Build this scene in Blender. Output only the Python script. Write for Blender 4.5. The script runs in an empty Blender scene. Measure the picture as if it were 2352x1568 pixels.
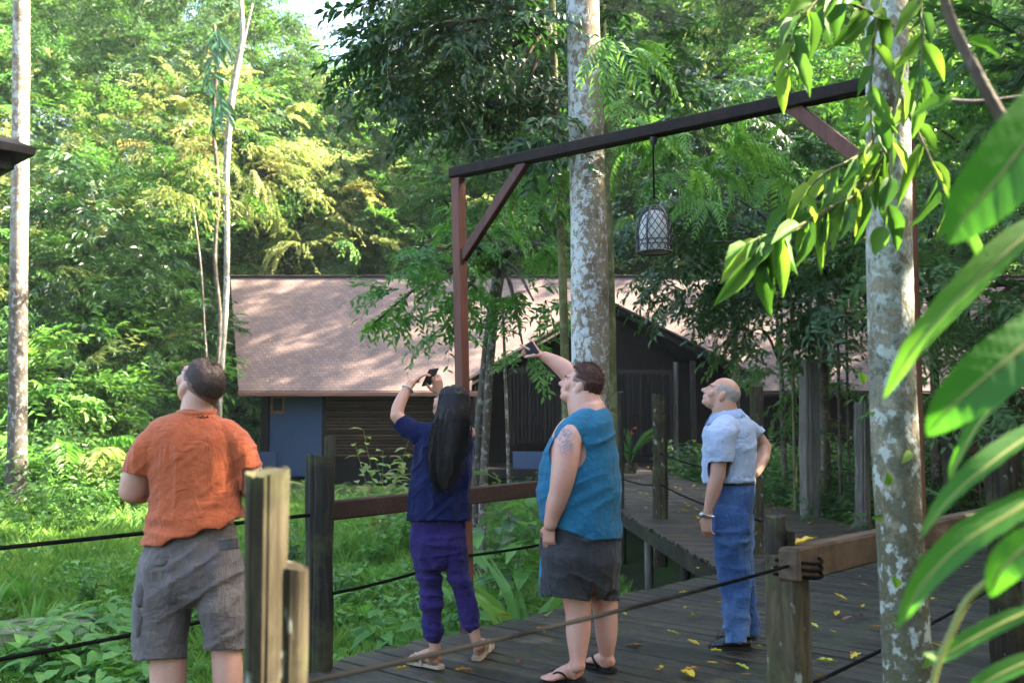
import bpy, bmesh, math, random
import numpy as np
from mathutils import Vector, Matrix

# ------------------------------------------------------------------ camera
F = 2287.0           # focal length in pixels of a 2352 x 1568 picture (35 mm lens)
CX, CY = 1176.0, 784.0
HOR = 960.0
EYE = 1.47
PITCH = math.atan((HOR - CY) / F)
sc = bpy.context.scene
cam_data = bpy.data.cameras.new('camera')
cam = bpy.data.objects.new('camera', cam_data)
sc.collection.objects.link(cam)
cam_data.sensor_width = 36.0
cam_data.lens = 35.0
cam_data.clip_start = 0.05
cam_data.clip_end = 2000.0
cam.location = (0, 0, EYE)
cam.rotation_euler = (math.pi / 2 + PITCH, 0, 0)
cam_data.dof.use_dof = True
cam_data.dof.focus_distance = 6.6
cam_data.dof.aperture_fstop = 3.2
sc.camera = cam

# ------------------------------------------------------------------ light
SUN_EL = math.radians(36.0)
SUN_AZ = math.radians(84.0)       # clockwise from +Y (straight ahead) towards +X (right)
sun_dir = Vector((math.sin(SUN_AZ) * math.cos(SUN_EL), math.cos(SUN_AZ) * math.cos(SUN_EL), math.sin(SUN_EL)))
world = bpy.data.worlds.new('World')
sc.world = world
world.use_nodes = True
wn = world.node_tree.nodes
wn.clear()
wsky = wn.new('ShaderNodeTexSky')
wsky.sky_type = 'NISHITA'
wsky.sun_disc = False
wsky.sun_elevation = SUN_EL
wsky.sun_rotation = SUN_AZ
wsky.air_density = 1.0
wsky.dust_density = 3.5
wbg = wn.new('ShaderNodeBackground')
wbg.inputs['Strength'].default_value = 0.11
wout = wn.new('ShaderNodeOutputWorld')
world.node_tree.links.new(wsky.outputs['Color'], wbg.inputs['Color'])
world.node_tree.links.new(wbg.outputs['Background'], wout.inputs['Surface'])
sun_data = bpy.data.lights.new('sun', 'SUN')
sun_data.energy = 5.0
sun_data.angle = math.radians(0.5)
sun_data.color = (1.0, 0.90, 0.72)
sun = bpy.data.objects.new('sun', sun_data)
sc.collection.objects.link(sun)
sun.rotation_euler = sun_dir.to_track_quat('Z', 'Y').to_euler()
sun.location = sun_dir * 60
vs = sc.view_settings
vs.view_transform = 'Standard'
vs.look = 'None'
vs.gamma = 1.0
vs.use_curve_mapping = False
vs.exposure = 3.6
sc.render.film_transparent = False
cy = sc.cycles
cy.use_denoising = True
cy.max_bounces = 7
cy.diffuse_bounces = 4
cy.glossy_bounces = 3
cy.transmission_bounces = 4
cy.transparent_max_bounces = 8
cy.volume_bounces = 1
cy.sample_clamp_indirect = 8.0
cy.caustics_reflective = False
cy.caustics_refractive = False

# ------------------------------------------------------------------ helpers
RNG = np.random.default_rng(11)
random.seed(5)
COL = sc.collection
_c, _s = math.cos(PITCH), math.sin(PITCH)

def at(px, py, Y):
    """world point seen at picture pixel (px, py) at distance Y in front of the camera"""
    vx = (px - CX) / F
    vz = -(py - CY) / F
    t = Y / (_c - _s * vz)
    return Vector((vx * t, Y, EYE + (_s + _c * vz) * t))

def floor_at(px, py, z=0.0):
    """point of the level z seen at pixel (px, py)"""
    vx = (px - CX) / F
    vz = -(py - CY) / F
    t = (z - EYE) / (_s + _c * vz)
    return Vector((vx * t, (_c - _s * vz) * t, z))

def to_px(P):
    """vectorised projection of an (n,3) array to picture pixels"""
    P = np.asarray(P, float)
    y = P[:, 1] * _c + (P[:, 2] - EYE) * _s
    z = -P[:, 1] * _s + (P[:, 2] - EYE) * _c
    return CX + F * P[:, 0] / y, CY - F * z / y

def tag(o, label=None, cat=None, group=None, kind=None):
    if label: o['label'] = label
    if cat: o['category'] = cat
    if group: o['group'] = group
    if kind: o['kind'] = kind
    return o

def link(o, parent=None):
    COL.objects.link(o)
    if parent is not None:
        o.parent = parent
    return o

def empty(name, loc=(0, 0, 0), rz=0.0):
    o = bpy.data.objects.new(name, None)
    o.empty_display_size = 0.1
    o.location = loc
    o.rotation_euler = (0, 0, rz)
    COL.objects.link(o)
    o['_base'] = 1
    del o['_base']
    return o

def np_mesh(name, V, Fs, rnd=None, smooth=False):
    """mesh from vertex array and a face array (n,3) or (n,4), or a list of mixed faces"""
    me = bpy.data.meshes.new(name)
    V = np.asarray(V, dtype=np.float32)
    if isinstance(Fs, np.ndarray):
        n, k = Fs.shape
        me.vertices.add(len(V))
        me.vertices.foreach_set('co', V.ravel())
        me.loops.add(n * k)
        me.loops.foreach_set('vertex_index', Fs.astype(np.int32).ravel())
        me.polygons.add(n)
        me.polygons.foreach_set('loop_start', np.arange(0, n * k, k, dtype=np.int32))
        me.update(calc_edges=True)
    else:
        me.from_pydata([tuple(map(float, v)) for v in V], [], [tuple(int(i) for i in f) for f in Fs])
        me.update()
    if rnd is not None:
        a = me.attributes.new('rnd', 'FLOAT', 'POINT')
        a.data.foreach_set('value', np.asarray(rnd, dtype=np.float32))
    me.polygons.foreach_set('use_smooth', np.full(len(me.polygons), bool(smooth)))
    return me

def obj(name, me, mat, parent=None, loc=None):
    """link a mesh as one object; vertices are given in world space unless loc is set"""
    o = bpy.data.objects.new(name, me)
    if mat is not None and len(me.materials) == 0:
        for m in (mat if isinstance(mat, (list, tuple)) else [mat]):
            me.materials.append(m)
    COL.objects.link(o)
    if loc is not None:
        o.location = loc
    if parent is not None:
        o.parent = parent
        if loc is None:
            o.matrix_parent_inverse = parent_world(parent).inverted()
    return o

def parent_world(p):
    m = Matrix.LocRotScale(p.location, p.rotation_euler, p.scale)
    if p.parent is not None:
        return parent_world(p.parent) @ p.matrix_parent_inverse @ m
    return m

def box_vf(c, u, v, w):
    """box: centre c and three half-axis vectors"""
    c, u, v, w = (np.asarray(a, float) for a in (c, u, v, w))
    V = np.array([c + a * u + b * v + d * w for d in (-1, 1) for b in (-1, 1) for a in (-1, 1)])
    Fq = [(0, 2, 3, 1), (4, 5, 7, 6), (0, 1, 5, 4), (2, 6, 7, 3), (0, 4, 6, 2), (1, 3, 7, 5)]
    return V, Fq

def bevel_mesh(name, V, Fq, w=0.006, seg=1, jitter=0.0):
    bm = bmesh.new()
    vs_ = [bm.verts.new(tuple(map(float, p))) for p in V]
    for f in Fq:
        bm.faces.new([vs_[i] for i in f])
    bmesh.ops.recalc_face_normals(bm, faces=bm.faces)
    if w > 0:
        bmesh.ops.bevel(bm, geom=list(bm.edges), offset=w, segments=seg, affect='EDGES', profile=0.6)
    if jitter:
        for v in bm.verts:
            v.co += Vector((random.uniform(-1, 1), random.uniform(-1, 1), random.uniform(-1, 1))) * jitter
    me = bpy.data.meshes.new(name)
    bm.to_mesh(me)
    bm.free()
    return me

def beam_mesh(name, a, b, w, h, up=(0, 0, 1), bev=0.006, jitter=0.0, sub=0):
    """rectangular timber from a to b, w wide (sideways) and h tall"""
    a, b = Vector(a), Vector(b)
    d = (b - a)
    t = d.normalized()
    up = Vector(up)
    side = t.cross(up)
    if side.length < 1e-4:
        side = Vector((1, 0, 0))
    side.normalize()
    upv = side.cross(t)
    V, Fq = box_vf((a + b) / 2, d / 2, side * w / 2, upv * h / 2)
    return bevel_mesh(name, V, Fq, bev, 1, jitter)

def catmull(P, n):
    """subdivide the rows of P (k,m) smoothly, n steps per span"""
    P = np.asarray(P, float)
    if len(P) < 3 or n <= 1:
        if n <= 1:
            return P
        t = np.linspace(0, 1, n * (len(P) - 1) + 1)[:, None]
        return P[0] * (1 - t) + P[-1] * t
    ext = np.vstack([2 * P[0] - P[1], P, 2 * P[-1] - P[-2]])
    out = []
    for i in range(1, len(ext) - 2):
        p0, p1, p2, p3 = ext[i - 1:i + 3]
        for k in range(n):
            t = k / n
            out.append(0.5 * (2 * p1 + (p2 - p0) * t + (2 * p0 - 5 * p1 + 4 * p2 - p3) * t * t + (3 * p1 - p0 - 3 * p2 + p3) * t ** 3))
    out.append(P[-1])
    return np.array(out)

def tube_vf(C, ra, rb=None, n=14, ref=(0, 1, 0), cap=True):
    """tube round a centre line C (k,3) with radii ra (sideways) and rb (along ref)"""
    C = np.asarray(C, float)
    k = len(C)
    ra = np.broadcast_to(np.asarray(ra, float), (k,))
    rb = ra if rb is None else np.broadcast_to(np.asarray(rb, float), (k,))
    T = np.gradient(C, axis=0)
    T /= np.linalg.norm(T, axis=1)[:, None] + 1e-12
    ref = np.asarray(ref, float)
    A = np.cross(T, ref)
    ln = np.linalg.norm(A, axis=1)
    bad = ln < 0.25
    if bad.any():
        A2 = np.cross(T, np.array([1.0, 0, 0]) if abs(ref[0]) < .5 else np.array([0, 0, 1.0]))
        if not bad.all():
            good = A[~bad].mean(0)
            sgn = np.sign((A2 * good).sum(1)); sgn[sgn == 0] = 1
            A2 = A2 * sgn[:, None]
        A[bad] = A2[bad]
    A /= np.linalg.norm(A, axis=1)[:, None] + 1e-12
    B = np.cross(A, T)
    B /= np.linalg.norm(B, axis=1)[:, None] + 1e-12
    if cap:     # rounded ends
        def ends(i, sg):
            r = min(ra[i], rb[i])
            return [(C[i] + sg * T[i] * r * math.sin(q) * 0.8, ra[i] * math.cos(q), rb[i] * math.cos(q), A[i], B[i]) for q in (0.5, 0.95, 1.3)]
        e0, e1 = ends(0, -1)[::-1], ends(k - 1, 1)
        C2 = np.vstack([[e[0] for e in e0], C, [e[0] for e in e1]])
        ra = np.concatenate([[e[1] for e in e0], ra, [e[1] for e in e1]])
        rb = np.concatenate([[e[2] for e in e0], rb, [e[2] for e in e1]])
        A = np.vstack([[e[3] for e in e0], A, [e[3] for e in e1]])
        B = np.vstack([[e[4] for e in e0], B, [e[4] for e in e1]])
        C = C2
        k = len(C)
    th = np.linspace(0, 2 * math.pi, n, endpoint=False)
    V = C[:, None, :] + A[:, None, :] * (np.cos(th)[None, :, None] * ra[:, None, None]) + B[:, None, :] * (np.sin(th)[None, :, None] * rb[:, None, None])
    V = V.reshape(-1, 3)
    i = np.arange(k - 1)[:, None] * n
    j = np.arange(n)[None, :]
    j2 = (j + 1) % n
    Q = np.stack([i + j, i + j2, i + n + j2, i + n + j], -1).reshape(-1, 4)
    Fl = [tuple(q) for q in Q]
    if cap:
        Fl.append(tuple(range(n))[::-1])
        Fl.append(tuple((k - 1) * n + q for q in range(n)))
    return V, Fl

def join_vf(parts):
    Vs, Fs, o = [], [], 0
    for V, Fl in parts:
        Vs.append(np.asarray(V, float))
        Fs += [tuple(int(i) + o for i in f) for f in Fl]
        o += len(V)
    return np.vstack(Vs), Fs

# ------------------------------------------------------------------ materials
class N:
    def __init__(self, name):
        self.m = bpy.data.materials.new(name)
        self.m.use_nodes = True
        self.t = self.m.node_tree
        self.t.nodes.clear()
        self.out = self.t.nodes.new('ShaderNodeOutputMaterial')
    def n(self, kind, **kw):
        nd = self.t.nodes.new('ShaderNode' + kind)
        for k, v in kw.items():
            if k in nd.bl_rna.properties:
                setattr(nd, k, v)
            else:
                nd.inputs[k.replace('_', ' ')].default_value = v
        return nd
    def l(self, a, b):
        self.t.links.new(a, b)
    def coord(self, which='Object', scale=(1, 1, 1), rot=(0, 0, 0)):
        tc = self.n('TexCoord')
        mp = self.n('Mapping')
        mp.inputs['Scale'].default_value = scale
        mp.inputs['Rotation'].default_value = rot
        self.l(tc.outputs[which], mp.inputs['Vector'])
        return mp.outputs['Vector']
    def noise(self, vec, scale=5.0, detail=4.0, rough=0.6, dist=0.0):
        nd = self.n('TexNoise')
        nd.inputs['Scale'].default_value = scale
        nd.inputs['Detail'].default_value = detail
        nd.inputs['Roughness'].default_value = rough
        nd.inputs['Distortion'].default_value = dist
        if vec is not None:
            self.l(vec, nd.inputs['Vector'])
        return nd.outputs['Fac']
    def ramp(self, fac, stops, interp='LINEAR'):
        r = self.n('ValToRGB')
        cr = r.color_ramp
        cr.interpolation = interp
        while len(cr.elements) < len(stops):
            cr.elements.new(0.5)
        for e, (p, c) in zip(cr.elements, stops):
            e.position = p
            e.color = (c[0], c[1], c[2], 1) if len(c) == 3 else c
        self.l(fac, r.inputs['Fac'])
        return r.outputs['Color']
    def mix(self, fac, a, b, mode='MIX'):
        mx = self.n('MixRGB')
        mx.blend_type = mode
        for sock, v in ((mx.inputs['Fac'], fac), (mx.inputs['Color1'], a), (mx.inputs['Color2'], b)):
            if isinstance(v, (int, float)):
                sock.default_value = v
            elif isinstance(v, tuple):
                sock.default_value = (v[0], v[1], v[2], 1)
            else:
                self.l(v, sock)
        return mx.outputs['Color']
    def math(self, op, a, b=None):
        md = self.n('Math')
        md.operation = op
        for sock, v in zip(md.inputs, (a, b)):
            if v is None:
                continue
            if isinstance(v, (int, float)):
                sock.default_value = v
            else:
                self.l(v, sock)
        return md.outputs[0]
    def bsdf(self, col, rough=0.7, spec=0.4, bump=None, bump_s=0.3, bump_d=0.02, sheen=0.0, sss=0.0, **kw):
        b = self.n('BsdfPrincipled')
        for sock, v in ((b.inputs['Base Color'], col), (b.inputs['Roughness'], rough)):
            if isinstance(v, (int, float)):
                sock.default_value = v
            elif isinstance(v, tuple):
                sock.default_value = (v[0], v[1], v[2], 1)
            else:
                self.l(v, sock)
        b.inputs['Specular IOR Level'].default_value = spec
        if sheen:
            b.inputs['Sheen Weight'].default_value = sheen
        if sss:
            b.inputs['Subsurface Weight'].default_value = sss
            b.inputs['Subsurface Radius'].default_value = (0.012, 0.005, 0.003)
            b.inputs['Subsurface Scale'].default_value = 1.0
        for k, v in kw.items():
            b.inputs[k.replace('_', ' ')].default_value = v
        if bump is not None:
            bp = self.n('Bump')
            bp.inputs['Strength'].default_value = bump_s
            bp.inputs['Distance'].default_value = bump_d
            self.l(bump, bp.inputs['Height'])
            self.l(bp.outputs['Normal'], b.inputs['Normal'])
        self.l(b.outputs[0], self.out.inputs['Surface'])
        return b

def rand_obj(m):
    return m.n('ObjectInfo').outputs['Random']

def wood_mat(name, dark, mid, light, rough=0.75, grain=(1, 14, 14), scale=3.0, moss=None, spec=0.35, lichen=False, wet=False):
    m = N(name)
    tc = m.n('TexCoord')
    mp = m.n('Mapping')
    mp.inputs['Scale'].default_value = grain
    rn = rand_obj(m)
    off = m.n('CombineXYZ')
    m.l(m.math('MULTIPLY', rn, 37.0), off.inputs[0]); m.l(m.math('MULTIPLY', rn, 91.0), off.inputs[1]); m.l(m.math('MULTIPLY', rn, 53.0), off.inputs[2])
    m.l(tc.outputs['Object'], mp.inputs['Vector'])
    m.l(off.outputs[0], mp.inputs['Location'])
    v = mp.outputs['Vector']
    g = m.noise(v, scale, 6, 0.65, 0.6)
    big = m.noise(m.coord('Object'), 1.7, 3, 0.6)
    c = m.ramp(g, [(0.25, dark), (0.5, mid), (0.78, light)])
    c = m.mix(m.math('MULTIPLY', big, 0.55), c, dark)
    hsv = m.n('HueSaturation')
    m.l(c, hsv.inputs['Color'])
    m.l(m.math('ADD', m.math('MULTIPLY', rn, 0.9), 0.5), hsv.inputs['Value'])
    c = hsv.outputs['Color']
    if moss:
        f = m.ramp(m.noise(m.coord('Object'), 3.2, 5, 0.7), [(0.5, (0, 0, 0)), (0.66, (1, 1, 1))])
        c = m.mix(f, c, moss)
    if lichen:
        f = m.ramp(m.noise(m.coord('Object', (1, 1, .5)), 17, 3, .5), [(.64, (0, 0, 0)), (.70, (1, 1, 1))])
        c = m.mix(m.math('MULTIPLY', f, .7), c, (.30, .31, .25))
    r = rough
    if wet:
        r = m.ramp(m.noise(m.coord('Object'), 2.0, 3, 0.6), [(0.35, (0.30,) * 3), (0.65, (rough,) * 3)])
    m.bsdf(c, r, spec, bump=g, bump_s=0.5, bump_d=0.006)
    return m.m

def leaf_mat(name, cols, trans=0.35, rough=0.45, spec=0.35, tcol=None, vary=0.5, vein=False, inst=True):
    """leaf: colour from the per-leaf value rnd and the object / instance random"""
    m = N(name)
    a = m.n('Attribute')
    a.attribute_name = 'rnd'
    f = a.outputs['Fac']
    if inst:
        f = m.math('ADD', m.math('MULTIPLY', f, 1 - vary), m.math('MULTIPLY', rand_obj(m), vary))
    k = len(cols)
    c = m.ramp(f, [(i / max(1, k - 1), cc) for i, cc in enumerate(cols)])
    b = m.n('BsdfPrincipled')
    m.l(c, b.inputs['Base Color'])
    b.inputs['Roughness'].default_value = rough
    b.inputs['Specular IOR Level'].default_value = spec
    t = m.n('BsdfTranslucent')
    tc = m.mix(1.0, c, tcol or (1.4, 1.45, 0.72), 'MULTIPLY')
    m.l(tc, t.inputs['Color'])
    mx = m.n('MixShader')
    mx.inputs[0].default_value = trans
    m.l(b.outputs[0], mx.inputs[1])
    m.l(t.outputs[0], mx.inputs[2])
    m.l(mx.outputs[0], m.out.inputs['Surface'])
    return m.m

def plain_mat(name, col, rough=0.6, spec=0.4, nscale=20.0, namp=0.25, **kw):
    m = N(name)
    nz = m.noise(m.coord('Object'), nscale, 4, 0.6)
    c = m.mix(m.math('MULTIPLY', nz, namp * 2), col, tuple(x * 0.5 for x in col))
    m.bsdf(c, rough, spec, bump=nz, bump_s=0.15, bump_d=0.004, **kw)
    return m.m

M = {}
M['plank'] = wood_mat('weathered_plank', (0.012, 0.0095, 0.0068), (0.039, 0.032, 0.023), (0.094, 0.079, 0.060), 0.72, (0.9, 22, 8), 2.2, (0.035, 0.040, 0.016), 0.3, wet=True)
M['plank_brown'] = wood_mat('brown_plank', (0.020, 0.014, 0.010), (0.055, 0.038, 0.027), (0.11, 0.082, 0.062), 0.62, (0.9, 22, 8), 2.2, None, 0.5, wet=True)
M['post'] = wood_mat('old_post', (0.014, 0.011, 0.007), (0.056, 0.043, 0.023), (0.125, 0.098, 0.056), 0.85, (8, 8, 1.5), 3.0, (0.06, 0.062, 0.022), 0.2, lichen=True)
M['post_grey'] = wood_mat('grey_post', (0.035, 0.03, 0.024), (0.12, 0.105, 0.088), (0.24, 0.22, 0.19), 0.85, (11, 11, 0.8), 3.0, None, 0.25)
M['post_dark'] = wood_mat('dark_post', (0.012, 0.010, 0.008), (0.04, 0.033, 0.024), (0.12, 0.10, 0.075), 0.8, (11, 11, 0.8), 3.0, (0.05, 0.055, 0.02), 0.25)
M['rail'] = wood_mat('rail_wood', (0.022, 0.009, 0.006), (0.07, 0.030, 0.020), (0.13, 0.075, 0.055), 0.7, (1.2, 16, 16), 2.5, None, 0.3)
M['rail_brown'] = wood_mat('rail_brown_wood', (0.035, 0.020, 0.010), (0.11, 0.066, 0.036), (0.20, 0.14, 0.085), 0.75, (2.0, 10, 10), 2.0, None, 0.3)
M['red_wood'] = wood_mat('red_hardwood', (0.030, 0.009, 0.005), (0.10, 0.027, 0.014), (0.17, 0.052, 0.027), 0.6, (10, 10, 1.0), 2.0, None, 0.35)
M['beam_wood'] = wood_mat('dark_beam_wood', (0.009, 0.006, 0.005), (0.026, 0.015, 0.011), (0.06, 0.033, 0.024), 0.75, (6, 6, 6), 2.0, None, 0.2)
M['rope'] = plain_mat('black_rope', (0.005, 0.005, 0.005), 0.95, 0.05, 60)
M['black'] = plain_mat('black_plastic', (0.008, 0.008, 0.009), 0.6, 0.2, 60, 0.1)
M['iron'] = plain_mat('dark_iron', (0.015, 0.016, 0.018), 0.45, 0.5, 60, 0.2)

# ------------------------------------------------------------------ ground
U = Vector((0.669, 0.743, 0.0)).normalized()      # along the boardwalk, away to the right
NN = Vector((U.y, -U.x, 0.0))                     # across it, towards the camera
BACK, NEAR = -4.97, -1.84                         # the two long edges of the boardwalk, measured along NN

def sstep(a, b, x):
    t = np.clip((x - a) / (b - a), 0, 1)
    return t * t * (3 - 2 * t)

def ground_z(x, y):
    x = np.asarray(x, float); y = np.asarray(y, float)
    w = x * NN.x + y * NN.y
    z = -0.62 + 0 * x
    z = z + 0.47 * sstep(-2.6, -1.2, w)                                  # bank on which the photographer stands
    z = z + 0.50 * sstep(11, 22, y) * sstep(-4.0, -10.0, x)                # clearing rises to the left
    z = z + 5.0 * sstep(26, 60, y) * sstep(-6, -22, x)
    z = z - 0.45 * sstep(-.6, .8, x) * sstep(3.2, 2.0, x) * sstep(8.6, 10, y) * sstep(19, 15, y)
    z = z + 24 * sstep(50, 115, y)
    z = z + 0.05 * np.sin(x * 1.9 + 0.7) * np.cos(y * 1.3) + 0.03 * np.sin(x * 4.1 + y * 3.3)
    return z

gx = np.unique(np.concatenate([np.linspace(-400, -40, 19), np.linspace(-40, 40, 161), np.linspace(40, 400, 19)]))
gy = np.unique(np.concatenate([np.linspace(-200, -6, 12), np.linspace(-6, 60, 133), np.linspace(60, 500, 23)]))
GX, GY = np.meshgrid(gx, gy)
GZ = ground_z(GX, GY)
gv = np.stack([GX.ravel(), GY.ravel(), GZ.ravel()], 1)
nx_ = len(gx)
ii, jj = np.meshgrid(np.arange(len(gy) - 1), np.arange(nx_ - 1), indexing='ij')
q0 = (ii * nx_ + jj).ravel()
gq = np.stack([q0, q0 + 1, q0 + nx_ + 1, q0 + nx_], 1)
m = N('forest_floor')
vec = m.coord('Object')
n1 = m.noise(vec, 0.9, 6, 0.65)
n2 = m.noise(vec, 14.0, 5, 0.7)
c = m.ramp(n1, [(0.3, (0.030, 0.022, 0.014)), (0.46, (0.045, 0.050, 0.018)), (0.6, (0.045, 0.085, 0.018)), (0.8, (0.07, 0.12, 0.03))])
c = m.mix(m.math('MULTIPLY', n2, 0.7), c, (0.022, 0.024, 0.012))
m.bsdf(c, 0.95, 0.15, bump=n2, bump_s=0.8, bump_d=0.05)
ground = obj('ground', np_mesh('ground', gv, gq, smooth=True), m.m)
tag(ground, 'dark soil and low green growth of the forest clearing', 'ground', kind='structure')

# ------------------------------------------------------------------ boardwalk with single planks
def edge_pt(s, w, z=0.0):
    return U * s + NN * w + Vector((0, 0, z))

boardwalk = empty('boardwalk', edge_pt(2, -3.4))
tag(boardwalk, 'dark weathered timber boardwalk on which the four people stand', 'boardwalk', kind='structure')
deck_rot = math.atan2(NN.y, NN.x)
plank_meshes = []
for k in range(5):
    L = NEAR - BACK
    V, Fq = [], []
    nseg = 3
    V, Fq = box_vf((0, 0, -0.02), (L / 2, 0, 0), (0, 0.0695 - 0.0015 * k, 0), (0, 0, 0.02))
    me = bevel_mesh('plank', V, Fq, 0.006, 1, 0.0015)
    me.materials.append(M['plank'])
    plank_meshes.append(me)
s = -3.2
k = 0
rs = random.Random(3)
while s < 27:
    o = bpy.data.objects.new('plank', plank_meshes[k % 5])
    jit = rs.uniform(-0.035, 0.035)
    o.location = edge_pt(s, (BACK + NEAR) / 2 + jit, rs.uniform(-0.004, 0.003)) - boardwalk.location
    o.rotation_euler = (rs.uniform(-0.012, 0.012), rs.uniform(-0.001, 0.001), deck_rot + rs.uniform(-0.003, 0.003))
    link(o, boardwalk)
    s += 0.150
    k += 1
for w in (BACK + 0.12, (BACK + NEAR) / 2, NEAR - 0.12):
    obj('joist', beam_mesh('joist', edge_pt(-3.2, w, -0.15), edge_pt(27, w, -0.15), 0.10, 0.20, bev=0), M['post_dark'], boardwalk)
s = -2.6
while s < 27:
    for w in (BACK + 0.1, NEAR - 0.1):
        p = edge_pt(s, w)
        gz = float(ground_z(p.x, p.y)) - 0.2
        if gz < -0.3:
            V, Fl = tube_vf([(p.x, p.y, gz), (p.x, p.y, -0.24)], 0.085, n=10, cap=False)
            obj('support_post', np_mesh('support_post', V, Fl, smooth=True), M['post_dark'], boardwalk)
    s += 2.4

# side walkway that leads to the house
walk = empty('side_walkway', (3.3, 14, 0))
tag(walk, 'narrower brown plank walkway leading to the house porch', 'walkway', kind='structure')
WDX = -0.05
def wl(y): return 2.05 + WDX * (y - 9.7)
def wr(y): return 4.75 + WDX * (y - 12.6)
def diag(y): return (-NN.y * y + BACK + 0.0) / NN.x      # x on the back edge of the boardwalk
y = 9.72
k = 0
while y < 33.0:
    xl, xr = wl(y) + rs.uniform(-.03, .03), wr(y) + rs.uniform(-.03, .03)
    h = 0.0705
    def xr_at(yy): return min(xr, diag(yy) - 0.02)
    a0, a1 = y - h, y + h
    if xr_at(a1) - xl > 0.12:
        z0 = rs.uniform(-0.004, 0.004)
        r0 = max(xl + 0.02, xr_at(a0))
        r1 = max(xl + 0.05, xr_at(a1))
        V = [(xl, a0, -0.04), (r0, a0, -0.04), (xl, a1, -0.04), (r1, a1, -0.04), (xl, a0, z0), (r0, a0, z0), (xl, a1, z0), (r1, a1, z0)]
        Fq = [(0, 2, 3, 1), (4, 5, 7, 6), (0, 1, 5, 4), (2, 6, 7, 3), (0, 4, 6, 2), (1, 3, 7, 5)]
        obj('plank', bevel_mesh('plank', V, Fq, 0.005, 1), M['plank_brown'], walk)
    y += 0.148
    k += 1
for fx, y0, y1 in ((lambda q: wl(q) + 0.06, 9.9, 33), (lambda q: wr(q) - 0.06, 13.2, 33), (lambda q: (wl(q) + wr(q)) / 2, 11.8, 33)):
    obj('joist', beam_mesh('joist', (fx(y0), y0, -0.14), (fx(y1), y1, -0.14), 0.09, 0.19, bev=0), M['post_dark'], walk)
for px, py0, w in ((1464, 1330, 14), (1552, 1310, 20), (1500, 1200, 12), (1625, 1300, 14)):
    Yp = {1464: 14.2, 1552: 11.9, 1500: 16.5, 1625: 10.4}[px]
    xx = wl(Yp) + 0.1
    V, Fl = tube_vf([(xx, Yp, float(ground_z(xx, Yp)) - .2), (xx, Yp, -0.22)], 0.06, n=10, cap=False)
    obj('support_post', np_mesh('support_post', V, Fl, smooth=True), M['post_grey'] if px == 1464 else M['post_dark'], walk)
for Yp in (13.8, 16.5, 19.5, 23, 27, 31):
    xx = wr(Yp) - 0.1
    V, Fl = tube_vf([(xx, Yp, float(ground_z(xx, Yp)) - .2), (xx, Yp, -0.22)], 0.07, n=10, cap=False)
    obj('support_post', np_mesh('support_post', V, Fl, smooth=True), M['post_dark'], walk)

# ------------------------------------------------------------------ posts, rails, ropes
def rough_post_mesh(base, top, r, seed=0, notch=None, split=True, square=0.35, lean=(0, 0)):
    """hand-hewn post: irregular section, lengthwise cracks, worn top; notch = (height, side angle, depth)"""
    rg = np.random.default_rng(seed)
    nz, n = 30, 44
    base, top = np.asarray(base, float), np.asarray(top, float)
    th = np.linspace(0, 2 * math.pi, n, endpoint=False)
    ph = rg.uniform(0, 6.28, 6)
    sq = 1.0 / np.maximum(np.abs(np.cos(th + ph[5])), np.abs(np.sin(th + ph[5])))
    prof = (1 - square) + square * np.minimum(sq, 1.3)
    prof = prof * (1 + 0.05 * np.sin(3 * th + ph[0]) + 0.03 * np.sin(5 * th + ph[1]))
    prof = prof * (1 + .014 * rg.normal(0, 1, n))          # worn grain along the post
    for _ in range(6):                                   # cracks
        if split:
            i = rg.integers(0, n)
            prof[i] *= 0.93
    V = []
    ts = np.linspace(0, 1, nz)
    for t in ts:
        c = base * (1 - t) + top * t
        rr = r * prof * (1 + 0.05 * np.sin(9 * t + ph[2]) + 0.035 * np.sin(23 * t + ph[3] + th * 2))
        if notch:
            hgt, ang, dep = notch
            zz = c[2]
            if zz > hgt:
                d = np.cos(th - ang)
                lim = r * (1 - dep)
                cut = np.where(d > 0.05, lim / np.maximum(d, 0.05), 9)
                rr = np.minimum(rr, cut)
        V.append(np.stack([c[0] + rr * np.cos(th), c[1] + rr * np.sin(th), np.full(n, c[2]) + (0.18 * r * np.sin(th + ph[4]) + 0.10 * r * rg.uniform(-1, 1, n)) * (t > 0.99)], 1))
    V = np.vstack(V)
    Fl = []
    for i in range(nz - 1):
        for j in range(n):
            Fl.append((i * n + j, i * n + (j + 1) % n, (i + 1) * n + (j + 1) % n, (i + 1) * n + j))
    Fl.append(tuple((nz - 1) * n + q for q in range(n)))
    me = np_mesh('post', V, Fl)
    return me

def rope_mesh(pts, r=0.011, sag=0.03, n=8):
    P = []
    for a, b in zip(pts[:-1], pts[1:]):
        a, b = np.asarray(a, float), np.asarray(b, float)
        for t in np.linspace(0, 1, 14, endpoint=False):
            p = a * (1 - t) + b * t
            p[2] -= sag * 4 * t * (1 - t)
            P.append(p)
    P.append(np.asarray(pts[-1], float))
    V, Fl = tube_vf(np.array(P), r, n=n, ref=(0, 0, 1), cap=True)
    return np_mesh('rope', V, Fl, smooth=True)

def on_edge(px, w):
    """point on the line NN.p = w seen in the picture column px"""
    k = (px - CX) / F
    Y = w / (NN.x * k + NN.y)
    return Vector((k * Y, Y, 0))

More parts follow.
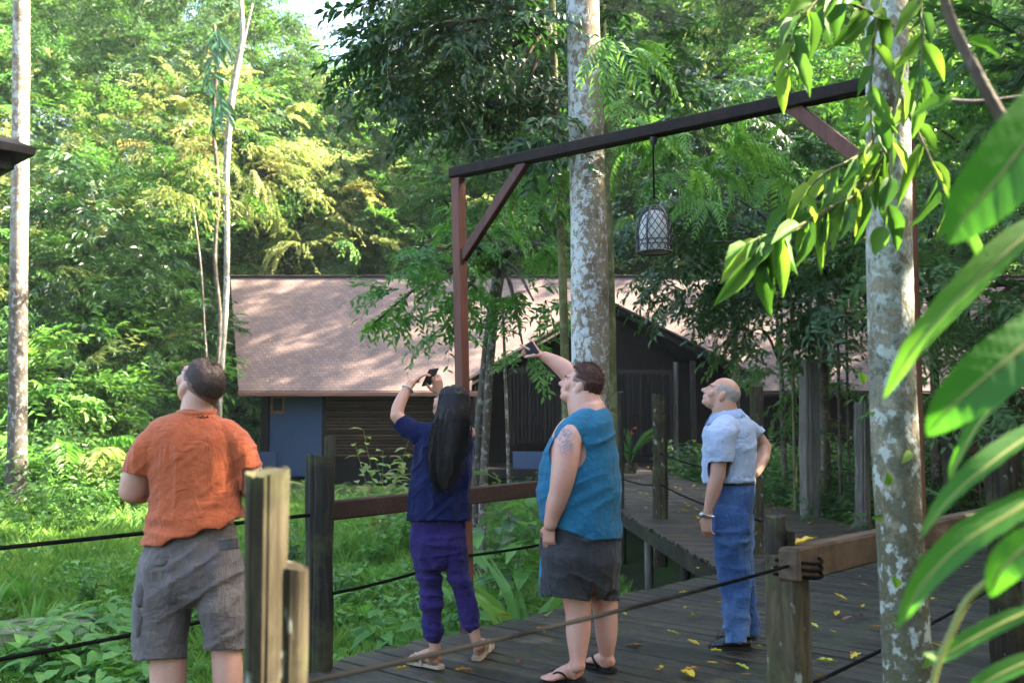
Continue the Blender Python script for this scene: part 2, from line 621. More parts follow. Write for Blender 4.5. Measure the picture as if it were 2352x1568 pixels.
# near railing
pa, pb, pc = on_edge(620, NEAR), on_edge(1803, NEAR), on_edge(2292, NEAR - 0.02)
near = empty('rope_railing', (pb.x, pb.y, 0))
tag(near, 'near railing of old posts, one brown rail and black ropes, in front of the people', 'railing')
obj('post', rough_post_mesh((pa.x + .004, pa.y, -0.5), (pa.x - 0.004, pa.y, at(620, 1083, pa.y).z), 0.043, 3, None, True, 0.08), M['post'], near)
pa2 = at(672, 1298, pa.y + 0.02)
obj('post', rough_post_mesh((pa2.x + 0.004, pa2.y, -0.5), (pa2.x - 0.002, pa2.y, pa2.z), 0.035, 8, None, True, 0.08), M['post'], near)
obj('post', rough_post_mesh((pb.x, pb.y, -0.5), (pb.x, pb.y, at(1800, 1268, pb.y).z), 0.077, 5, None, True, 0.5), M['post'], near)
pbt = at(1783, 1185, pb.y)
obj('post', rough_post_mesh((pbt.x, pbt.y + .02, 0.7), (pbt.x, pbt.y + .02, pbt.z), 0.036, 6, None, True, 0.6), M['post_dark'], near)
pbs = at(1803, 1218, pb.y)
obj('wedge', beam_mesh('wedge', (pbs.x + .022, pbs.y + .01, .78), (pbs.x + 0.022, pbs.y + .01, pbs.z), 0.03, 0.05, bev=.004, jitter=.003), M['post'], near)
obj('post', rough_post_mesh((pc.x, pc.y, -0.4), (pc.x, pc.y, at(2285, 1000, pc.y).z), 0.085, 7, None, True, 0.5), M['post'], near)
ra, rb = at(1835, 1292, pb.y - 0.02), at(2300, 1185, pc.y - .1)
rm = beam_mesh('handrail', ra + Vector((-.06, -.06, 0)), rb, 0.09, 0.125, bev=0.01, jitter=0.004)
obj('handrail', rm, M['rail_brown'], near)
for q in range(3):
    zz = at(1800, 1285 + q * 16, pb.y).z
    th = np.linspace(0, 2 * math.pi, 25)
    C = np.stack([pb.x + 0.03 + 0.098 * np.cos(th), pb.y + 0.085 * np.sin(th), zz + 0.006 * np.sin(th * 2)], 1)
    V, Fl = tube_vf(C, 0.007, n=7, ref=(0, 0, 1), cap=False)
    obj('lashing', np_mesh('lashing', V, Fl, smooth=True), M['rope'], near)
pl = on_edge(300, NEAR)
obj('rope', rope_mesh([pa + Vector((-1.2, -1.3, .9)), pa + Vector((.03, -.03, .905)), Vector((pb.x - .02, pb.y - .075, .905))], .0068, 0.012), M['rope'], near)
obj('rope', rope_mesh([pa + Vector((-1.2, -1.3, .42)), pa + Vector((.03, -.03, .42)), pb + Vector((0, -.08, .44)), pc + Vector((-.1, -.06, .47))], .008, 0.02), M['rope'], near)

# far railing on the left edge of the boardwalk
back = empty('rope_railing', on_edge(745, BACK))
tag(back, 'far railing with split dark post, reddish timber rail and ropes, behind the woman', 'railing')
pd = on_edge(741, BACK + 0.10)
obj('post', rough_post_mesh((pd.x, pd.y, -0.7), (pd.x - .005, pd.y, at(741, 1048, pd.y).z), 0.083, 21, None, True, 0.45), M['post_dark'], back)
pd2 = at(758, 1003, pd.y + .02)
obj('post', rough_post_mesh((pd2.x, pd2.y, 0.9), (pd2.x, pd2.y, pd2.z), 0.029, 22, None, True, 0.5), M['post_dark'], back)
r0, r1 = on_edge(722, BACK + 0.10), on_edge(1240, BACK + 0.04)
zr0, zr1 = at(775, 1167, on_edge(775, BACK).y).z, at(1230, 1118, on_edge(1230, BACK).y).z
r_end = on_edge(1385, BACK + 0.03)
obj('handrail', beam_mesh('handrail', (r0.x, r0.y, zr0), (r_end.x, r_end.y, zr1 + .005), 0.085, 0.115, bev=0.008, jitter=0.003), M['rail'], back)
pl0 = edge_pt(-2.6, BACK + .05)
obj('post', rough_post_mesh((pl0.x, pl0.y, -0.6), (pl0.x, pl0.y, 1.3), 0.09, 24), M['post'], back)
g0 = on_edge(1072, BACK + 0.04)
pz = on_edge(1735, BACK + .03)
for hgt0, hgt1 in ((0.885, 0.90), (0.36, 0.40)):
    obj('rope', rope_mesh([pl0 + Vector((0, 0, hgt0)), Vector((pd.x - .05, pd.y - .06, hgt1))], .011, 0.03), M['rope'], back)
obj('rope', rope_mesh([Vector((pd.x + .06, pd.y, .43)), g0 + Vector((0, -.03, .52)), r_end + Vector((0, 0, .56))], .010, 0.02), M['rope'], back)
obj('post', rough_post_mesh((r_end.x, r_end.y, -.6), (r_end.x, r_end.y, 1.12), 0.07, 25), M['post_dark'], back)

# free-standing posts along the side walkway
def lone_post(px, py_top, py_base, wpx, mat, seed, label, square=.5, Y=None):
    b = floor_at(px, py_base)
    if Y: b = at(px, py_base, Y)
    t = at(px, py_top, b.y)
    o = obj('walkway_post', rough_post_mesh((0, 0, -0.7), (t.x - b.x, 0, t.z), wpx * b.y / F / 2, seed, None, True, square), mat, None, (b.x, b.y, 0))
    tag(o, label, 'post', 'posts beside the side walkway')
    return b, t
w1 = lone_post(1516, 908, 1190, 33, M['post'], 31, 'round timber post standing on the left edge of the side walkway')
w2 = lone_post(1858, 832, 1185, 36, M['post_grey'], 32, 'tallest squared timber post on the right edge of the side walkway', .9)
w3 = lone_post(1980, 925, 1208, 30, M['post_grey'], 33, 'pale grey cracked post just left of the right-hand tree trunk', .7)
w4 = lone_post(1738, 890, 1272, 30, M['post'], 34, 'mossy post right behind the man in jeans', .5)
w5 = lone_post(1424, 900, 1166, 17, M['post_dark'], 35, 'thin dark post showing past the back of the man in the tank top', .5)
w6 = lone_post(1552, 832, 1068, 10, M['post_grey'], 36, 'thin pale pole at the foot of the dark porch', .3)
wr1 = empty('rope_barrier', (w1[0].x, w1[0].y, 0))
tag(wr1, 'dark ropes strung along the left edge of the side walkway', 'rope')
for hz in (0.95, 0.5):
    obj('rope', rope_mesh([Vector((w5[0].x, w5[0].y, hz)), Vector((w1[0].x, w1[0].y - .08, hz)), Vector((pz.x, pz.y - .1, hz - .05))], .012, .05), M['rope'], wr1)

# railing at the far right
far = empty('rope_railing', on_edge(2250, BACK))
tag(far, 'distant dark railing at the right edge, beyond the right-hand trunk', 'railing')
fz = []
for px, top, sd in ((2180, 950, 41), (2322, 962, 42), (2440, 940, 43)):
    p = on_edge(px, BACK)
    t = at(px, top, p.y)
    obj('post', rough_post_mesh((p.x, p.y, -.5), (p.x, p.y, t.z), 0.12, sd), M['post_dark'], far)
    fz.append(p)
obj('handrail', beam_mesh('handrail', fz[0] + Vector((0, 0, .98)), fz[2] + Vector((0, 0, 1.0)), .09, .12), M['rail'], far)

# ------------------------------------------------------------------ lantern gates
def gate(gl, gr, h, label, wl_=0.075, seed=0, drop=-.06):
    g = empty('lantern_gate', (gl.x, gl.y, 0))
    tag(g, label, 'gate', 'timber gates that span the boardwalk')
    d = (gr - gl).normalized()
    obj('post', beam_mesh('post', (gl.x, gl.y, -0.4), (gl.x - .085, gl.y, h), wl_, wl_ * 1.1, up=d, bev=.006), M['red_wood'], g)
    obj('post', beam_mesh('post', (gr.x, gr.y, -0.4), (gr.x, gr.y, h + drop), wl_, wl_ * 1.1, up=d, bev=.006), M['red_wood'], g)
    a, b = gl + Vector((-.085, 0, h + .045)) - d * .06, gr + Vector((0, 0, h + .045)) + d * .1
    b = b + Vector((0, 0, drop))
    obj('beam', beam_mesh('beam', a, b, 0.09, 0.072, bev=.006), M['beam_wood'], g)
    for p, sg in ((gl + Vector((-.07, 0, 0)), 1), (gr, -1)):
        obj('brace', beam_mesh('brace', p + Vector((0, 0, h - .58)) + d * sg * .03, p + Vector((0, 0, h + .01)) + d * sg * .64, .05, .075, bev=.005), M['red_wood'], g)
    return a, b
gl, gr_ = on_edge(1078, BACK + .02), on_edge(2093, NEAR + 0.02)
gate_a, gate_b = gate(gl, gr_, 3.19, 'reddish timber gate frame whose beam carries the wire lantern')
g2l = on_edge(2238, BACK + .02)
gate(g2l, g2l + NN * 3.1, 3.45, 'second timber gate frame, cut off by the right edge of the photo')

# hanging lantern
k_ = (1507 - CX) / F
tt = (k_ * gate_a.y - gate_a.x) / ((gate_b.x - gate_a.x) - k_ * (gate_b.y - gate_a.y))
lp = gate_a.lerp(gate_b, tt)
zb, zt = at(1507, 582, lp.y).z, at(1507, 474, lp.y).z
R0 = 42 * lp.y / F
lan = empty('hanging_lantern', (lp.x, lp.y, zb))
tag(lan, 'white lantern shade in a dark wire basket hanging from the gate beam', 'lantern')
H = zt - zb
def dome(t):            # radius of the basket at relative height t
    return R0 * (1.0 - 0.06 * (1 - t) * (t < .3)) * math.sqrt(max(0.0, 1 - max(0, (t - 0.25) / 0.78) ** 2.4))
m = N('lantern_shade'); nz = m.noise(m.coord('Object'), 30, 3); m.bsdf(m.mix(nz, (0.62, 0.60, 0.56), (0.45, 0.43, 0.40)), 0.6, .3, sss=.1); M['shade'] = m.m
ts = np.linspace(0.03, 0.9, 12)
V, Fl = tube_vf([(lp.x, lp.y, zb + H * t) for t in ts], [dome(t) * .86 * (1 if t < .85 else .6) for t in ts], n=24, ref=(0, 1, 0), cap=False)
Fl.append(tuple(len(V) - 24 + q for q in range(24)))
obj('shade', np_mesh('shade', V, Fl, smooth=True), M['shade'], lan)
cage = []
for k in range(15):                     # two families of slanting wires
    for sg in (1, -1):
        C = []
        for t in np.linspace(0.03, 0.99, 15):
            a = 2 * math.pi * k / 15 + sg * t * 2.0
            r = dome(t)
            C.append((lp.x + r * math.cos(a), lp.y + r * math.sin(a), zb + H * t))
        cage.append(tube_vf(np.array(C), 0.0029, n=4, ref=(0, 0, 1), cap=False))
V, Fl = join_vf(cage)
wire = obj('wire_basket', np_mesh('wire_basket', V, Fl, smooth=True), M['iron'], lan)
for t, r in ((0.02, .0065), (0.17, .0035), (0.26, .0035), (.97, .005)):
    th = np.linspace(0, 2 * math.pi, 33)
    rr = dome(t)
    C = np.stack([lp.x + rr * np.cos(th), lp.y + rr * np.sin(th), np.full(33, zb + H * t)], 1)
    V, Fl = tube_vf(C, r, n=6, ref=(0, 0, 1), cap=False)
    obj('ring', np_mesh('ring', V, Fl, smooth=True), M['iron'], lan)
for k in range(5):
    a = 2 * math.pi * k / 5 + 4.15
    C = [(lp.x + 1.03 * dome(t) * math.cos(a), lp.y + 1.03 * dome(t) * math.sin(a), zb + H * t) for t in np.linspace(0.02, .99, 14)]
    V, Fl = tube_vf(np.array(C), .0065, n=6, ref=(0, 0, 1), cap=False)
    obj('rib', np_mesh('rib', V, Fl, smooth=True), M['iron'], lan)
th = np.linspace(-.6, 3.74, 16)
V, Fl = tube_vf(np.stack([lp.x + .03 * np.cos(th), np.full(16, lp.y), zt + .03 + .03 * np.sin(th)], 1), .005, n=6, ref=(0, 1, 0))
obj('handle', np_mesh('handle', V, Fl, smooth=True), M['iron'], lan)
zbm = lp.z - .04
V, Fl = tube_vf([(lp.x, lp.y, zt + .05), (lp.x - .002, lp.y, (zt + zbm) / 2), (lp.x, lp.y, zbm)], .0055, n=6, ref=(0, 1, 0))
obj('cord', np_mesh('cord', V, Fl, smooth=True), M['rope'], lan)
V, Fl = tube_vf([(lp.x, lp.y, zbm - .045), (lp.x, lp.y, zbm - .03), (lp.x, lp.y, zbm)], [.01, .02, .024], n=10, ref=(0, 1, 0))
obj('hook', np_mesh('hook', V, Fl, smooth=True), M['iron'], lan)

# ------------------------------------------------------------------ house
HY = 30.0                       # distance of the front eave
def hp(px, py, dy=0.0): return at(px, py, HY + dy)
m = N('roof_shingle')
tcv = m.coord('UV')
br = m.n('TexBrick')
br.offset = 0.5
br.inputs['Scale'].default_value = 1.0
br.inputs['Mortar Size'].default_value = 0.012
br.inputs['Mortar Smooth'].default_value = 0.3
br.inputs['Bias'].default_value = 0.0
br.inputs['Brick Width'].default_value = 0.19
br.inputs['Row Height'].default_value = 0.135
br.inputs['Color1'].default_value = (0.125, 0.082, 0.070, 1)
br.inputs['Color2'].default_value = (0.225, 0.140, 0.108, 1)
br.inputs['Mortar'].default_value = (0.045, 0.033, 0.035, 1)
m.l(tcv, br.inputs['Vector'])
big = m.noise(tcv, 0.5, 5, .6)
spk = m.noise(tcv, 30, 3, .6)
c = m.mix(m.math('MULTIPLY', big, .5), br.outputs['Color'], (0.115, 0.085, 0.088))
c = m.mix(m.math('MULTIPLY', spk, .35), c, (0.19, 0.14, 0.12))
stk = m.ramp(m.noise(m.coord('UV', (1.4, .25, 1)), 1.3, 6, .7), [(.42, (0, 0, 0)), (.7, (1, 1, 1))])
c = m.mix(m.math('MULTIPLY', stk, .4), c, (0.060, 0.050, 0.046))
m.bsdf(c, .85, .3, bump=br.outputs['Fac'], bump_s=-.6, bump_d=.02)
M['shingle'] = m.m
M['house_blue'] = plain_mat('blue_wall', (0.055, 0.085, 0.15), .8, .25, 3.0, .25)
M['house_dark'] = wood_mat('dark_wall_wood', (0.008, .006, .005), (.018, .013, .010), (.034, .025, .02), .7, (9, 9, 1), 2, None, .2)
M['louvre'] = wood_mat('louvre_wood', (0.035, .018, .009), (.085, .045, .022), (.14, .08, .045), .6, (1, 9, 9), 2, None, .3)
M['fascia'] = wood_mat('fascia_wood', (.12, .05, .03), (.22, .10, .065), (.32, .17, .11), .6, (1, 9, 9), 1.5, None, .3)

house = empty('lodge_house', (0, HY + 5, -.4))
tag(house, 'long dark lodge with a brown shingle roof, blue wall and gabled porch', 'house')
def roof_plane(name, pts, parent, thick=.10, uvscale=1.0):
    """sloping slab from four corners (eave left, eave right, ridge right, ridge left), shingles follow the eave"""
    P = [Vector(p) for p in pts]
    e = (P[1] - P[0]).normalized()
    nrm = (P[1] - P[0]).cross(P[3] - P[0]).normalized()
    if nrm.z < 0: nrm = -nrm
    up = nrm.cross(e)
    if up.z < 0: up = -up
    V = P + [p - nrm * thick for p in P]
    k = len(P)
    Fl = [tuple(range(k)), tuple(range(2 * k - 1, k - 1, -1))] + [(i, k + i, k + (i + 1) % k, (i + 1) % k) for i in range(k)]
    me = bpy.data.meshes.new(name)
    me.from_pydata([tuple(v) for v in V], [], Fl)
    uv = me.uv_layers.new(name='UVMap')
    for lp_ in me.loops:
        co = me.vertices[lp_.vertex_index].co - P[0]
        uv.data[lp_.index].uv = (co.dot(e) * uvscale, co.dot(up) * uvscale)
    bm = bmesh.new(); bm.from_mesh(me); bmesh.ops.recalc_face_normals(bm, faces=bm.faces); bm.to_mesh(me); bm.free()
    return obj(name, me, M['shingle'], parent)
RD = 4.9
eL, eM = hp(548, 897), hp(1084, 893)
apex, vR = hp(1385, 694), hp(1716, 858)
eR0, eR1 = hp(1716, 878), hp(2420, 876)
rL, rR = hp(529, 636, RD), hp(2420, 632, RD)
# main slope with a notch where the porch gable cuts in: two slabs and the strip above the gable
slope_t = (rL.z - eL.z) / RD
def on_slope(px, py):
    """point of the front roof plane seen at a pixel"""
    a = at(px, py, 1.0) - Vector((0, 0, EYE))
    # z = eL.z + slope_t (y - HY), ray (a.x,1,a.z) t
    t = (eL.z - slope_t * HY - EYE) / (a.z - slope_t)
    return Vector((a.x * t, t, EYE + a.z * t))
vL = on_slope(1084, 868); vA = on_slope(1388, 690); vR = on_slope(1716, 856)
e2 = Vector((vL.x, HY, eL.z)); e3 = Vector((vR.x, HY, eL.z))
eR1 = Vector((hp(2420, 880).x, HY, eL.z))
top = lambda x: Vector((x, HY + RD, rL.z))
roof = roof_plane('roof', [eL, e2, vL, vA, vR, e3, eR1, top(rR.x), rL], house)
bk = [Vector((rR.x, HY + 2 * RD, eL.z)), Vector((eL.x, HY + 2 * RD, eL.z)), rL + Vector((0, .02, .005)), top(rR.x) + Vector((0, .02, .005))]
roof_plane('roof', bk, house)
obj('ridge_cap', beam_mesh('ridge_cap', rL + Vector((0, .02, .03)), top(rR.x) + Vector((0, .02, .03)), .28, .04, bev=.01), M['shingle'], roof)
obj('gutter', beam_mesh('gutter', eL + Vector((0, -.05, -.10)), e2 + Vector((0.3, -.05, -.10)), .10, .15, bev=.02), M['fascia'], roof)
obj('gutter', beam_mesh('gutter', e3 + Vector((-.2, -.05, -.12)), eR1 + Vector((0, -.05, -.12)), .10, .13, bev=.02), M['house_dark'], roof)
# porch gable: roof of its own, its rake boards follow the dark opening
def gpt(px, py, dy): return hp(px, py, dy)
pL, pA, pR = vL + Vector((-.2, -.25, -.12)), vA + Vector((0, -.25, -.02)), vR + Vector((.2, -.25, -.12))
for a_, b_ in ((pL, pA), (pR, pA)):
    obj('rake_board', beam_mesh('rake_board', a_, b_, .08, .22, up=(0, -1, .3)), M['house_dark'], house)
dk = Vector((0, 3.2, 0))
for a_, b_ in ((vL, vA), (vR, vA)):
    V = [a_ + Vector((0, -.1, -.14)), b_ + Vector((0, -.1, -.14)), b_ + Vector((0, 5.0, -.14)), a_ + Vector((0, 5.0, -.14))]
    V2 = [v + Vector((0, 0, -.08)) for v in V]
    me = np_mesh('porch_ceiling', np.array([tuple(v) for v in V + V2]), [(0, 1, 2, 3), (7, 6, 5, 4), (0, 4, 5, 1), (1, 5, 6, 2), (2, 6, 7, 3), (3, 7, 4, 0)])
    obj('porch_ceiling', me, M['house_dark'], house)
FZ = -.32
def wall(name, x0, x1, y, z0, z1, mat, th=.12, parent=house):
    V, Fq = box_vf(((x0 + x1) / 2, y + th / 2, (z0 + z1) / 2), ((x1 - x0) / 2, 0, 0), (0, th / 2, 0), (0, 0, (z1 - z0) / 2))
    return obj(name, bevel_mesh(name, V, Fq, .004), mat, parent)
zE = eL.z - .12
WY = HY + .9
def wx(px, y=WY): return (px - CX) / F * y
def wz(py, y=WY): return at(CX, py, y).z
obj('corner_post', beam_mesh('corner_post', (wx(613), WY - .1, FZ - .6), (wx(613), WY - .1, zE + .6), .22, .22), M['house_dark'], house)
bw = wall('wall', wx(618), wx(742), WY, FZ, zE + .7, M['house_blue'])
wall('plinth', wx(606), wx(642), WY - .35, -.9, wz(1036), M['house_blue'])
win = wall('window', wx(623), wx(656), WY - .05, wz(950), wz(908), M['fascia'], .05)
wall('pane', wx(629), wx(650), WY - .062, wz(943), wz(914), M['black'], .02, win)
wall('base_wall', wx(622), wx(1090), WY + .06, -1.0, wz(1052), M['house_dark'])
lou = wall('shutter', wx(745), wx(1085), WY + .08, wz(1052), zE + .7, M['house_dark'], .05)
nsl = 24
for i in range(nsl):
    zz = wz(1050) + (zE + .55 - wz(1050)) * (i + .5) / nsl
    sm = beam_mesh('slat', (wx(748), WY + .05, zz), (wx(1082), WY + .05, zz), .035, .062, up=(0, -.5, 1), bev=.004)
    obj('slat', sm, M['louvre'], lou)
wall('window_post', wx(741), wx(750), WY - .02, wz(1052), zE + .6, M['house_dark'], .12)
wall('wall', wx(1084), wx(1092), WY, -1.0, zE + .7, M['house_dark'])
# porch interior: dark back wall, slatted screens
BYY = HY + 4.6
wall('porch_back_wall', wx(1060, BYY), wx(1760, BYY), BYY, -.6, vA.z + .2, M['house_dark'], .2)
wall('porch_floor', wx(1090, HY + 2), wx(1700, HY + 2), HY + .4, -.35, -.06, M['house_dark'], 4.3)
SY = HY + 1.1
screen = wall('screen', wx(1168, SY), wx(1300, SY), SY, wz(858, SY), wz(846, SY), M['house_dark'], .06)
for i in range(15):
    px = 1172 + i * 8.9
    V, Fq = box_vf((wx(px, SY), SY + .01, (wz(852, SY) + wz(1018, SY)) / 2), (.032, 0, 0), (0, .02, 0), (0, 0, (wz(852, SY) - wz(1018, SY)) / 2 - .01))
    obj('slat', bevel_mesh('slat', V, Fq, .004), M['house_dark'], screen)
wall('low_wall', wx(1178, SY), wx(1262, SY), SY - .4, -.7, wz(1036, SY), M['house_blue'], .15)
screen2 = wall('screen', wx(1405, SY), wx(1545, SY), SY, wz(862, SY), wz(850, SY), M['house_dark'], .06)
for i in range(16):
    px = 1408 + i * 8.9
    V, Fq = box_vf((wx(px, SY), SY + .01, (wz(856, SY) + wz(1050, SY)) / 2), (.03, 0, 0), (0, .02, 0), (0, 0, (wz(856, SY) - wz(1050, SY)) / 2 - .01))
    obj('slat', bevel_mesh('slat', V, Fq, .004), M['house_dark'], screen2)
for px in (1400, 1590, 1690):
    obj('porch_post', beam_mesh('porch_post', (wx(px, SY), SY - .1, -.4), (wx(px, SY), SY - .1, wz(830, SY)), .16, .16), M['house_dark'], house)
wall('wall', wx(1700), wx(2420), WY, -.9, zE + .7, M['house_dark'])
gx0 = eL.x + 1.0
V = [(wx(612), WY, -.9), (wx(612), HY + 2 * RD - .9, -.9), (wx(612), HY + 2 * RD - .9, zE + .6), (wx(612), HY + RD, rL.z - .3), (wx(612), WY, zE + .6)]
V2 = [(v[0] + .12, v[1], v[2]) for v in V]
obj('gable_wall', np_mesh('gable_wall', np.array(V + V2), [(0, 1, 2, 3, 4), (9, 8, 7, 6, 5)] + [(i, (i + 1) % 5, 5 + (i + 1) % 5, 5 + i) for i in range(5)]), M['house_dark'], house)
wall('wall', wx(612), wx(2420), HY + 2 * RD - 1.0, -.9, zE + .6, M['house_dark'])

# little shingled roof at the left edge
hut = empty('small_pavilion', at(-150, 1100, 9.0))
tag(hut, 'corner of a small dark shingled roof poking in at the left edge', 'pavilion')
HT = 9.0
tip = at(82, 339, HT)
hx0 = tip.x - 2.6
a0, a1, a2, a3 = tip, tip + Vector((-1.8, 1.8, 0)), tip + Vector((-3.6, 0, 0)), tip + Vector((-1.8, -1.8, 0))
ap = tip + Vector((-1.8, 0, .62))
for q, (p, r) in enumerate(((a3, a0), (a0, a1), (a1, a2), (a2, a3))):
    V = [p, r, ap, p - Vector((0, 0, .07)), r - Vector((0, 0, .07)), ap - Vector((0, 0, .07))]
    obj('roof', np_mesh('roof', np.array([tuple(v) for v in V]), [(0, 1, 2), (5, 4, 3), (0, 3, 4, 1), (1, 4, 5, 2), (2, 5, 3, 0)]), M['house_dark'], hut)
for p, r in ((a3, a0), (a0, a1)):
    i1, i2 = p.lerp(ap, .12), r.lerp(ap, .12)
    obj('fascia', beam_mesh('fascia', i1 + Vector((0, 0, -.2)), i2 + Vector((0, 0, -.2)), .05, .16), M['house_dark'], hut)
for p in (a0, a1, a2, a3):
    q = p.lerp(ap, .3)
    if p is not a0:
        obj('post', beam_mesh('post', (q.x, q.y, float(ground_z(q.x, q.y)) - .2), (q.x, q.y, tip.z), .12, .12), M['post_dark'], hut)
qq = a0.lerp(ap, .3)
obj('post', beam_mesh('post', (qq.x, qq.y, -.8), (qq.x, qq.y, tip.z), .12, .12), M['post_dark'], hut)

# ------------------------------------------------------------------ people
def vnoise(P, seed=0):
    """smooth value noise in 0..1 for an (n,3) array"""
    P = np.asarray(P, float) + seed * 17.31
    i = np.floor(P).astype(np.int64)
    f = P - i
    f = f * f * (3 - 2 * f)
    def h(a, b, c_):
        q = (a * 73856093) ^ (b * 19349663) ^ (c_ * 83492791)
        q = (q ^ (q >> 13)) * 1274126177
        return ((q ^ (q >> 16)) & 0xFFFF) / 65535.0
    r = 0
    for dx in (0, 1):
        for dy in (0, 1):
            for dz in (0, 1):
                w = (f[:, 0] if dx else 1 - f[:, 0]) * (f[:, 1] if dy else 1 - f[:, 1]) * (f[:, 2] if dz else 1 - f[:, 2])
                r = r + w * h(i[:, 0] + dx, i[:, 1] + dy, i[:, 2] + dz)
    return r

def ridged(P, scale, seed):
    n = vnoise(np.asarray(P) * np.asarray(scale), seed)
    n2 = vnoise(np.asarray(P) * np.asarray(scale) * 2.1, seed + 5)
    r = 1 - np.abs(2 * n - 1)
    r2 = 1 - np.abs(2 * n2 - 1)
    return r ** 1.6 * 0.85 + r2 ** 2 * 0.16

def remesh(parts, voxel=0.006, smooth=4, name='surface'):
    """union of closed shells as one continuous surface"""
    V, Fl = join_vf(parts)
    me = np_mesh(name, V, Fl)
    bm = bmesh.new(); bm.from_mesh(me)
    bmesh.ops.recalc_face_normals(bm, faces=bm.faces)
    bm.to_mesh(me); bm.free()
    o = bpy.data.objects.new('temporary', me)
    COL.objects.link(o)
    r = o.modifiers.new('remesh', 'REMESH')
    r.mode = 'VOXEL'
    r.voxel_size = voxel
    r.use_smooth_shade = True
    if smooth:
        sm = o.modifiers.new('smooth', 'SMOOTH')
        sm.factor = 0.5
        sm.iterations = smooth
    dg = bpy.context.evaluated_depsgraph_get()
    out = bpy.data.meshes.new_from_object(o.evaluated_get(dg))
    bpy.data.objects.remove(o)
    bpy.data.meshes.remove(me)
    out.name = name
    return out

def get_co(me):
    P = np.empty(len(me.vertices) * 3, np.float32)
    me.vertices.foreach_get('co', P)
    return P.reshape(-1, 3).astype(float)

def get_no(me):
    P = np.empty(len(me.vertices) * 3, np.float32)
    me.vertices.foreach_get('normal', P)
    return P.reshape(-1, 3).astype(float)

def set_co(me, P):
    me.vertices.foreach_set('co', P.astype(np.float32).ravel())
    me.update()

def cut(me, drop):
    """remove the vertices for which drop(px, py, P) is true (open hems and cuffs)"""
    P = get_co(me)
    px, py = to_px(P)
    d = drop(px, py, P)
    bm = bmesh.new(); bm.from_mesh(me)
    bm.verts.ensure_lookup_table()
    bmesh.ops.delete(bm, geom=[bm.verts[i] for i in np.nonzero(d)[0]], context='VERTS')
    for _ in range(3):
        for v in bm.verts:
            if v.is_boundary:
                nb = [e.other_vert(v).co for e in v.link_edges if e.is_boundary]
                if len(nb) == 2:
                    v.co = v.co * .5 + (nb[0] + nb[1]) * .25
    bm.to_mesh(me); bm.free()
    me.update()
    return me

def displace(me, fn):
    P, Nn = get_co(me), get_no(me)
    px, py = to_px(P)
    set_co(me, P + Nn * fn(px, py, P)[:, None])
    return me

def thicken(o, t=0.004):
    md = o.modifiers.new('thickness', 'SOLIDIFY')
    md.thickness = t
    md.offset = -1

def ell(c, r, R=None, n=20, m=14):
    th = np.linspace(0, 2 * math.pi, n, endpoint=False)
    ph = np.linspace(-math.pi / 2, math.pi / 2, m)[1:-1]
    V = [(0, 0, -1)] + [(math.cos(p) * math.cos(t), math.cos(p) * math.sin(t), math.sin(p)) for p in ph for t in th] + [(0, 0, 1)]
    V = np.array(V) * np.asarray(r, float)
    V = V + np.asarray(c, float)
    if R is not None:
        V = V @ R[0].T + R[1]
    k = len(ph)
    Fl = [(0, 1 + (j + 1) % n, 1 + j) for j in range(n)]
    for i in range(k - 1):
        for j in range(n):
            Fl.append((1 + i * n + j, 1 + i * n + (j + 1) % n, 1 + (i + 1) * n + (j + 1) % n, 1 + (i + 1) * n + j))
    last = 1 + k * n
    Fl += [(last, 1 + (k - 1) * n + j, 1 + (k - 1) * n + (j + 1) % n) for j in range(n)]
    return V, Fl

def frame(fwd, up):
    f = np.asarray(fwd, float); f /= np.linalg.norm(f)
    u = np.asarray(up, float); u = u - f * (u @ f); u /= np.linalg.norm(u)
    r = np.cross(f, u)
    return np.stack([r, f, u], 1)        # columns: right, forward, up

def skin_mat(name, base, red, rough=.5, extra=None):
    m = N(name)
    v = m.coord('Object')
    n1 = m.noise(v, 9, 4, .6)
    n2 = m.noise(v, 70, 3, .6)
    c = m.mix(m.ramp(n1, [(.35, (0, 0, 0)), (.65, (1, 1, 1))]), base, red)
    fr_ = m.ramp(m.noise(v, 150, 2, .5), [(.58, (0, 0, 0)), (.68, (1, 1, 1))])
    c = m.mix(m.math('MULTIPLY', fr_, .35), c, tuple(x * .55 for x in base))
    c = m.mix(m.math('MULTIPLY', n2, .22), c, tuple(x * .6 for x in base))
    if extra:
        c = extra(m, c)
    m.bsdf(c, rough, .4, bump=n2, bump_s=.12, bump_d=.002, sss=.12)
    return m.m

def cloth_mat(name, col, col2, rough=.9, weave=380, sheen=.15, patch=6, extra=None, bump_s=.25, crease=.022):
    m = N(name)
    v = m.coord('Object')
    n1 = m.noise(v, patch, 5, .6)
    n2 = m.noise(v, weave, 2, .5)
    c = m.mix(m.ramp(n1, [(.35, (0, 0, 0)), (.68, (1, 1, 1))]), col, col2)
    c = m.mix(m.math('MULTIPLY', n2, .3), c, tuple(x * .65 for x in col))
    cr = m.noise(m.coord('Object', (1, 1, .38), (.25, .2, 0)), 17, 3, .55, .9)
    cr2 = m.noise(m.coord('Object', (.5, .5, 1), (.2, .5, 0)), 22, 3, .55, .7)
    fold = m.math('ADD', m.math('ABSOLUTE', m.math('SUBTRACT', cr, .5)), m.math('MULTIPLY', m.math('ABSOLUTE', m.math('SUBTRACT', cr2, .5)), .7))
    c = m.mix(m.ramp(fold, [(.0, (.35, .35, .35)), (.12, (0, 0, 0))]), c, tuple(x * .6 for x in col))  # crease valleys tinted darker: fold shade put into the cloth colour
    hgt = m.math('ADD', m.math('MULTIPLY', fold, 1.0), m.math('MULTIPLY', n2, .05))
    if extra:
        c = extra(m, c, v)
    m.bsdf(c, rough, .15, bump=hgt, bump_s=.75, bump_d=crease, sheen=sheen)
    return m.m

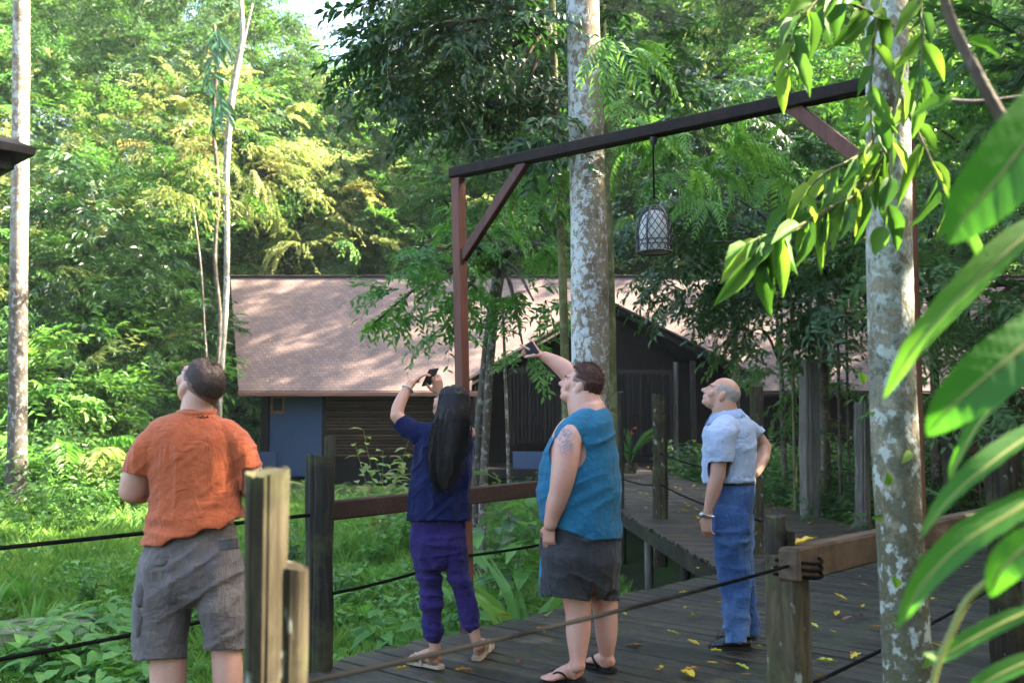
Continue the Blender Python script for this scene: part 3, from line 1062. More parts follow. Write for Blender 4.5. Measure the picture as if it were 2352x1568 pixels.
def hair_mat(name, dark, light, scale=(90, 90, 9), rough=.45, spec=.4):
    m = N(name)
    n1 = m.noise(m.coord('Object', scale), 1.6, 4, .6)
    c = m.ramp(n1, [(.3, dark), (.7, light)])
    m.bsdf(c, rough, spec, bump=n1, bump_s=.6, bump_d=.006)
    return m.m

class Figure:
    def __init__(self, label, Z, px, skin):
        self.Z = Z
        self.s = Z / F
        b = at(px, 1000, Z)
        self.root = empty('person', (b.x, Z, 0))
        tag(self.root, label, 'person')
        self.skin = []
        self.skinmat = skin
    def J(self, px, py, dz=0.0):
        return np.array(at(px, py, self.Z + dz))
    def loft(self, rings, steps=4, n=22, dz=0.0, ref=(0, 1, 0), cap=True):
        """rings: (px, py, half width px, half depth px[, depth offset m])"""
        rows = []
        for r in rings:
            d = dz + (r[4] if len(r) > 4 else 0.0)
            p = self.J(r[0], r[1], d)
            rows.append([p[0], p[1], p[2], r[2] * self.s, r[3] * self.s])
        A = catmull(np.array(rows), steps)
        return tube_vf(A[:, :3], np.maximum(A[:, 3], .002), np.maximum(A[:, 4], .002), n, ref, cap)
    def add(self, *parts):
        self.skin += parts
    def head(self, c, fwd, up, k=1.0, nose=1.0, jaw=1.0):
        R = frame(fwd, up)
        c = np.asarray(c, float)
        X = (R * k, c)
        self.headX = X
        E = lambda cc, rr: ell(cc, rr, X)
        P = [E((0, -.014, .030), (.075, .095, .086)), E((0, -.03, -.01), (.066, .07, .07)), E((0, .030, -.020), (.061, .062, .086)),
             E((0, .036, -.070), (.048 * jaw, .050, .044)), E((0, .074, -.090), (.021, .018, .018)),
             E((0, .074, .024), (.050, .020, .018)), E((0, .078, -.060), (.030, .022, .020)),
             E((.038, .058, -.024), (.027, .026, .030)), E((-.038, .058, -.024), (.027, .026, .030)),
             E((0, .088, -.052), (.024, .013, .0075)), E((0, .087, -.067), (.021, .012, .0075)),
             E((.078, -.008, -.012), (.011, .020, .033)), E((-.078, -.008, -.012), (.011, .020, .033))]
        nb = np.array([(0, .086, .018), (0, .098, -.006), (0, .108 + .006 * nose, -.028)])
        nb = nb @ X[0].T + c
        P.append(tube_vf(nb, [.008 * k, .010 * k, .015 * k], n=12, ref=tuple(R[:, 0])))
        P += [E((.013, .098, -.034), (.010, .011, .009)), E((-.013, .098, -.034), (.010, .011, .009))]
        self.add(*P)
    def local(self, P):
        R, c = self.headX
        return (np.asarray(P) - c) @ np.linalg.inv(R).T
    def hair_cap(self, mask, scale=1.05, amp=.004, freq=60, mat=None, name='hair', r=(.075, .097, .086), lift=0.0, seed=1):
        R, c = self.headX
        V, Fl = ell((0, -.014, .030), np.array(r) * scale, None, 60, 44)
        V2, _ = ell((0, -.03, -.01), np.array((.068, .074, .075)) * scale, None, 60, 44)
        d1 = np.linalg.norm(V - np.array((0, -.014, .03)), axis=1)
        # push out to whichever of skull or nape ellipsoid lies further along the same ray
        dirv = (V - np.array((0, -.014, .030))) / d1[:, None]
        o = np.array((0, -.014, .030)) - np.array((0, -.03, -.01))
        rr = np.array((.068, .074, .075)) * scale
        a = ((dirv / rr) ** 2).sum(1); b = 2 * ((dirv / rr) * (o / rr)).sum(1); cc = ((o / rr) ** 2).sum() - 1
        disc = np.maximum(b * b - 4 * a * cc, 0)
        d2 = np.where(b * b - 4 * a * cc > 0, (-b + np.sqrt(disc)) / (2 * a), 0)
        d = np.maximum(d1, d2)
        nzv = vnoise(V * freq, seed) + .6 * vnoise(V * freq * 2.3, seed + 2)
        d = d + (nzv - .6) * amp + lift * np.clip((V[:, 2] - .06) / .05, 0, 1)
        V = np.array((0, -.014, .030)) + dirv * d[:, None]
        keep = mask(V[:, 0], V[:, 1], V[:, 2])
        Fl = [f for f in Fl if all(keep[i] for i in f)]
        used = sorted(set(i for f in Fl for i in f))
        mp = {u: i for i, u in enumerate(used)}
        V = V[used] @ R.T + c
        me = np_mesh(name, V, [tuple(mp[i] for i in f) for f in Fl], smooth=True)
        o_ = obj(name, me, mat, self.root)
        thicken(o_, .006)
        return o_
    def eyes(self):
        for sx in (-1, 1):
            V, Fl = ell((sx * .031, .0815, -.002), (.0125, .008, .0065), self.headX, 14, 10)
            e = obj('eye', np_mesh('eye', V, Fl, smooth=True), M['eye_white'], self.root)
            V, Fl = ell((sx * .031, .0865, -.001), (.006, .0045, .0058), self.headX, 12, 8)
            obj('iris', np_mesh('iris', V, Fl, smooth=True), M['black'], e)
            V, Fl = ell((sx * .032, .0925, .021), (.021, .006, .0045), self.headX, 14, 8)
            obj('eyebrow', np_mesh('eyebrow', V, Fl, smooth=True), M['brow'], self.root)
    def hand(self, wrist, d, palm, thumb, k=1.0, curl=(.25, .3, .3, .35), thumb_curl=.3, spread=.06, curls2=None):
        """hand with palm and five fingers; d points to the fingers, palm out of the palm, thumb to the thumb side"""
        w = np.asarray(wrist, float)
        d = np.asarray(d, float); d /= np.linalg.norm(d)
        p = np.asarray(palm, float); p = p - d * (p @ d); p /= np.linalg.norm(p)
        t = np.cross(d, p)
        if t @ np.asarray(thumb, float) < 0:
            t = -t
        P = []
        A = np.array([w - d * .02 * k, w + d * .02 * k, w + d * .055 * k + t * .004, w + d * .095 * k])
        P.append(tube_vf(A, np.array([.026, .032, .040, .040]) * k, np.array([.021, .018, .016, .013]) * k, 16, tuple(p)))
        lens = (.072, .080, .075, .058)
        offs = (.030, .010, -.011, -.030)
        for i in range(4):
            q = w + d * (.09 - .006 * abs(i - 1)) * k + t * offs[i] * k
            dd = d + t * spread * (1.5 - i)
            dd /= np.linalg.norm(dd)
            pts = [q - dd * .015 * k, q]
            ang = 0
            for seg, f in enumerate((.45, .32, .23)):
                ang += curl[i] * (1.0 if seg else .8)
                v = dd * math.cos(ang) + p * math.sin(ang)
                q = q + v * lens[i] * f * k
                pts.append(q)
            P.append(tube_vf(catmull(np.array(pts), 2), np.linspace(.0098, .0072, 9) * k, None, 10, tuple(t)))
        q = w + d * .025 * k + t * .026 * k
        v1 = d * .62 + t * .70 + p * .30
        v1 /= np.linalg.norm(v1)
        v2 = d * .85 + t * (.45 - thumb_curl) + p * (.3 + thumb_curl)
        v2 /= np.linalg.norm(v2)
        pts = [q - t * .012 * k, q, q + v1 * .04 * k, q + v1 * .04 * k + v2 * .032 * k, q + v1 * .04 * k + v2 * .055 * k]
        P.append(tube_vf(catmull(np.array(pts), 2), np.array([.015, .0145, .0138, .0128, .0118, .011, .0105, .010, .008]) * k, None, 10, tuple(p)))
        self.add(*P)
    def foot(self, heel, toe, ankle, k=1.0, zf=0.0, bare=True):
        """foot from heel to toe on the level zf, joined to the ankle point"""
        h, e, a = (np.asarray(v, float) for v in (heel, toe, ankle))
        h = np.array([h[0], h[1], zf]); e = np.array([e[0], e[1], zf])
        L = e - h
        Z = np.array([0, 0, 1.0])
        side = np.cross(L, Z); side /= np.linalg.norm(side)
        C = np.array([h + L * .10 + Z * .036, h + L * .26 + Z * .046, h + L * .45 + Z * .040, h + L * .68 + Z * .026, h + L * .86 + Z * .018])
        P = [tube_vf(catmull(C, 3), np.interp(np.linspace(0, 4, 13), range(5), [.033, .036, .038, .046, .044]) * k,
                     np.interp(np.linspace(0, 4, 13), range(5), [.034, .045, .038, .025, .016]), 18, (0, 0, 1))]
        P.append(tube_vf(catmull(np.array([a, a * .4 + (h + L * .25 + Z * .05) * .6, h + L * .26 + Z * .03]), 3), np.linspace(.040, .036, 7) * k, np.linspace(.042, .045, 7) * k, 16, tuple(side)))
        if bare:
            for i, (o, l) in enumerate(((.034, .98), (.015, 1.0), (-.003, .97), (-.020, .93), (-.035, .87))):
                r = .0125 if i == 0 else .0088
                q = h + L * l + side * o * k
                P.append(tube_vf([q - L * .16 + Z * .016, q - L * .03 + Z * .013], r * k, None, 9, (0, 0, 1)))
        self.add(*P)
    def sole(self, heel, toe, mat, name='sandal', wid=.048, z0=0.006, th=.018, strap=None, rnd=True):
        h = np.array([heel[0], heel[1], z0]); e = np.array([toe[0], toe[1], z0])
        L = e - h
        side = np.cross(L, (0, 0, 1.0)); side /= np.linalg.norm(side)
        prof = [(-.05, .35), (-.03, .62), (.05, .78), (.2, .82), (.42, .78), (.65, 1.0), (.85, 1.0), (.97, .8), (1.05, .42)]
        top = [h + L * t + side * w * wid for t, w in prof] + [h + L * t - side * w * wid for t, w in prof[::-1]]
        k = len(top)
        V = np.array(top + [v + np.array([0, 0, th]) for v in top])
        Fl = [tuple(range(k)), tuple(range(2 * k - 1, k - 1, -1))] + [(i, (i + 1) % k, k + (i + 1) % k, k + i) for i in range(k)]
        o = obj(name, np_mesh(name, V, Fl), mat, self.root)
        if strap is not None:
            for sg in (1, -1):
                P = [h + L * .86 + np.array([0, 0, th + .012]), h + L * .70 + side * sg * .022 + np.array([0, 0, th + .050]),
                     h + L * .55 + side * sg * .042 + np.array([0, 0, th + .040]), h + L * .42 + side * sg * .043 + np.array([0, 0, th - .004])]
                V, Fl = tube_vf(catmull(np.array(P), 4), .010, .005, 8, (0, 0, 1))
                obj('strap', np_mesh('strap', V, Fl, smooth=True), strap, o)
        return o
    def finish(self, voxel=.006, smooth=3):
        me = remesh(self.skin, voxel, smooth, 'body')
        return obj('body', me, self.skinmat, self.root)
    def cloth(self, name, parts, mat, voxel=.007, smooth=5, drop=None, folds=None, solid=True):
        me = remesh(parts, voxel, smooth, name)
        if folds is not None:
            displace(me, folds)
        if drop is not None:
            cut(me, drop)
        me.polygons.foreach_set('use_smooth', np.ones(len(me.polygons), bool))
        o = obj(name, me, mat, self.root)
        if solid:
            thicken(o)
        return o

M['eye_white'] = plain_mat('eye_white', (.62, .58, .54), .3, .5, 50, .1)
M['brow'] = plain_mat('brow_hair', (.10, .065, .045), .8, .2, 90, .3)
def line_y(px, a, b):
    return a[1] + (px - a[0]) * (b[1] - a[1]) / (b[0] - a[0])

def strands(fig, parent):
    """loose strands over the long hair, with uneven ends and a few flyaways"""
    rg = np.random.default_rng(4)
    parts = []
    for i in range(330):
        a = rg.uniform(-1, 1)
        fly = 1.0 if rg.uniform() < .82 else rg.uniform(1.1, 1.5)
        y_end = rg.uniform(1040, 1140)
        pts = []
        for t in np.linspace(0, 1, 9):
            py = 905 + (y_end - 905) * t
            cx_ = np.interp(py, [905, 950, 985, 1020, 1060, 1092, 1140], [1043, 1041, 1036, 1031, 1025, 1021, 1020])
            hw = np.interp(py, [905, 950, 985, 1020, 1060, 1092, 1140], [34, 38, 41, 43, 38, 31, 24])
            hd = np.interp(py, [905, 950, 985, 1020, 1060, 1092, 1140], [36, 35, 29, 21, 18, 15, 12]) * fig.s
            dz0 = np.interp(py, [905, 950, 985, 1020, 1060, 1140], [-.05, -.085, -.10, -.118, -.122, -.12])
            aa = a * (1 + .12 * math.sin(t * 5 + i))
            aa = max(-1, min(1, aa))
            pts.append(fig.J(cx_ + hw * aa * (fly if t > .3 else 1) + rg.normal(0, .8), py, dz0 - hd * math.sqrt(max(0, 1 - aa * aa)) - .004))
        V_, F_ = tube_vf(np.array(pts), np.linspace(.0026, .0009, 9), None, 3, (.3, 1, .1), False)
        parts.append((V_, F_))
    V_, F_ = join_vf(parts)
    obj('hair_strands', np_mesh('hair_strands', V_, F_, smooth=True), M['hair_b'], parent)

def stubble(fig, cap, L, mat, n=1500, seed=1, back=(0, -.5, .6)):
    """short hairs standing on the cap so that its edge is soft"""
    rg = np.random.default_rng(seed)
    me = cap.data
    P, Nn = get_co(me), get_no(me)
    i = rg.integers(0, len(P), n)
    R, c = fig.headX
    tilt = R @ np.array(back)
    d = unit3(Nn[i] + tilt * rg.uniform(.2, 1.2, (n, 1)) + rg.normal(0, .35, (n, 3)))
    p = P[i] + rg.normal(0, .003, (n, 3)) - Nn[i] * .003
    sd = unit3(np.cross(d, rg.normal(0, 1, (n, 3))))
    l = (L * rg.uniform(.5, 1.2, n))[:, None]
    V_ = np.stack([p - sd * .0011, p + sd * .0011, p + d * l], 1).reshape(-1, 3)
    obj('hair_tips', np_mesh('hair_tips', V_, np.arange(3 * n).reshape(-1, 3)), mat, cap)
def unit3(a):
    return a / (np.linalg.norm(a, axis=-1, keepdims=True) + 1e-9)

# ---- man in the orange shirt
M['skin_a'] = skin_mat('skin_fair_a', (.52, .31, .235), (.50, .25, .185))
M['orange'] = cloth_mat('orange_jersey', (.43, .100, .036), (.38, .085, .030), .9, 420, .2, 7)
M['cargo'] = cloth_mat('grey_cargo', (.120, .103, .100), (.155, .132, .125), .9, 300, .1, 9)
M['cargo_shaded'] = cloth_mat('grey_cargo_shaded', (.078, .068, .070), (.105, .090, .090), .9, 300, .1, 9)  # pocket cloth darkened to paint in shadow under the flap edges
M['hair_a'] = hair_mat('short_brown_hair', (.020, .012, .010), (.060, .036, .028), (120, 120, 120), .6, .3)
M['fade'] = plain_mat('shaved_hair', (.20, .125, .10), .7, .3, 160, .35)
A = Figure('man in an orange t-shirt and grey cargo shorts seen from behind, looking up', 4.2, 440, M['skin_a'])
hA = A.J(459, 884, .02)
A.head(hA, (-.60, .46, .65), (.42, -.38, .82), 1.05)
A.add(A.loft([(452, 962, 42, 40), (452, 938, 36, 36), (457, 915, 36, 36), (460, 895, 34, 34)]),
      A.loft([(450, 950, 38, 38), (448, 975, 86, 44), (447, 1010, 106, 56), (449, 1080, 100, 60), (448, 1150, 92, 60), (446, 1220, 88, 58), (444, 1290, 96, 64), (442, 1335, 90, 60)]),
      A.loft([(356, 1018, 18, 24), (334, 1048, 26, 30), (314, 1090, 32, 33), (305, 1130, 31, 31, .01)]),
      A.loft([(303, 1124, 30, 31, .0), (322, 1128, 28, 29, .09), (343, 1120, 21, 21, .18), (352, 1116, 17, 17, .21)]),
      A.loft([(540, 1018, 17, 24), (563, 1050, 22, 28), (578, 1085, 25, 31), (581, 1122, 24, 29)]),
      A.loft([(581, 1118, 24, 28), (577, 1122, 23, 26, .09), (568, 1118, 19, 20, .18), (560, 1112, 16, 16, .22)]),
      A.loft([(392, 1300, 50, 52), (384, 1400, 44, 46), (384, 1480, 39, 41), (386, 1540, 40, 42), (386, 1600, 36, 42), (386, 1680, 25, 28), (386, 1720, 24, 27)]),
      A.loft([(498, 1300, 48, 52), (510, 1400, 40, 46), (519, 1480, 34, 40), (523, 1540, 33, 40), (524, 1600, 31, 40), (526, 1680, 23, 27), (527, 1720, 22, 26)]))
A.hand(A.J(350, 1118, .20), A.J(372, 1122, .32) - A.J(350, 1118, .20), (1, .1, 0), (0, -.6, -.5), 1.0, (.5, .55, .6, .6))
A.hand(A.J(561, 1113, .22), A.J(540, 1122, .33) - A.J(561, 1113, .22), (-1, .1, 0), (0, -.6, -.5), 1.0, (.5, .55, .6, .6))
hl, hr = floor_at(386, 1768), floor_at(528, 1768)
for hh, dx in ((hl, -.09), (hr, .05)):
    tt_ = np.array(hh) + np.array((dx, .255, 0))
    A.foot(np.array(hh), tt_, A.J(386 if dx < 0 else 527, 1700), 1.0, .024)
    A.sole(np.array(hh), tt_, M['black'], strap=M['black'])
A.finish(.0055, 3)
shirt = [A.loft([(451, 945, 36, 38), (450, 957, 64, 46), (448, 975, 98, 54), (446, 1000, 113, 64), (447, 1040, 114, 70), (450, 1100, 107, 70), (451, 1150, 103, 70), (449, 1200, 105, 73), (446, 1250, 108, 76), (444, 1295, 108, 76)]),
         A.loft([(388, 992, 34, 42), (354, 1020, 38, 44), (334, 1055, 40, 44), (322, 1095, 40, 42), (318, 1125, 39, 42)]),
         A.loft([(512, 992, 34, 42), (547, 1018, 31, 42), (565, 1050, 30, 40), (575, 1085, 28, 38), (578, 1115, 27, 37)])]
def fold_a(px, py, P):
    drape = ridged(P, (15, 15, 2.4), 3) * .013
    pull = ridged(np.stack([P[:, 0] * .8 + P[:, 2] * .7, P[:, 1], P[:, 2] - P[:, 0] * .8], 1), (5, 6, 22), 9) * .017
    hem = ridged(P, (5, 5, 26), 4) * .022 * np.clip((py - 1140) / 90, 0, 1)
    up = np.clip((py - 965) / 60, 0, 1)
    return drape * up * np.where((px < 365) | (px > 548), .5, 1) + pull * up * np.where((px < 365) | (px > 540), .55, .4) + hem - .008 * up
def drop_a(px, py, P):
    body = (py > line_y(px, (335, 1262), (552, 1196)) + 6 * np.sin(px * .09)) & (px > 363) & (px < 553)
    body |= (py > 1255) | ((px >= 553) & (py > 1190) & (px < 566))
    sl = (px < 366) & (py > line_y(px, (288, 1087), (362, 1103))) & (py < 1140)
    edge = (px < 345) & (py > 1095) & (py < 1180)
    sr = (px > 549) & (py > 1078) & (py < 1160)
    return body | (sl & (P[:, 0] < A.J(352, 1100)[0])) | edge & (px < 338) | (sr & (px > 556))
sh = A.cloth('shirt', shirt, M['orange'], .007, 5, drop_a, fold_a)
# collar band and neck print
cb = A.J(451, 948, -.01)
th = np.linspace(0, 2 * math.pi, 40)
C = np.stack([cb[0] + 41 * A.s * np.cos(th), cb[1] + .01 + 41 * A.s * np.sin(th), cb[2] + .004 - .010 * np.sin(th) * -1], 1)
V, Fl = tube_vf(C, .006, .011, 8, (0, 0, 1), False)
obj('collar', np_mesh('collar', V, Fl, smooth=True), M['orange'], sh)
m = N('neck_print'); m.bsdf((.10, .03, .02), .9, .1); M['print'] = m.m
for i in range(5):
    c0 = A.J(455 + i * 5.4, 957 + (i % 2) * 1.5, -.118 + .0)
    V, Fq = box_vf(c0, (.0035, 0, 0), (0, .003, .001), (0, 0, .003 + .0012 * (i % 3)))
    obj('neck_print', np_mesh('neck_print', V, Fq), M['print'], sh)
shorts = [A.loft([(446, 1205, 88, 58), (445, 1245, 98, 70), (441, 1290, 109, 80), (438, 1330, 108, 76)]),
          A.loft([(390, 1290, 62, 70), (382, 1340, 62, 66), (374, 1420, 59, 60), (371, 1490, 56, 57), (370, 1545, 56, 56)]),
          A.loft([(496, 1290, 58, 70), (503, 1340, 53, 66), (511, 1420, 46, 58), (517, 1480, 40, 52), (520, 1530, 39, 52)])]
def fold_ac(px, py, P):
    a = ridged(P, (11, 11, 4), 31) * .014 + ridged(np.stack([P[:, 0] + P[:, 2] * .6, P[:, 1], P[:, 2] - P[:, 0] * .6], 1), (5, 5, 16), 33) * .013
    return a - .008
def drop_ac(px, py, P):
    return np.where(px < 443, py > 1516 - (px - 370) * .05, py > 1494 - (px - 518) * .03)
so = A.cloth('shorts', shorts, M['cargo'], .007, 5, drop_ac, fold_ac)
# pockets on the shorts
pk = A.loft([(338, 1383, 21, 34, .0), (334, 1415, 22, 36), (333, 1450, 21, 34)], 4, 16, -.045)
po = A.cloth('cargo_pocket', [pk], M['cargo_shaded'], .006, 3, None, lambda px, py, P: ridged(P, (14, 14, 9), 41) * .008 - .004, False)
fl = A.loft([(340, 1340, 20, 33), (337, 1362, 24, 37), (336, 1380, 22, 38)], 4, 16, -.052)
A.cloth('pocket_flap', [fl], M['cargo_shaded'], .005, 2, None, lambda px, py, P: ridged(P, (14, 14, 9), 42) * .006 - .003, False)
V, Fl = ell(A.J(342, 1370, -.125), (.007, .004, .007), None, 12, 8)
obj('button', np_mesh('button', V, Fl, smooth=True), M['eye_white'], so)
def patch(fig, px0, px1, py0, py1, dz, mat, name, parent, th=.004, tilt=0.0, bul=.018):
    """slightly bulged cloth patch laid on the surface"""
    nx2, nz2 = 9, 9
    V = []
    for side in (0, 1):
        for i in range(nz2):
            for j in range(nx2):
                a_, b_ = j / (nx2 - 1), i / (nz2 - 1)
                x = px0 + (px1 - px0) * a_
                y_ = py0 + (py1 - py0) * b_ + tilt * (a_ - .5)
                V.append(fig.J(x, y_, dz + bul * ((2 * a_ - 1) ** 2) + side * th * 3))
    Fl = []
    g = lambda s_, i, j: s_ * nx2 * nz2 + i * nx2 + j
    for i in range(nz2 - 1):
        for j in range(nx2 - 1):
            Fl.append((g(0, i, j), g(0, i, j + 1), g(0, i + 1, j + 1), g(0, i + 1, j)))
    for i in range(nz2 - 1):
        for j in (0, nx2 - 1):
            Fl.append((g(0, i, j), g(0, i + 1, j), g(1, i + 1, j), g(1, i, j)))
    for j in range(nx2 - 1):
        for i in (0, nz2 - 1):
            Fl.append((g(0, i, j), g(0, i, j + 1), g(1, i, j + 1), g(1, i, j)))
    return obj(name, np_mesh(name, np.array(V), Fl, smooth=True), mat, parent)
patch(A, 502, 546, 1238, 1262, -.150, M['cargo_shaded'], 'pocket_flap', so, tilt=-6, bul=.03)
patch(A, 350, 398, 1278, 1296, -.150, M['cargo'], 'pocket_flap', so, tilt=-8, bul=.03)
capA = A.hair_cap(lambda x, y, z: (z > np.where(y > .03, .055 + (y - .03) * .6, np.where(y > -.04, .035, .02))), 1.045, .004, 90, M['hair_a'])
A.hair_cap(lambda x, y, z: (z > np.where(y > .045, .06, np.where(y > -.02, .012, -.055))) & (y < .075), 1.012, .001, 90, M['fade'], 'hair_fade')
stubble(A, capA, .010, M['hair_a'], 2600, 2)
A.eyes()

# ---- woman in navy blue
M['skin_b'] = skin_mat('skin_tan_b', (.44, .245, .165), (.46, .22, .15))
M['navy'] = cloth_mat('navy_cotton', (.004, .0075, .040), (.006, .010, .053), .9, 420, .05, 7)
M['purple'] = cloth_mat('purple_cotton', (.020, .0115, .080), (.027, .016, .10), .85, 360, .08, 8)
M['hair_b'] = hair_mat('long_black_hair', (.002, .0017, .002), (.009, .006, .006), (70, 70, 5), .5, .25)
M['beige'] = plain_mat('beige_rubber', (.42, .34, .24), .7, .3, 40)
B = Figure('long-haired woman in navy top and purple trousers photographing upwards', 5.9, 1020, M['skin_b'])
hB = B.J(1031, 933, .03)
B.head(hB, (-.66, .46, .58), (.36, -.36, .86), .95, .7, .9)
B.add(B.loft([(1036, 985, 22, 24), (1036, 968, 20, 22), (1034, 950, 20, 22), (1032, 935, 20, 22)]),
      B.loft([(1036, 975, 22, 22), (1032, 990, 46, 28), (1025, 1020, 54, 36), (1015, 1080, 50, 36), (1008, 1140, 52, 38), (1006, 1200, 54, 36), (1006, 1250, 52, 34)]),
      B.loft([(990, 998, 20, 20), (955, 984, 18, 19), (925, 968, 16, 17), (910, 953, 15, 15)]),
      B.loft([(911, 957, 15, 15), (915, 935, 15, 15, .02), (927, 908, 13, 13, .05), (940, 886, 10, 10, .08), (946, 878, 10, 10, .09)]),
      B.loft([(1072, 996, 20, 20), (1066, 982, 17, 18, .12), (1056, 958, 15, 15, .25)]),
      B.loft([(1056, 958, 15, 15, .25), (1040, 935, 14, 14, .27), (1022, 915, 11, 11, .26), (1011, 903, 9, 9, .24)]),
      B.loft([(980, 1235, 25, 28), (986, 1328, 17, 20), (992, 1400, 15, 18), (997, 1460, 14, 16), (1000, 1500, 12, 14)]),
      B.loft([(1038, 1235, 24, 28), (1056, 1328, 16, 19), (1075, 1400, 14, 17), (1088, 1450, 13, 15), (1098, 1485, 11, 13)]))
B.hand(B.J(944, 880, .09), B.J(975, 856, .15) - B.J(944, 880, .09), (.35, .1, -.8), (.55, .5, .6), .93, (.25, .3, .35, .4), .1)
B.hand(B.J(1010, 905, .24), B.J(1003, 868, .22) - B.J(1010, 905, .24), (-.5, .8, .1), (-.9, -.3, .2), .93, (.2, .2, .3, .4), .2)
fl_h, fl_t = floor_at(1012, 1537), floor_at(948, 1527)
fr_h, fr_t = floor_at(1094, 1518), floor_at(1124, 1485)
B.foot(np.array(fl_h), np.array(fl_t) + np.array((-.03, .06, 0)), B.J(999, 1490), .88, .024)
B.foot(np.array(fr_h), np.array(fr_t), B.J(1098, 1478, .05), .88, .024)
B.sole(np.array(fl_h), np.array(fl_t) + np.array((-.03, .06, 0)), M['beige'], wid=.044, strap=M['beige'])
B.sole(np.array(fr_h), np.array(fr_t), M['beige'], wid=.044, strap=M['beige'])
B.finish(.005, 3)
top_ = [B.loft([(1036, 968, 20, 24), (1035, 975, 34, 28), (1031, 986, 52, 34), (1026, 1005, 61, 42), (1020, 1040, 66, 45), (1014, 1100, 66, 44), (1009, 1150, 67, 46), (1006, 1195, 69, 49), (1005, 1225, 69, 49)]),
        B.loft([(995, 1002, 30, 32), (962, 992, 27, 28), (936, 979, 25, 25), (918, 967, 23, 22), (906, 958, 22, 21)]),
        B.loft([(1060, 1002, 26, 30), (1068, 990, 24, 28, .06), (1064, 976, 22, 24, .16)])]
def fold_b(px, py, P):
    return (ridged(P, (16, 16, 3.0), 51) * .017 + ridged(np.stack([P[:, 0] + P[:, 2], P[:, 1], P[:, 2] - P[:, 0]], 1), (6, 6, 18), 52) * .013) * np.clip((py - 980) / 40, 0, 1) - .007
def drop_b(px, py, P):
    return (py > 1197) | ((px < 930) & (py < line_y(px, (902, 967), (930, 952)) ) & (py < 968)) | ((px < 916) & (py < 975) & (px + (py - 960) * .4 < 911))
B.cloth('top', top_, M['navy'], .006, 4, drop_b, fold_b)
tr = [B.loft([(1007, 1165, 58, 38), (1007, 1182, 63, 43), (1006, 1225, 67, 47), (1006, 1255, 65, 46), (1008, 1280, 52, 38)]),
      B.loft([(977, 1240, 33, 40), (981, 1290, 29, 34), (987, 1335, 25, 28), (992, 1405, 22, 25), (995, 1445, 20, 23), (996, 1462, 17, 20)]),
      B.loft([(1040, 1240, 31, 40), (1047, 1290, 27, 34), (1058, 1335, 23, 28), (1074, 1400, 21, 24), (1081, 1425, 20, 23), (1084, 1440, 17, 20)])]
def fold_bt(px, py, P):
    return ridged(np.stack([P[:, 0] + P[:, 2] * .35, P[:, 1], P[:, 2]], 1), (6, 6, 21), 61) * .024 * np.clip((py - 1200) / 80, .2, 1) + ridged(P, (13, 13, 7), 62) * .013 - .017
B.cloth('trousers', tr, M['purple'], .006, 3, None, fold_bt, False)
hair = [ell((0, -.012, .030), (.081, .103, .093), B.headX), ell((0, -.04, -.02), (.076, .075, .085), B.headX),
        B.loft([(1043, 915, 34, 34, -.05), (1041, 950, 37, 34, -.085), (1036, 985, 40, 28, -.10), (1031, 1020, 42, 20, -.118), (1024, 1060, 37, 17, -.122), (1021, 1092, 28, 14, -.124), (1022, 1112, 15, 9, -.124)])]
def fold_bh(px, py, P):
    return ridged(P, (80, 80, 4.5), 71) * .010 + ridged(P, (26, 26, 3), 72) * .014 - .009
def drop_bh(px, py, P):
    L = B.local(P)
    return (L[:, 1] > np.where(L[:, 2] > .06, .085, .022)) & (py < 975) & (L[:, 2] > -.2)
hb_ = B.cloth('hair', hair, M['hair_b'], .005, 2, drop_bh, fold_bh, False)
strands(B, hb_)
B.eyes()
th = np.linspace(0, 2 * math.pi, 24)
wc = B.J(936, 893, .07)
ax = frame(B.J(944, 880, .09) - B.J(927, 908, .05), (0, 1, 0))
C = np.array([wc + ax[:, 0] * 12.5 * B.s * math.cos(t) + ax[:, 2] * 12.5 * B.s * math.sin(t) for t in th])
V, Fl = tube_vf(C, .008, .004, 8, tuple(ax[:, 1]), False)
obj('bracelet', np_mesh('bracelet', V, Fl, smooth=True), M['shade'], B.root)
ph = empty('phone', tuple(B.J(986, 868, .22)))
tag(ph, 'small dark phone held up in the hands of the woman in navy', 'phone')
Rp = frame((-.55, .45, .70), (.25, -.5, .8))
c0 = B.J(988, 866, .205)
V, Fq = box_vf(c0, Rp[:, 0] * .036, Rp[:, 1] * .0045, Rp[:, 2] * .070)
obj('phone_body', bevel_mesh('phone_body', V, Fq, .003, 2), M['black'], ph)
m = N('phone_screen'); m.bsdf((.05, .09, .11), .12, .6); M['screen'] = m.m
V, Fq = box_vf(c0 - Rp[:, 1] * .0052, Rp[:, 0] * .033, Rp[:, 1] * .0005, Rp[:, 2] * .066)
obj('screen', np_mesh('screen', V, Fq), M['screen'], ph)

# ---- man in the teal tank top
def tattoo(m, c):
    tp = Vector(at(1300, 1012, 5.49))
    g = m.n('NewGeometry')
    sub = m.n('VectorMath'); sub.operation = 'SUBTRACT'
    m.l(g.outputs['Position'], sub.inputs[0]); sub.inputs[1].default_value = tp
    mp = m.n('Mapping'); mp.inputs['Scale'].default_value = (17, 5, 9)
    m.l(sub.outputs[0], mp.inputs['Vector'])
    ln = m.n('VectorMath'); ln.operation = 'LENGTH'
    m.l(mp.outputs[0], ln.inputs[0])
    f = m.ramp(ln.outputs['Value'], [(.55, (1, 1, 1)), (1.0, (0, 0, 0))])
    n = m.ramp(m.noise(m.coord('Object'), 46, 3, .6, 1.2), [(.43, (0, 0, 0)), (.52, (1, 1, 1))])
    return m.mix(m.math('MULTIPLY', m.math('MULTIPLY', f, n), .75), c, (.13, .13, .17))
M['skin_c'] = skin_mat('skin_ruddy_c', (.52, .30, .225), (.52, .235, .175), .5, tattoo)
def tank_extra(m, c, v):
    return c
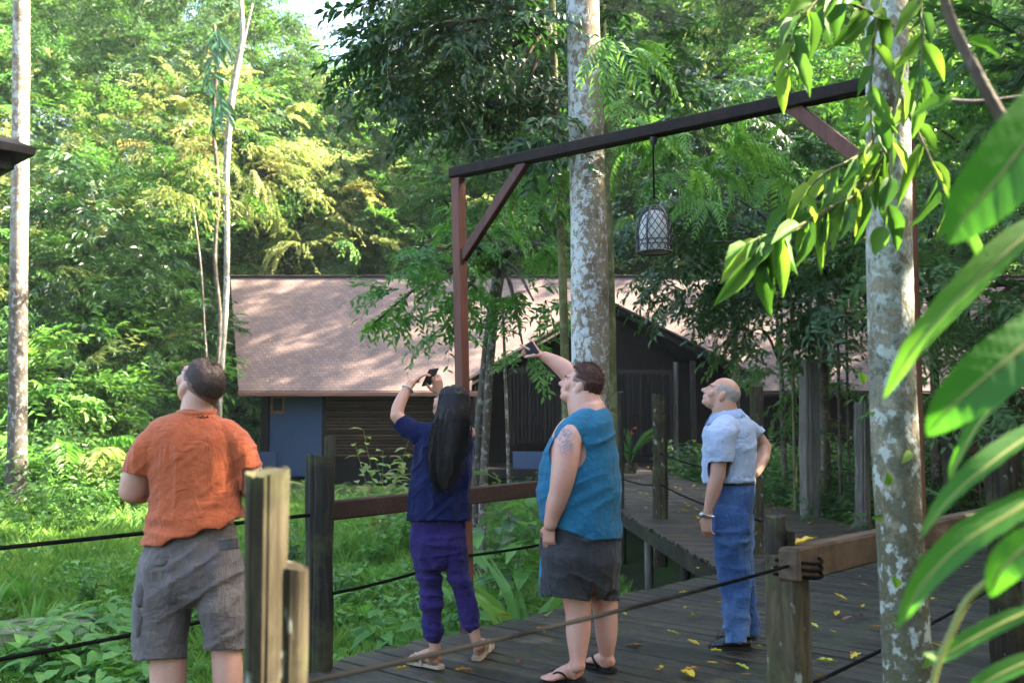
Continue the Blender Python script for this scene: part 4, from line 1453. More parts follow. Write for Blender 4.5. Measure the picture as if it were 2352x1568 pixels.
M['teal'] = cloth_mat('teal_mesh', (.010, .105, .195), (.013, .130, .235), .75, 300, .1, 7)
M['teal_edge'] = plain_mat('teal_binding', (.008, .025, .045), .9, .1, 80)
M['charcoal'] = cloth_mat('charcoal_shorts', (.028, .028, .031), (.038, .038, .042), .85, 360, .08, 8)
M['stripe'] = cloth_mat('blue_stripe', (.03, .17, .33), (.035, .20, .38), .85, 360, .08, 8)
M['hair_c'] = hair_mat('auburn_hair', (.028, .010, .007), (.085, .030, .020), (110, 110, 110), .6, .3)
C_ = Figure('heavy man in a teal tank top and dark shorts pointing up at the trees', 5.7, 1340, M['skin_c'])
hC = C_.J(1334, 887, .0)
C_.head(hC, (-.88, .26, .36), (.34, -.05, .93), 1.02, 1.0, 1.15)
C_.add(C_.loft([(1350, 975, 40, 46), (1348, 950, 42, 44), (1343, 930, 41, 42), (1337, 905, 36, 36)]),
       C_.loft([(1350, 945, 44, 50), (1352, 968, 52, 66), (1340, 1010, 72, 72), (1333, 1072, 84, 76), (1331, 1124, 88, 78), (1333, 1180, 84, 76), (1334, 1250, 80, 74), (1334, 1310, 78, 66)]),
       C_.loft([(1322, 985, 26, 26, -.13), (1308, 1002, 30, 29, -.17), (1300, 1050, 31, 31, -.20), (1292, 1100, 27, 28, -.21), (1284, 1136, 23, 25, -.20)]),
       C_.loft([(1285, 1130, 23, 25, -.20), (1276, 1160, 22, 23, -.19), (1268, 1188, 17, 18, -.18), (1264, 1206, 15, 16, -.175)]),
       C_.loft([(1352, 970, 34, 34, .16), (1335, 915, 30, 30, .25), (1316, 868, 26, 26, .32)]),
       C_.loft([(1316, 866, 25, 26, .32), (1290, 842, 22, 22, .33), (1262, 824, 15, 16, .34), (1250, 818, 13, 15, .345)]),
       C_.loft([(1312, 1290, 44, 48, -.06), (1326, 1380, 32, 35, -.06), (1328, 1425, 28, 32, -.06), (1328, 1460, 27, 33, -.06), (1327, 1510, 18, 22, -.08), (1327, 1530, 17, 20, -.09)]),
       C_.loft([(1385, 1290, 36, 44, .10), (1389, 1380, 31, 34, .10), (1392, 1425, 27, 31, .10), (1393, 1465, 24, 31, .11), (1393, 1505, 16, 20, .12), (1393, 1520, 16, 19, .12)]))
# pointing hand: index finger straight, the others round a phone
wC = C_.J(1250, 818, .345)
dC = C_.J(1226, 804, .355) - wC
C_.hand(wC, dC, (-.25, .35, -.9), (-.2, -.8, .4), 1.02, (.02, .75, .85, .9), .35, .03)
tipC = C_.J(1215, 777, .36)
kn = C_.J(1234, 802, .34)
C_.add(tube_vf(catmull(np.array([wC * .5 + kn * .5, kn, (kn + tipC) / 2 + np.array((0, 0, .003)), tipC]), 3), np.linspace(.0125, .0078, 10), None, 10, (0, 1, 0)))
wl_ = C_.J(1264, 1204, -.175)
C_.hand(wl_, C_.J(1261, 1236, -.16) - wl_, (.5, .9, 0), (-1, .2, 0), 1.0, (.3, .35, .4, .45))
f1h, f1t = floor_at(1338, 1566), floor_at(1246, 1575)
f2h, f2t = floor_at(1408, 1545), floor_at(1350, 1528)
C_.foot(np.array(f1h), np.array(f1t), C_.J(1327, 1520, -.07), 1.02, .024)
C_.foot(np.array(f2h), np.array(f2t), C_.J(1393, 1510, .10), 1.02, .024)
C_.sole(np.array(f1h), np.array(f1t), M['black'], strap=M['black'])
C_.sole(np.array(f2h), np.array(f2t), M['black'], strap=M['black'])
C_.finish(.0055, 3)
tank = [C_.loft([(1352, 936, 38, 44), (1354, 948, 52, 60), (1354, 970, 60, 76), (1346, 1005, 72, 80), (1338, 1040, 83, 82), (1332, 1085, 92, 84), (1330, 1124, 95, 86), (1333, 1175, 92, 85), (1335, 1220, 90, 86), (1337, 1275, 86, 84)]),
        C_.loft([(1354, 964, 36, 34, -.08), (1332, 976, 36, 30, -.13), (1310, 994, 33, 26, -.165), (1303, 1010, 30, 22, -.175)])]
def fold_c(px, py, P):
    return (ridged(P, (12, 12, 2.2), 81) * .010 + ridged(np.stack([P[:, 0] * .8 + P[:, 2] * .5, P[:, 1], P[:, 2] - P[:, 0] * .5], 1), (4, 4, 12), 82) * .015) * np.clip((py - 950) / 60, 0, 1) - .011
def drop_c(px, py, P):
    hem = np.where(px < 1358, 1197 + (px - 1245) * .37, 1239 - (px - 1358) * .05) + 3
    neck = (py < 938 + (px - 1352) * .25) & (px < 1398) & (px > 1300) & (P[:, 1] < C_.Z + .4)
    arm = (((px - 1303) / 42) ** 2 + ((py - 1040) / 40) ** 2 < 1) & (P[:, 1] < C_.Z - .08) & (py > line_y(px, (1262, 1000), (1340, 1018)))
    return (py > hem) | arm
tk = C_.cloth('tank_top', tank, M['teal'], .007, 5, drop_c, fold_c)
th = np.linspace(0, 2 * math.pi, 36)
sh2 = [C_.loft([(1334, 1190, 84, 80), (1333, 1240, 88, 82), (1332, 1290, 88, 82), (1332, 1318, 84, 76)]),
       C_.loft([(1302, 1270, 54, 66, -.06), (1300, 1320, 53, 64, -.06), (1299, 1375, 55, 62, -.06), (1299, 1410, 55, 60, -.06)]),
       C_.loft([(1383, 1270, 40, 60, .11), (1392, 1320, 30, 55, .12), (1394, 1375, 26, 50, .13), (1394, 1410, 26, 48, .13)])]
def fold_cs(px, py, P):
    return ridged(P, (11, 11, 3.0), 91) * .015 + ridged(np.stack([P[:, 0] - P[:, 2] * .5, P[:, 1], P[:, 2] + P[:, 0] * .5], 1), (5, 5, 15), 92) * .016 - .011
def drop_cs(px, py, P):
    vgap = (py > 1336) & (np.abs(px - 1361 - (py - 1336) * .04) < (py - 1336) * .13 + 1) & (P[:, 1] < C_.Z + .12)
    return (py > np.where(px < 1361, 1367 + (px - 1243) * .14, 1380)) | vgap
so2 = C_.cloth('shorts', sh2, M['charcoal'], .007, 5, drop_cs, fold_cs)
st = C_.loft([(1256, 1215, 7, 16, -.03), (1251, 1270, 8, 18, -.03), (1247, 1320, 9, 20, -.03), (1246, 1362, 9, 22, -.03)], 4, 14, 0)
C_.cloth('stripe', [st], M['stripe'], .006, 2, None, lambda px, py, P: ridged(P, (13, 13, 4.0), 91) * .010 - .004, False)
capC = C_.hair_cap(lambda x, y, z: (z > np.where(y > .03, .062 + (y - .03) * .45, np.where(y > -.03, .038, -.030))), 1.05, .008, 75, M['hair_c'], lift=.016)
C_.hair_cap(lambda x, y, z: (z > np.where(y > .045, .06, np.where(y > -.02, .012, -.058))) & (y < .06), 1.014, .001, 90, M['fade'], 'hair_fade')
stubble(C_, capC, .020, M['hair_c'], 2600, 3, (0, .2, .6))
C_.eyes()
ph2 = empty('phone', tuple(C_.J(1219, 803, .36)))
tag(ph2, 'black phone held in the pointing hand of the man in teal', 'phone')
Rq = frame((-.35, -.9, .2), (-.5, .25, .8))
V, Fq = box_vf(C_.J(1220, 803, .325), Rq[:, 0] * .033, Rq[:, 1] * .006, Rq[:, 2] * .045)
obj('phone_body', bevel_mesh('phone_body', V, Fq, .004, 2), M['black'], ph2)

# ---- older man in jeans
M['skin_d'] = skin_mat('skin_tan_d', (.47, .265, .185), (.48, .225, .150))
M['polo'] = cloth_mat('pale_blue_polo', (.36, .42, .56), (.41, .47, .60), .85, 340, .1, 8)
M['polo_dark'] = cloth_mat('polo_collar', (.25, .33, .48), (.30, .37, .52), .85, 340, .1, 8)
def denim_fade(m, c, v):
    n = m.ramp(m.noise(v, 5.0, 3, .6), [(.45, (0, 0, 0)), (.72, (1, 1, 1))])
    return m.mix(m.math('MULTIPLY', n, .55), c, (.14, .24, .42))
M['denim'] = cloth_mat('blue_denim', (.028, .070, .185), (.040, .095, .230), .85, 330, .08, 7, denim_fade)
M['seam'] = plain_mat('denim_seam', (.10, .17, .30), .9, .1, 90)
M['leather'] = plain_mat('black_leather', (.014, .014, .018), .32, .5, 40, .2)
M['steel'] = plain_mat('watch_steel', (.45, .45, .45), .3, .6, 50, .1, Metallic=.8)
M['greyhair'] = hair_mat('grey_cropped_hair', (.22, .17, .145), (.42, .36, .33), (120, 120, 120), .8, .2)
D = Figure('balding older man in a pale polo shirt and blue jeans, hand on hip', 6.4, 1685, M['skin_d'])
hD = D.J(1657, 906, .0)
D.head(hD, (-.87, .16, .46), (.44, -.04, .89), 1.0, 1.05, 1.0)
D.add(D.loft([(1668, 962, 30, 30), (1666, 948, 29, 29), (1662, 930, 28, 29), (1658, 915, 26, 26)]),
      D.loft([(1668, 945, 24, 28), (1672, 968, 34, 36), (1676, 1000, 46, 48), (1675, 1060, 48, 50), (1674, 1110, 46, 46), (1680, 1150, 42, 46), (1680, 1200, 38, 42)]),
      D.loft([(1666, 985, 15, 16, -.12), (1657, 1008, 20, 21, -.17), (1652, 1050, 18, 19, -.19), (1648, 1096, 17, 18, -.19)]),
      D.loft([(1648, 1092, 17, 18, -.19), (1638, 1130, 16, 17, -.18), (1628, 1168, 11, 12, -.17), (1624, 1184, 10, 11, -.165)]),
      D.loft([(1708, 978, 20, 22, .14), (1735, 1000, 17, 19, .2), (1757, 1026, 15, 16, .2)]),
      D.loft([(1757, 1025, 15, 16, .2), (1752, 1052, 15, 16, .14), (1740, 1078, 12, 13, .06), (1734, 1088, 10, 11, .03)]),
      D.loft([(1678, 1190, 32, 34, -.05), (1684, 1320, 24, 27, -.05), (1690, 1400, 20, 23, -.05), (1694, 1462, 14, 16, -.05)]),
      D.loft([(1700, 1200, 26, 30, .1), (1706, 1320, 20, 24, .1), (1714, 1400, 17, 20, .1), (1722, 1450, 13, 14, .1)]))
wD = D.J(1624, 1184, -.165)
D.hand(wD, D.J(1622, 1226, -.15) - wD, (.75, .65, 0), (-.7, .5, -.1), 1.0, (.35, .45, .5, .6), .2)
w2_ = D.J(1735, 1087, .03)
D.hand(w2_, D.J(1708, 1104, -.02) - w2_, (-.2, -.9, -.3), (0, 0, -1), .95, (.3, .35, .4, .4))
s1h, s1t = floor_at(1722, 1489), floor_at(1634, 1489)
s2h, s2t = floor_at(1733, 1468), floor_at(1652, 1466)
for h_, t_, an in ((s1h, s1t, D.J(1694, 1455, -.05)), (s2h, s2t, D.J(1722, 1440, .1))):
    q_ = np.array(h_) + (np.array(t_) - np.array(h_)) * .27
    D.add(tube_vf(np.array([an, an * .5 + (q_ + np.array((0, 0, .07))) * .5, q_ + np.array((0, 0, .055))]), .034, .036, 14, (0, 1, 0)))
D.finish(.0055, 3)
for h_, t_ in ((s1h, s1t), (s2h, s2t)):
    h3, t3 = np.array(h_), np.array(t_)
    L = t3 - h3
    Zv = np.array([0, 0, 1.0])
    side = np.cross(L, Zv); side /= np.linalg.norm(side)
    Cc = np.array([h3 + L * .06 + Zv * .042, h3 + L * .25 + Zv * .050, h3 + L * .48 + Zv * .046, h3 + L * .74 + Zv * .034, h3 + L * .97 + Zv * .026])
    up_ = tube_vf(catmull(Cc, 3), np.interp(np.linspace(0, 4, 13), range(5), [.036, .040, .042, .050, .040]), np.interp(np.linspace(0, 4, 13), range(5), [.036, .045, .042, .030, .020]), 18, (0, 0, 1))
    D.cloth('shoe', [up_], M['leather'], .005, 3, None, None, False)
    D.sole(h3, h3 + L * 1.02, M['leather'], 'shoe_sole', .052, .004, .016)
    tas = h3 + L * .62 + Zv * .075
    V, Fl = tube_vf(np.array([tas - side * .03, tas + Zv * .006, tas + side * .03]), .010, .006, 10, (0, 0, 1))
    obj('shoe_bow', np_mesh('shoe_bow', V, Fl, smooth=True), M['leather'], D.root)
polo = [D.loft([(1667, 945, 30, 34), (1668, 955, 40, 42), (1673, 972, 52, 52), (1675, 1000, 57, 58), (1675, 1045, 58, 58), (1674, 1085, 57, 57), (1676, 1104, 54, 54), (1678, 1125, 51, 52)]),
        D.loft([(1668, 978, 30, 30, -.10), (1658, 996, 30, 29, -.16), (1654, 1030, 28, 27, -.18), (1652, 1062, 24, 24, -.188), (1651, 1082, 23, 23, -.19)]),
        D.loft([(1702, 980, 28, 28, .10), (1722, 990, 24, 26, .17), (1740, 1004, 22, 24, .2), (1752, 1016, 21, 22, .2)])]
def fold_d(px, py, P):
    return (ridged(P, (14, 14, 3.4), 101) * .013 + ridged(np.stack([P[:, 0] + P[:, 2] * .7, P[:, 1], P[:, 2] - P[:, 0] * .7], 1), (5, 5, 12), 102) * .012) * np.clip((py - 950) / 40, 0, 1) + ridged(P, (9, 9, 20), 103) * .010 * np.clip((py - 1080) / 25, 0, 1) - .007
def drop_d(px, py, P):
    sl = (P[:, 1] < D.Z - .10) & (py > 1062) & (px < 1682) & (py < 1112) & (P[:, 1] < D.Z - .20)
    sr = (P[:, 1] > D.Z + .08) & (px + (py - 1000) * 1.0 > 1748) & (px > 1730)
    nk = py < 942 + (px - 1667) * .2
    return sl | sr | nk | (py > 1111)
pol = D.cloth('polo_shirt', polo, M['polo'], .006, 4, drop_d, fold_d)
# collar: a turned-down band round the neck
cc = D.J(1667, 952, 0)
fw = np.array((-.95, .1, 0)); fw /= np.linalg.norm(fw)
sd = np.cross(fw, (0, 0, 1.0))
V = []
nn = 40
for lev, (rad, zo) in enumerate(((29, .030), (33, .036), (43, -.012), (42, -.018))):
    for i in range(nn):
        a_ = -2.75 + 5.5 * i / (nn - 1)
        dv = -fw * math.cos(a_) + sd * math.sin(a_)
        zz = zo - .030 * (1 - math.cos(a_)) * .5 - (.022 if lev >= 2 else 0) * (abs(a_) / 2.75) ** 3
        V.append(cc + dv * rad * D.s * (1.12 if lev >= 2 else 1.0) + np.array((0, 0, zz)))
Fl = [(l * nn + i, l * nn + i + 1, (l + 1) * nn + i + 1, (l + 1) * nn + i) for l in range(3) for i in range(nn - 1)]
co = obj('collar', np_mesh('collar', np.array(V), Fl, smooth=True), M['polo_dark'], pol)
thicken(co, .004)
je = [D.loft([(1680, 1095, 52, 53), (1681, 1108, 51, 52), (1683, 1130, 50, 52), (1682, 1165, 46, 50), (1679, 1210, 42, 46)]),
      D.loft([(1677, 1180, 42, 42, -.05), (1680, 1240, 38, 38, -.05), (1684, 1310, 33, 33, -.05), (1690, 1380, 29, 30, -.05), (1693, 1440, 27, 29, -.05), (1695, 1466, 27, 29, -.05), (1696, 1490, 27, 29, -.05)]),
      D.loft([(1695, 1185, 34, 38, .08), (1700, 1250, 27, 33, .1), (1707, 1320, 24, 29, .1), (1715, 1390, 22, 26, .1), (1720, 1452, 19, 25, .1), (1721, 1475, 19, 25, .1)])]
def fold_dj(px, py, P):
    k_ = np.clip((py - 1150) / 60, .15, 1) 
    return (ridged(np.stack([P[:, 0] - P[:, 2] * .35, P[:, 1], P[:, 2]], 1), (7, 7, 13), 111) * .021 + ridged(P, (13, 13, 4), 112) * .014) * k_ - .009 * k_
def drop_dj(px, py, P):
    return (py < 1107) | (py > np.where(px < 1716, 1477, 1462))
jn = D.cloth('jeans', je, M['denim'], .006, 4, drop_dj, fold_dj)
bl = D.loft([(1679, 1100, 54, 55), (1679, 1118, 54, 55)], 2, 26, 0)
D.cloth('belt', [bl], M['leather'], .006, 1, lambda px, py, P: (py < 1107) | (py > 1115), None)
pkt = patch(D, 1688, 1722, 1140, 1192, -.128, M['denim'], 'back_pocket', jn, tilt=10, bul=.05)
wc = D.J(1626, 1181, -.165)
ax = frame(D.J(1624, 1184, -.165) - D.J(1638, 1130, -.18), (0, 1, 0))
Cw = np.array([wc + ax[:, 0] * 13 * D.s * math.cos(t) + ax[:, 2] * 13 * D.s * math.sin(t) for t in np.linspace(0, 2 * math.pi, 24)])
V, Fl = tube_vf(Cw, .010, .004, 8, tuple(ax[:, 1]), False)
wt = obj('wristwatch', np_mesh('wristwatch', V, Fl, smooth=True), M['steel'], D.root)
V, Fl = tube_vf([wc + np.array((-.03, -.012, 0)), wc + np.array((-.042, -.016, 0))], .018, None, 14, (0, 0, 1))
obj('watch_case', np_mesh('watch_case', V, Fl, smooth=True), M['steel'], wt)
D.hair_cap(lambda x, y, z: (z > np.where(y > .0, .012, np.where(y > -.03, .012, -.05))) & (z < .062 - np.clip(y, -1, 0) * .1) & (y < .045), 1.014, .002, 120, M['greyhair'])
D.eyes()

# ------------------------------------------------------------------ foliage kit
T2 = (np.array([(0, 0, 0), (.40, -.5, .10), (1, 0, -.14), (.40, .5, .10)], float), np.array([(0, 2, 1), (0, 3, 2)]))
T8 = (np.array([(0, 0, 0), (.28, -.42, .07), (.28, 0, .03), (.28, .42, .07), (.62, -.40, .03), (.62, 0, -.02), (.62, .40, .03), (1, 0, -.20)], float),
      np.array([(0, 2, 1), (0, 3, 2), (1, 2, 5), (1, 5, 4), (2, 3, 6), (2, 6, 5), (4, 5, 7), (5, 6, 7)]))

def unit(a):
    a = np.asarray(a, float)
    return a / (np.linalg.norm(a, axis=-1, keepdims=True) + 1e-12)

def leaf_soup(pos, d, up, L, W, tmpl=T2, rg=RNG, rnd=None):
    """many leaves: base positions, axis directions, upward hints, lengths and widths"""
    pos = np.asarray(pos, float); n = len(pos)
    d = unit(d)
    up = np.broadcast_to(np.asarray(up, float), (n, 3))
    y = unit(np.cross(up, d) + 1e-6)
    z = np.cross(d, y)
    L = np.broadcast_to(np.asarray(L, float), (n,)); W = np.broadcast_to(np.asarray(W, float), (n,))
    tv, tf = tmpl
    V = pos[:, None, :] + d[:, None, :] * (tv[None, :, 0:1] * L[:, None, None]) + y[:, None, :] * (tv[None, :, 1:2] * W[:, None, None]) + z[:, None, :] * (tv[None, :, 2:3] * L[:, None, None])
    k = len(tv)
    Fa = (np.arange(n) * k)[:, None, None] + tf[None]
    r = rg.uniform(0, 1, n) if rnd is None else np.asarray(rnd, float)
    return V.reshape(-1, 3), Fa.reshape(-1, 3), np.repeat(r, k)

def merge(parts):
    Vs, Fs, Rs, o = [], [], [], 0
    for V, Fa, r in parts:
        Vs.append(V); Fs.append(Fa + o); Rs.append(r); o += len(V)
    return np.vstack(Vs), np.vstack(Fs), np.concatenate(Rs)

def stick(P, r0, r1, n=5):
    P = np.asarray(P, float)
    V, Fl = tube_vf(P, np.linspace(r0, r1, len(P)), None, n, (.13, .31, .94), False)
    Q = np.array(Fl)
    T = np.vstack([Q[:, [0, 1, 2]], Q[:, [0, 2, 3]]])
    return V, T, np.full(len(V), -1.0)

def spray(kind, seed, tmpl=T2):
    """one leafy branch, base at the origin, growing along +X and drooping"""
    rg = np.random.default_rng(seed)
    parts = []
    if kind == 'fine':          # thin hanging leaves on arching twigs
        for q in range(7):
            a = rg.uniform(-.9, .9); l = rg.uniform(.7, 1.25)
            t = np.linspace(0, 1, 8)
            P = np.stack([t * l * math.cos(a), t * l * math.sin(a), t * rg.uniform(.05, .45) - t ** 2 * rg.uniform(.35, .8)], 1)
            parts.append(stick(P, .006, .003, 3))
            n = 15
            ts = rg.uniform(.2, 1, n)
            pos = np.stack([np.interp(ts, t, P[:, i]) for i in range(3)], 1)
            dd = np.stack([math.cos(a) * .6 + rg.normal(0, .5, n), math.sin(a) * .6 + rg.normal(0, .5, n), rg.uniform(-1.1, -.1, n)], 1)
            parts.append(leaf_soup(pos, dd, rg.normal(0, .4, (n, 3)) + (0, 0, 1), rg.uniform(.10, .19, n), rg.uniform(.022, .036, n), tmpl, rg))
    elif kind == 'broad':       # oval leaves on a forked twig
        for q in range(6):
            a = rg.uniform(-1.1, 1.1); l = rg.uniform(.5, 1.1)
            t = np.linspace(0, 1, 7)
            P = np.stack([t * l * math.cos(a), t * l * math.sin(a), t * rg.uniform(-.1, .35) - t ** 2 * rg.uniform(.1, .45)], 1)
            parts.append(stick(P, .008, .003, 3))
            n = 11
            ts = np.linspace(.25, 1, n)
            pos = np.stack([np.interp(ts, t, P[:, i]) for i in range(3)], 1)
            sg = np.where(np.arange(n) % 2, 1, -1)
            b = a + sg * rg.uniform(.4, 1.2, n)
            dd = np.stack([np.cos(b), np.sin(b), rg.uniform(-.75, .15, n)], 1)
            parts.append(leaf_soup(pos, dd, rg.normal(0, .3, (n, 3)) + (0, 0, 1), rg.uniform(.13, .23, n), rg.uniform(.055, .085, n), tmpl, rg))
    elif kind == 'pinnate':     # feathered fronds
        for q in range(5):
            a = rg.uniform(-1.0, 1.0); l = rg.uniform(.6, 1.0)
            t = np.linspace(0, 1, 9)
            P = np.stack([t * l * math.cos(a), t * l * math.sin(a), t * rg.uniform(.1, .5) - t ** 2 * rg.uniform(.4, .8)], 1)
            parts.append(stick(P, .007, .003, 3))
            n = 24
            ts = np.repeat(np.linspace(.15, 1, n // 2), 2)
            pos = np.stack([np.interp(ts, t, P[:, i]) for i in range(3)], 1)
            sg = np.where(np.arange(n) % 2, 1, -1)
            b = a + sg * (1.25 - .5 * ts)
            dd = np.stack([np.cos(b), np.sin(b), rg.uniform(-.75, -.2, n)], 1)
            parts.append(leaf_soup(pos, dd, (0, 0, 1), .17 * np.sin(.35 + ts * 2.4) + .02, .045, tmpl, rg))
    elif kind == 'big':         # few large drooping leaves
        for q in range(5):
            a = rg.uniform(-1.0, 1.0); l = rg.uniform(.4, .8)
            t = np.linspace(0, 1, 7)
            P = np.stack([t * l * math.cos(a), t * l * math.sin(a), t * rg.uniform(0, .35) - t ** 2 * rg.uniform(.2, .5)], 1)
            parts.append(stick(P, .010, .004, 3))
            n = 8
            ts = np.linspace(.3, 1, n)
            pos = np.stack([np.interp(ts, t, P[:, i]) for i in range(3)], 1)
            b = a + np.where(np.arange(n) % 2, 1, -1) * rg.uniform(.2, 1.0, n)
            dd = np.stack([np.cos(b), np.sin(b), rg.uniform(-1.3, -.2, n)], 1)
            parts.append(leaf_soup(pos, dd, rg.normal(0, .25, (n, 3)) + (0, 0, 1), rg.uniform(.24, .36, n), rg.uniform(.075, .11, n), tmpl, rg))
    return merge(parts)

SPR = {k: [spray(k, 100 + 7 * i + j * 31) for i in range(4)] for j, k in enumerate(('fine', 'broad', 'pinnate', 'big'))}
SPR8 = {k: [spray(k, 100 + 7 * i + j * 31, T8) for i in range(3)] for j, k in enumerate(('fine', 'broad', 'pinnate', 'big'))}

def rot_of(d, roll):
    """matrices (n,3,3) with X along d and Z as upright as possible, and the Euler angles"""
    d = unit(d)
    yaw = np.arctan2(d[:, 1], d[:, 0])
    pit = -np.arcsin(np.clip(d[:, 2], -1, 1))
    E = np.stack([np.broadcast_to(roll, yaw.shape), pit, yaw], 1)
    cx, sx, cy_, sy, cz, sz = np.cos(E[:, 0]), np.sin(E[:, 0]), np.cos(E[:, 1]), np.sin(E[:, 1]), np.cos(E[:, 2]), np.sin(E[:, 2])
    R = np.empty((len(d), 3, 3))
    R[:, 0, 0] = cz * cy_; R[:, 0, 1] = cz * sy * sx - sz * cx; R[:, 0, 2] = cz * sy * cx + sz * sx
    R[:, 1, 0] = sz * cy_; R[:, 1, 1] = sz * sy * sx + cz * cx; R[:, 1, 2] = sz * sy * cx - cz * sx
    R[:, 2, 0] = -sy; R[:, 2, 1] = cy_ * sx; R[:, 2, 2] = cy_ * cx
    return R, E

def crown_soup(pos, d, kind, scale, rg, near=False):
    """real leaves: sprays of one kind copied to positions"""
    R, _ = rot_of(np.asarray(d, float), rg.uniform(-.4, .4, len(pos)))
    lib = (SPR8 if near else SPR)[kind]
    parts = []
    sc_ = np.broadcast_to(scale, (len(pos),)) * rg.uniform(.75, 1.2, len(pos))
    for i in range(len(pos)):
        V, Fa, r = lib[rg.integers(0, len(lib))]
        parts.append((V @ R[i].T * sc_[i] + pos[i], Fa, np.where(r < 0, r, np.clip(r * .7 + rg.uniform(0, .3), 0, 1))))
    return merge(parts)

def shell_points(c, r, n, rg, low=-.75, fill=.35):
    """points in the outer part of an ellipsoid with outward, slightly drooping directions"""
    v = unit(rg.normal(0, 1, (n * 2, 3)))
    v = v[v[:, 2] > low][:n]
    q = np.where(rg.uniform(0, 1, len(v)) < fill, rg.uniform(.3, .8, len(v)), rg.uniform(.78, 1.05, len(v)))
    pos = np.asarray(c) + v * np.asarray(r) * q[:, None]
    d = v * (1, 1, .55) + rg.normal(0, .3, v.shape) + (0, 0, .05)
    return pos, d

# leaf colours
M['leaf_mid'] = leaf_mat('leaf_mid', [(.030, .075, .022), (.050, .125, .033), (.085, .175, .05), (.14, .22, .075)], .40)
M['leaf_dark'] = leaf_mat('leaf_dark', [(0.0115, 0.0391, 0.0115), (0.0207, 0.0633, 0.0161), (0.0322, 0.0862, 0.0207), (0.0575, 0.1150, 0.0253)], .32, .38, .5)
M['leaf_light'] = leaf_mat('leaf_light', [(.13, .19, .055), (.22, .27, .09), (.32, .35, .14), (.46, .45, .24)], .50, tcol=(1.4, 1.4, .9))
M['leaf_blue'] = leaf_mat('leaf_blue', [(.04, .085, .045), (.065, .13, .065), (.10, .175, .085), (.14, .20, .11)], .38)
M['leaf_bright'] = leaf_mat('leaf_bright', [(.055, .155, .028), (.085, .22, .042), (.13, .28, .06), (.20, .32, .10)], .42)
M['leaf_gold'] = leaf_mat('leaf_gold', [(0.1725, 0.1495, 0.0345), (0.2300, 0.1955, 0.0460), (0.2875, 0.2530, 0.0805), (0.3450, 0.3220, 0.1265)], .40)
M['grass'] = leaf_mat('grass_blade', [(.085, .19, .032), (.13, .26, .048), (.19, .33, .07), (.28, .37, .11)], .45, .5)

# ------------------------------------------------------------------ scattered growth nobody could count
def scatter(name, sources, pos, eul, scl, idx, label, cat):
    col = bpy.data.collections.new(name + '_sources')
    for i, (me, mat) in enumerate(sources):
        if len(me.materials) == 0:
            me.materials.append(mat)
        o = bpy.data.objects.new('%s_source_%02d' % (name, i), me)
        col.objects.link(o)
    pm = bpy.data.meshes.new(name)
    pm.vertices.add(len(pos))
    pm.vertices.foreach_set('co', np.asarray(pos, np.float32).ravel())
    a = pm.attributes.new('rot', 'FLOAT_VECTOR', 'POINT'); a.data.foreach_set('vector', np.asarray(eul, np.float32).ravel())
    a = pm.attributes.new('scl', 'FLOAT', 'POINT'); a.data.foreach_set('value', np.asarray(scl, np.float32))
    a = pm.attributes.new('idx', 'INT', 'POINT'); a.data.foreach_set('value', np.asarray(idx, np.int32))
    ob = bpy.data.objects.new(name, pm)
    COL.objects.link(ob)
    g = bpy.data.node_groups.new(name + '_scatter', 'GeometryNodeTree')
    g.interface.new_socket('Geometry', in_out='INPUT', socket_type='NodeSocketGeometry')
    g.interface.new_socket('Geometry', in_out='OUTPUT', socket_type='NodeSocketGeometry')
    gi, go = g.nodes.new('NodeGroupInput'), g.nodes.new('NodeGroupOutput')
    ip = g.nodes.new('GeometryNodeInstanceOnPoints')
    ci = g.nodes.new('GeometryNodeCollectionInfo')
    ci.inputs['Collection'].default_value = col
    ci.inputs['Separate Children'].default_value = True
    ci.inputs['Reset Children'].default_value = True
    def attr(nm, tp):
        n_ = g.nodes.new('GeometryNodeInputNamedAttribute')
        n_.data_type = tp
        n_.inputs['Name'].default_value = nm
        return [s_ for s_ in n_.outputs if s_.enabled and s_.name == 'Attribute'][0]
    er = g.nodes.new('FunctionNodeEulerToRotation')
    g.links.new(gi.outputs[0], ip.inputs['Points'])
    g.links.new(ci.outputs[0], ip.inputs['Instance'])
    ip.inputs['Pick Instance'].default_value = True
    g.links.new(attr('idx', 'INT'), ip.inputs['Instance Index'])
    g.links.new(attr('rot', 'FLOAT_VECTOR'), er.inputs[0])
    g.links.new(er.outputs[0], ip.inputs['Rotation'])
    g.links.new(attr('scl', 'FLOAT'), ip.inputs['Scale'])
    g.links.new(ip.outputs[0], go.inputs[0])
    md = ob.modifiers.new('scatter', 'NODES')
    md.node_group = g
    tag(ob, label, cat, kind='stuff')
    return ob

def spray_mesh(kind, i, mat_key):
    V, Fa, r = SPR[kind][i]
    return np_mesh('%s_spray' % kind, V, Fa, r)

FS = []                                    # forest spray sources: (mesh, material)
FKEY = {}
for kind, mats in (('fine', ('leaf_mid', 'leaf_light', 'leaf_blue')), ('broad', ('leaf_mid', 'leaf_dark', 'leaf_bright', 'leaf_blue')), ('pinnate', ('leaf_mid', 'leaf_bright', 'leaf_light')), ('big', ('leaf_mid', 'leaf_dark')), ('fine', ('leaf_gold',))):
    for mk in mats:
        FKEY[(kind, mk)] = []
        for i in range(2):
            FKEY[(kind, mk)].append(len(FS))
            FS.append((spray_mesh(kind, i + (1 if mk == 'leaf_blue' else 0), mk), M[mk]))

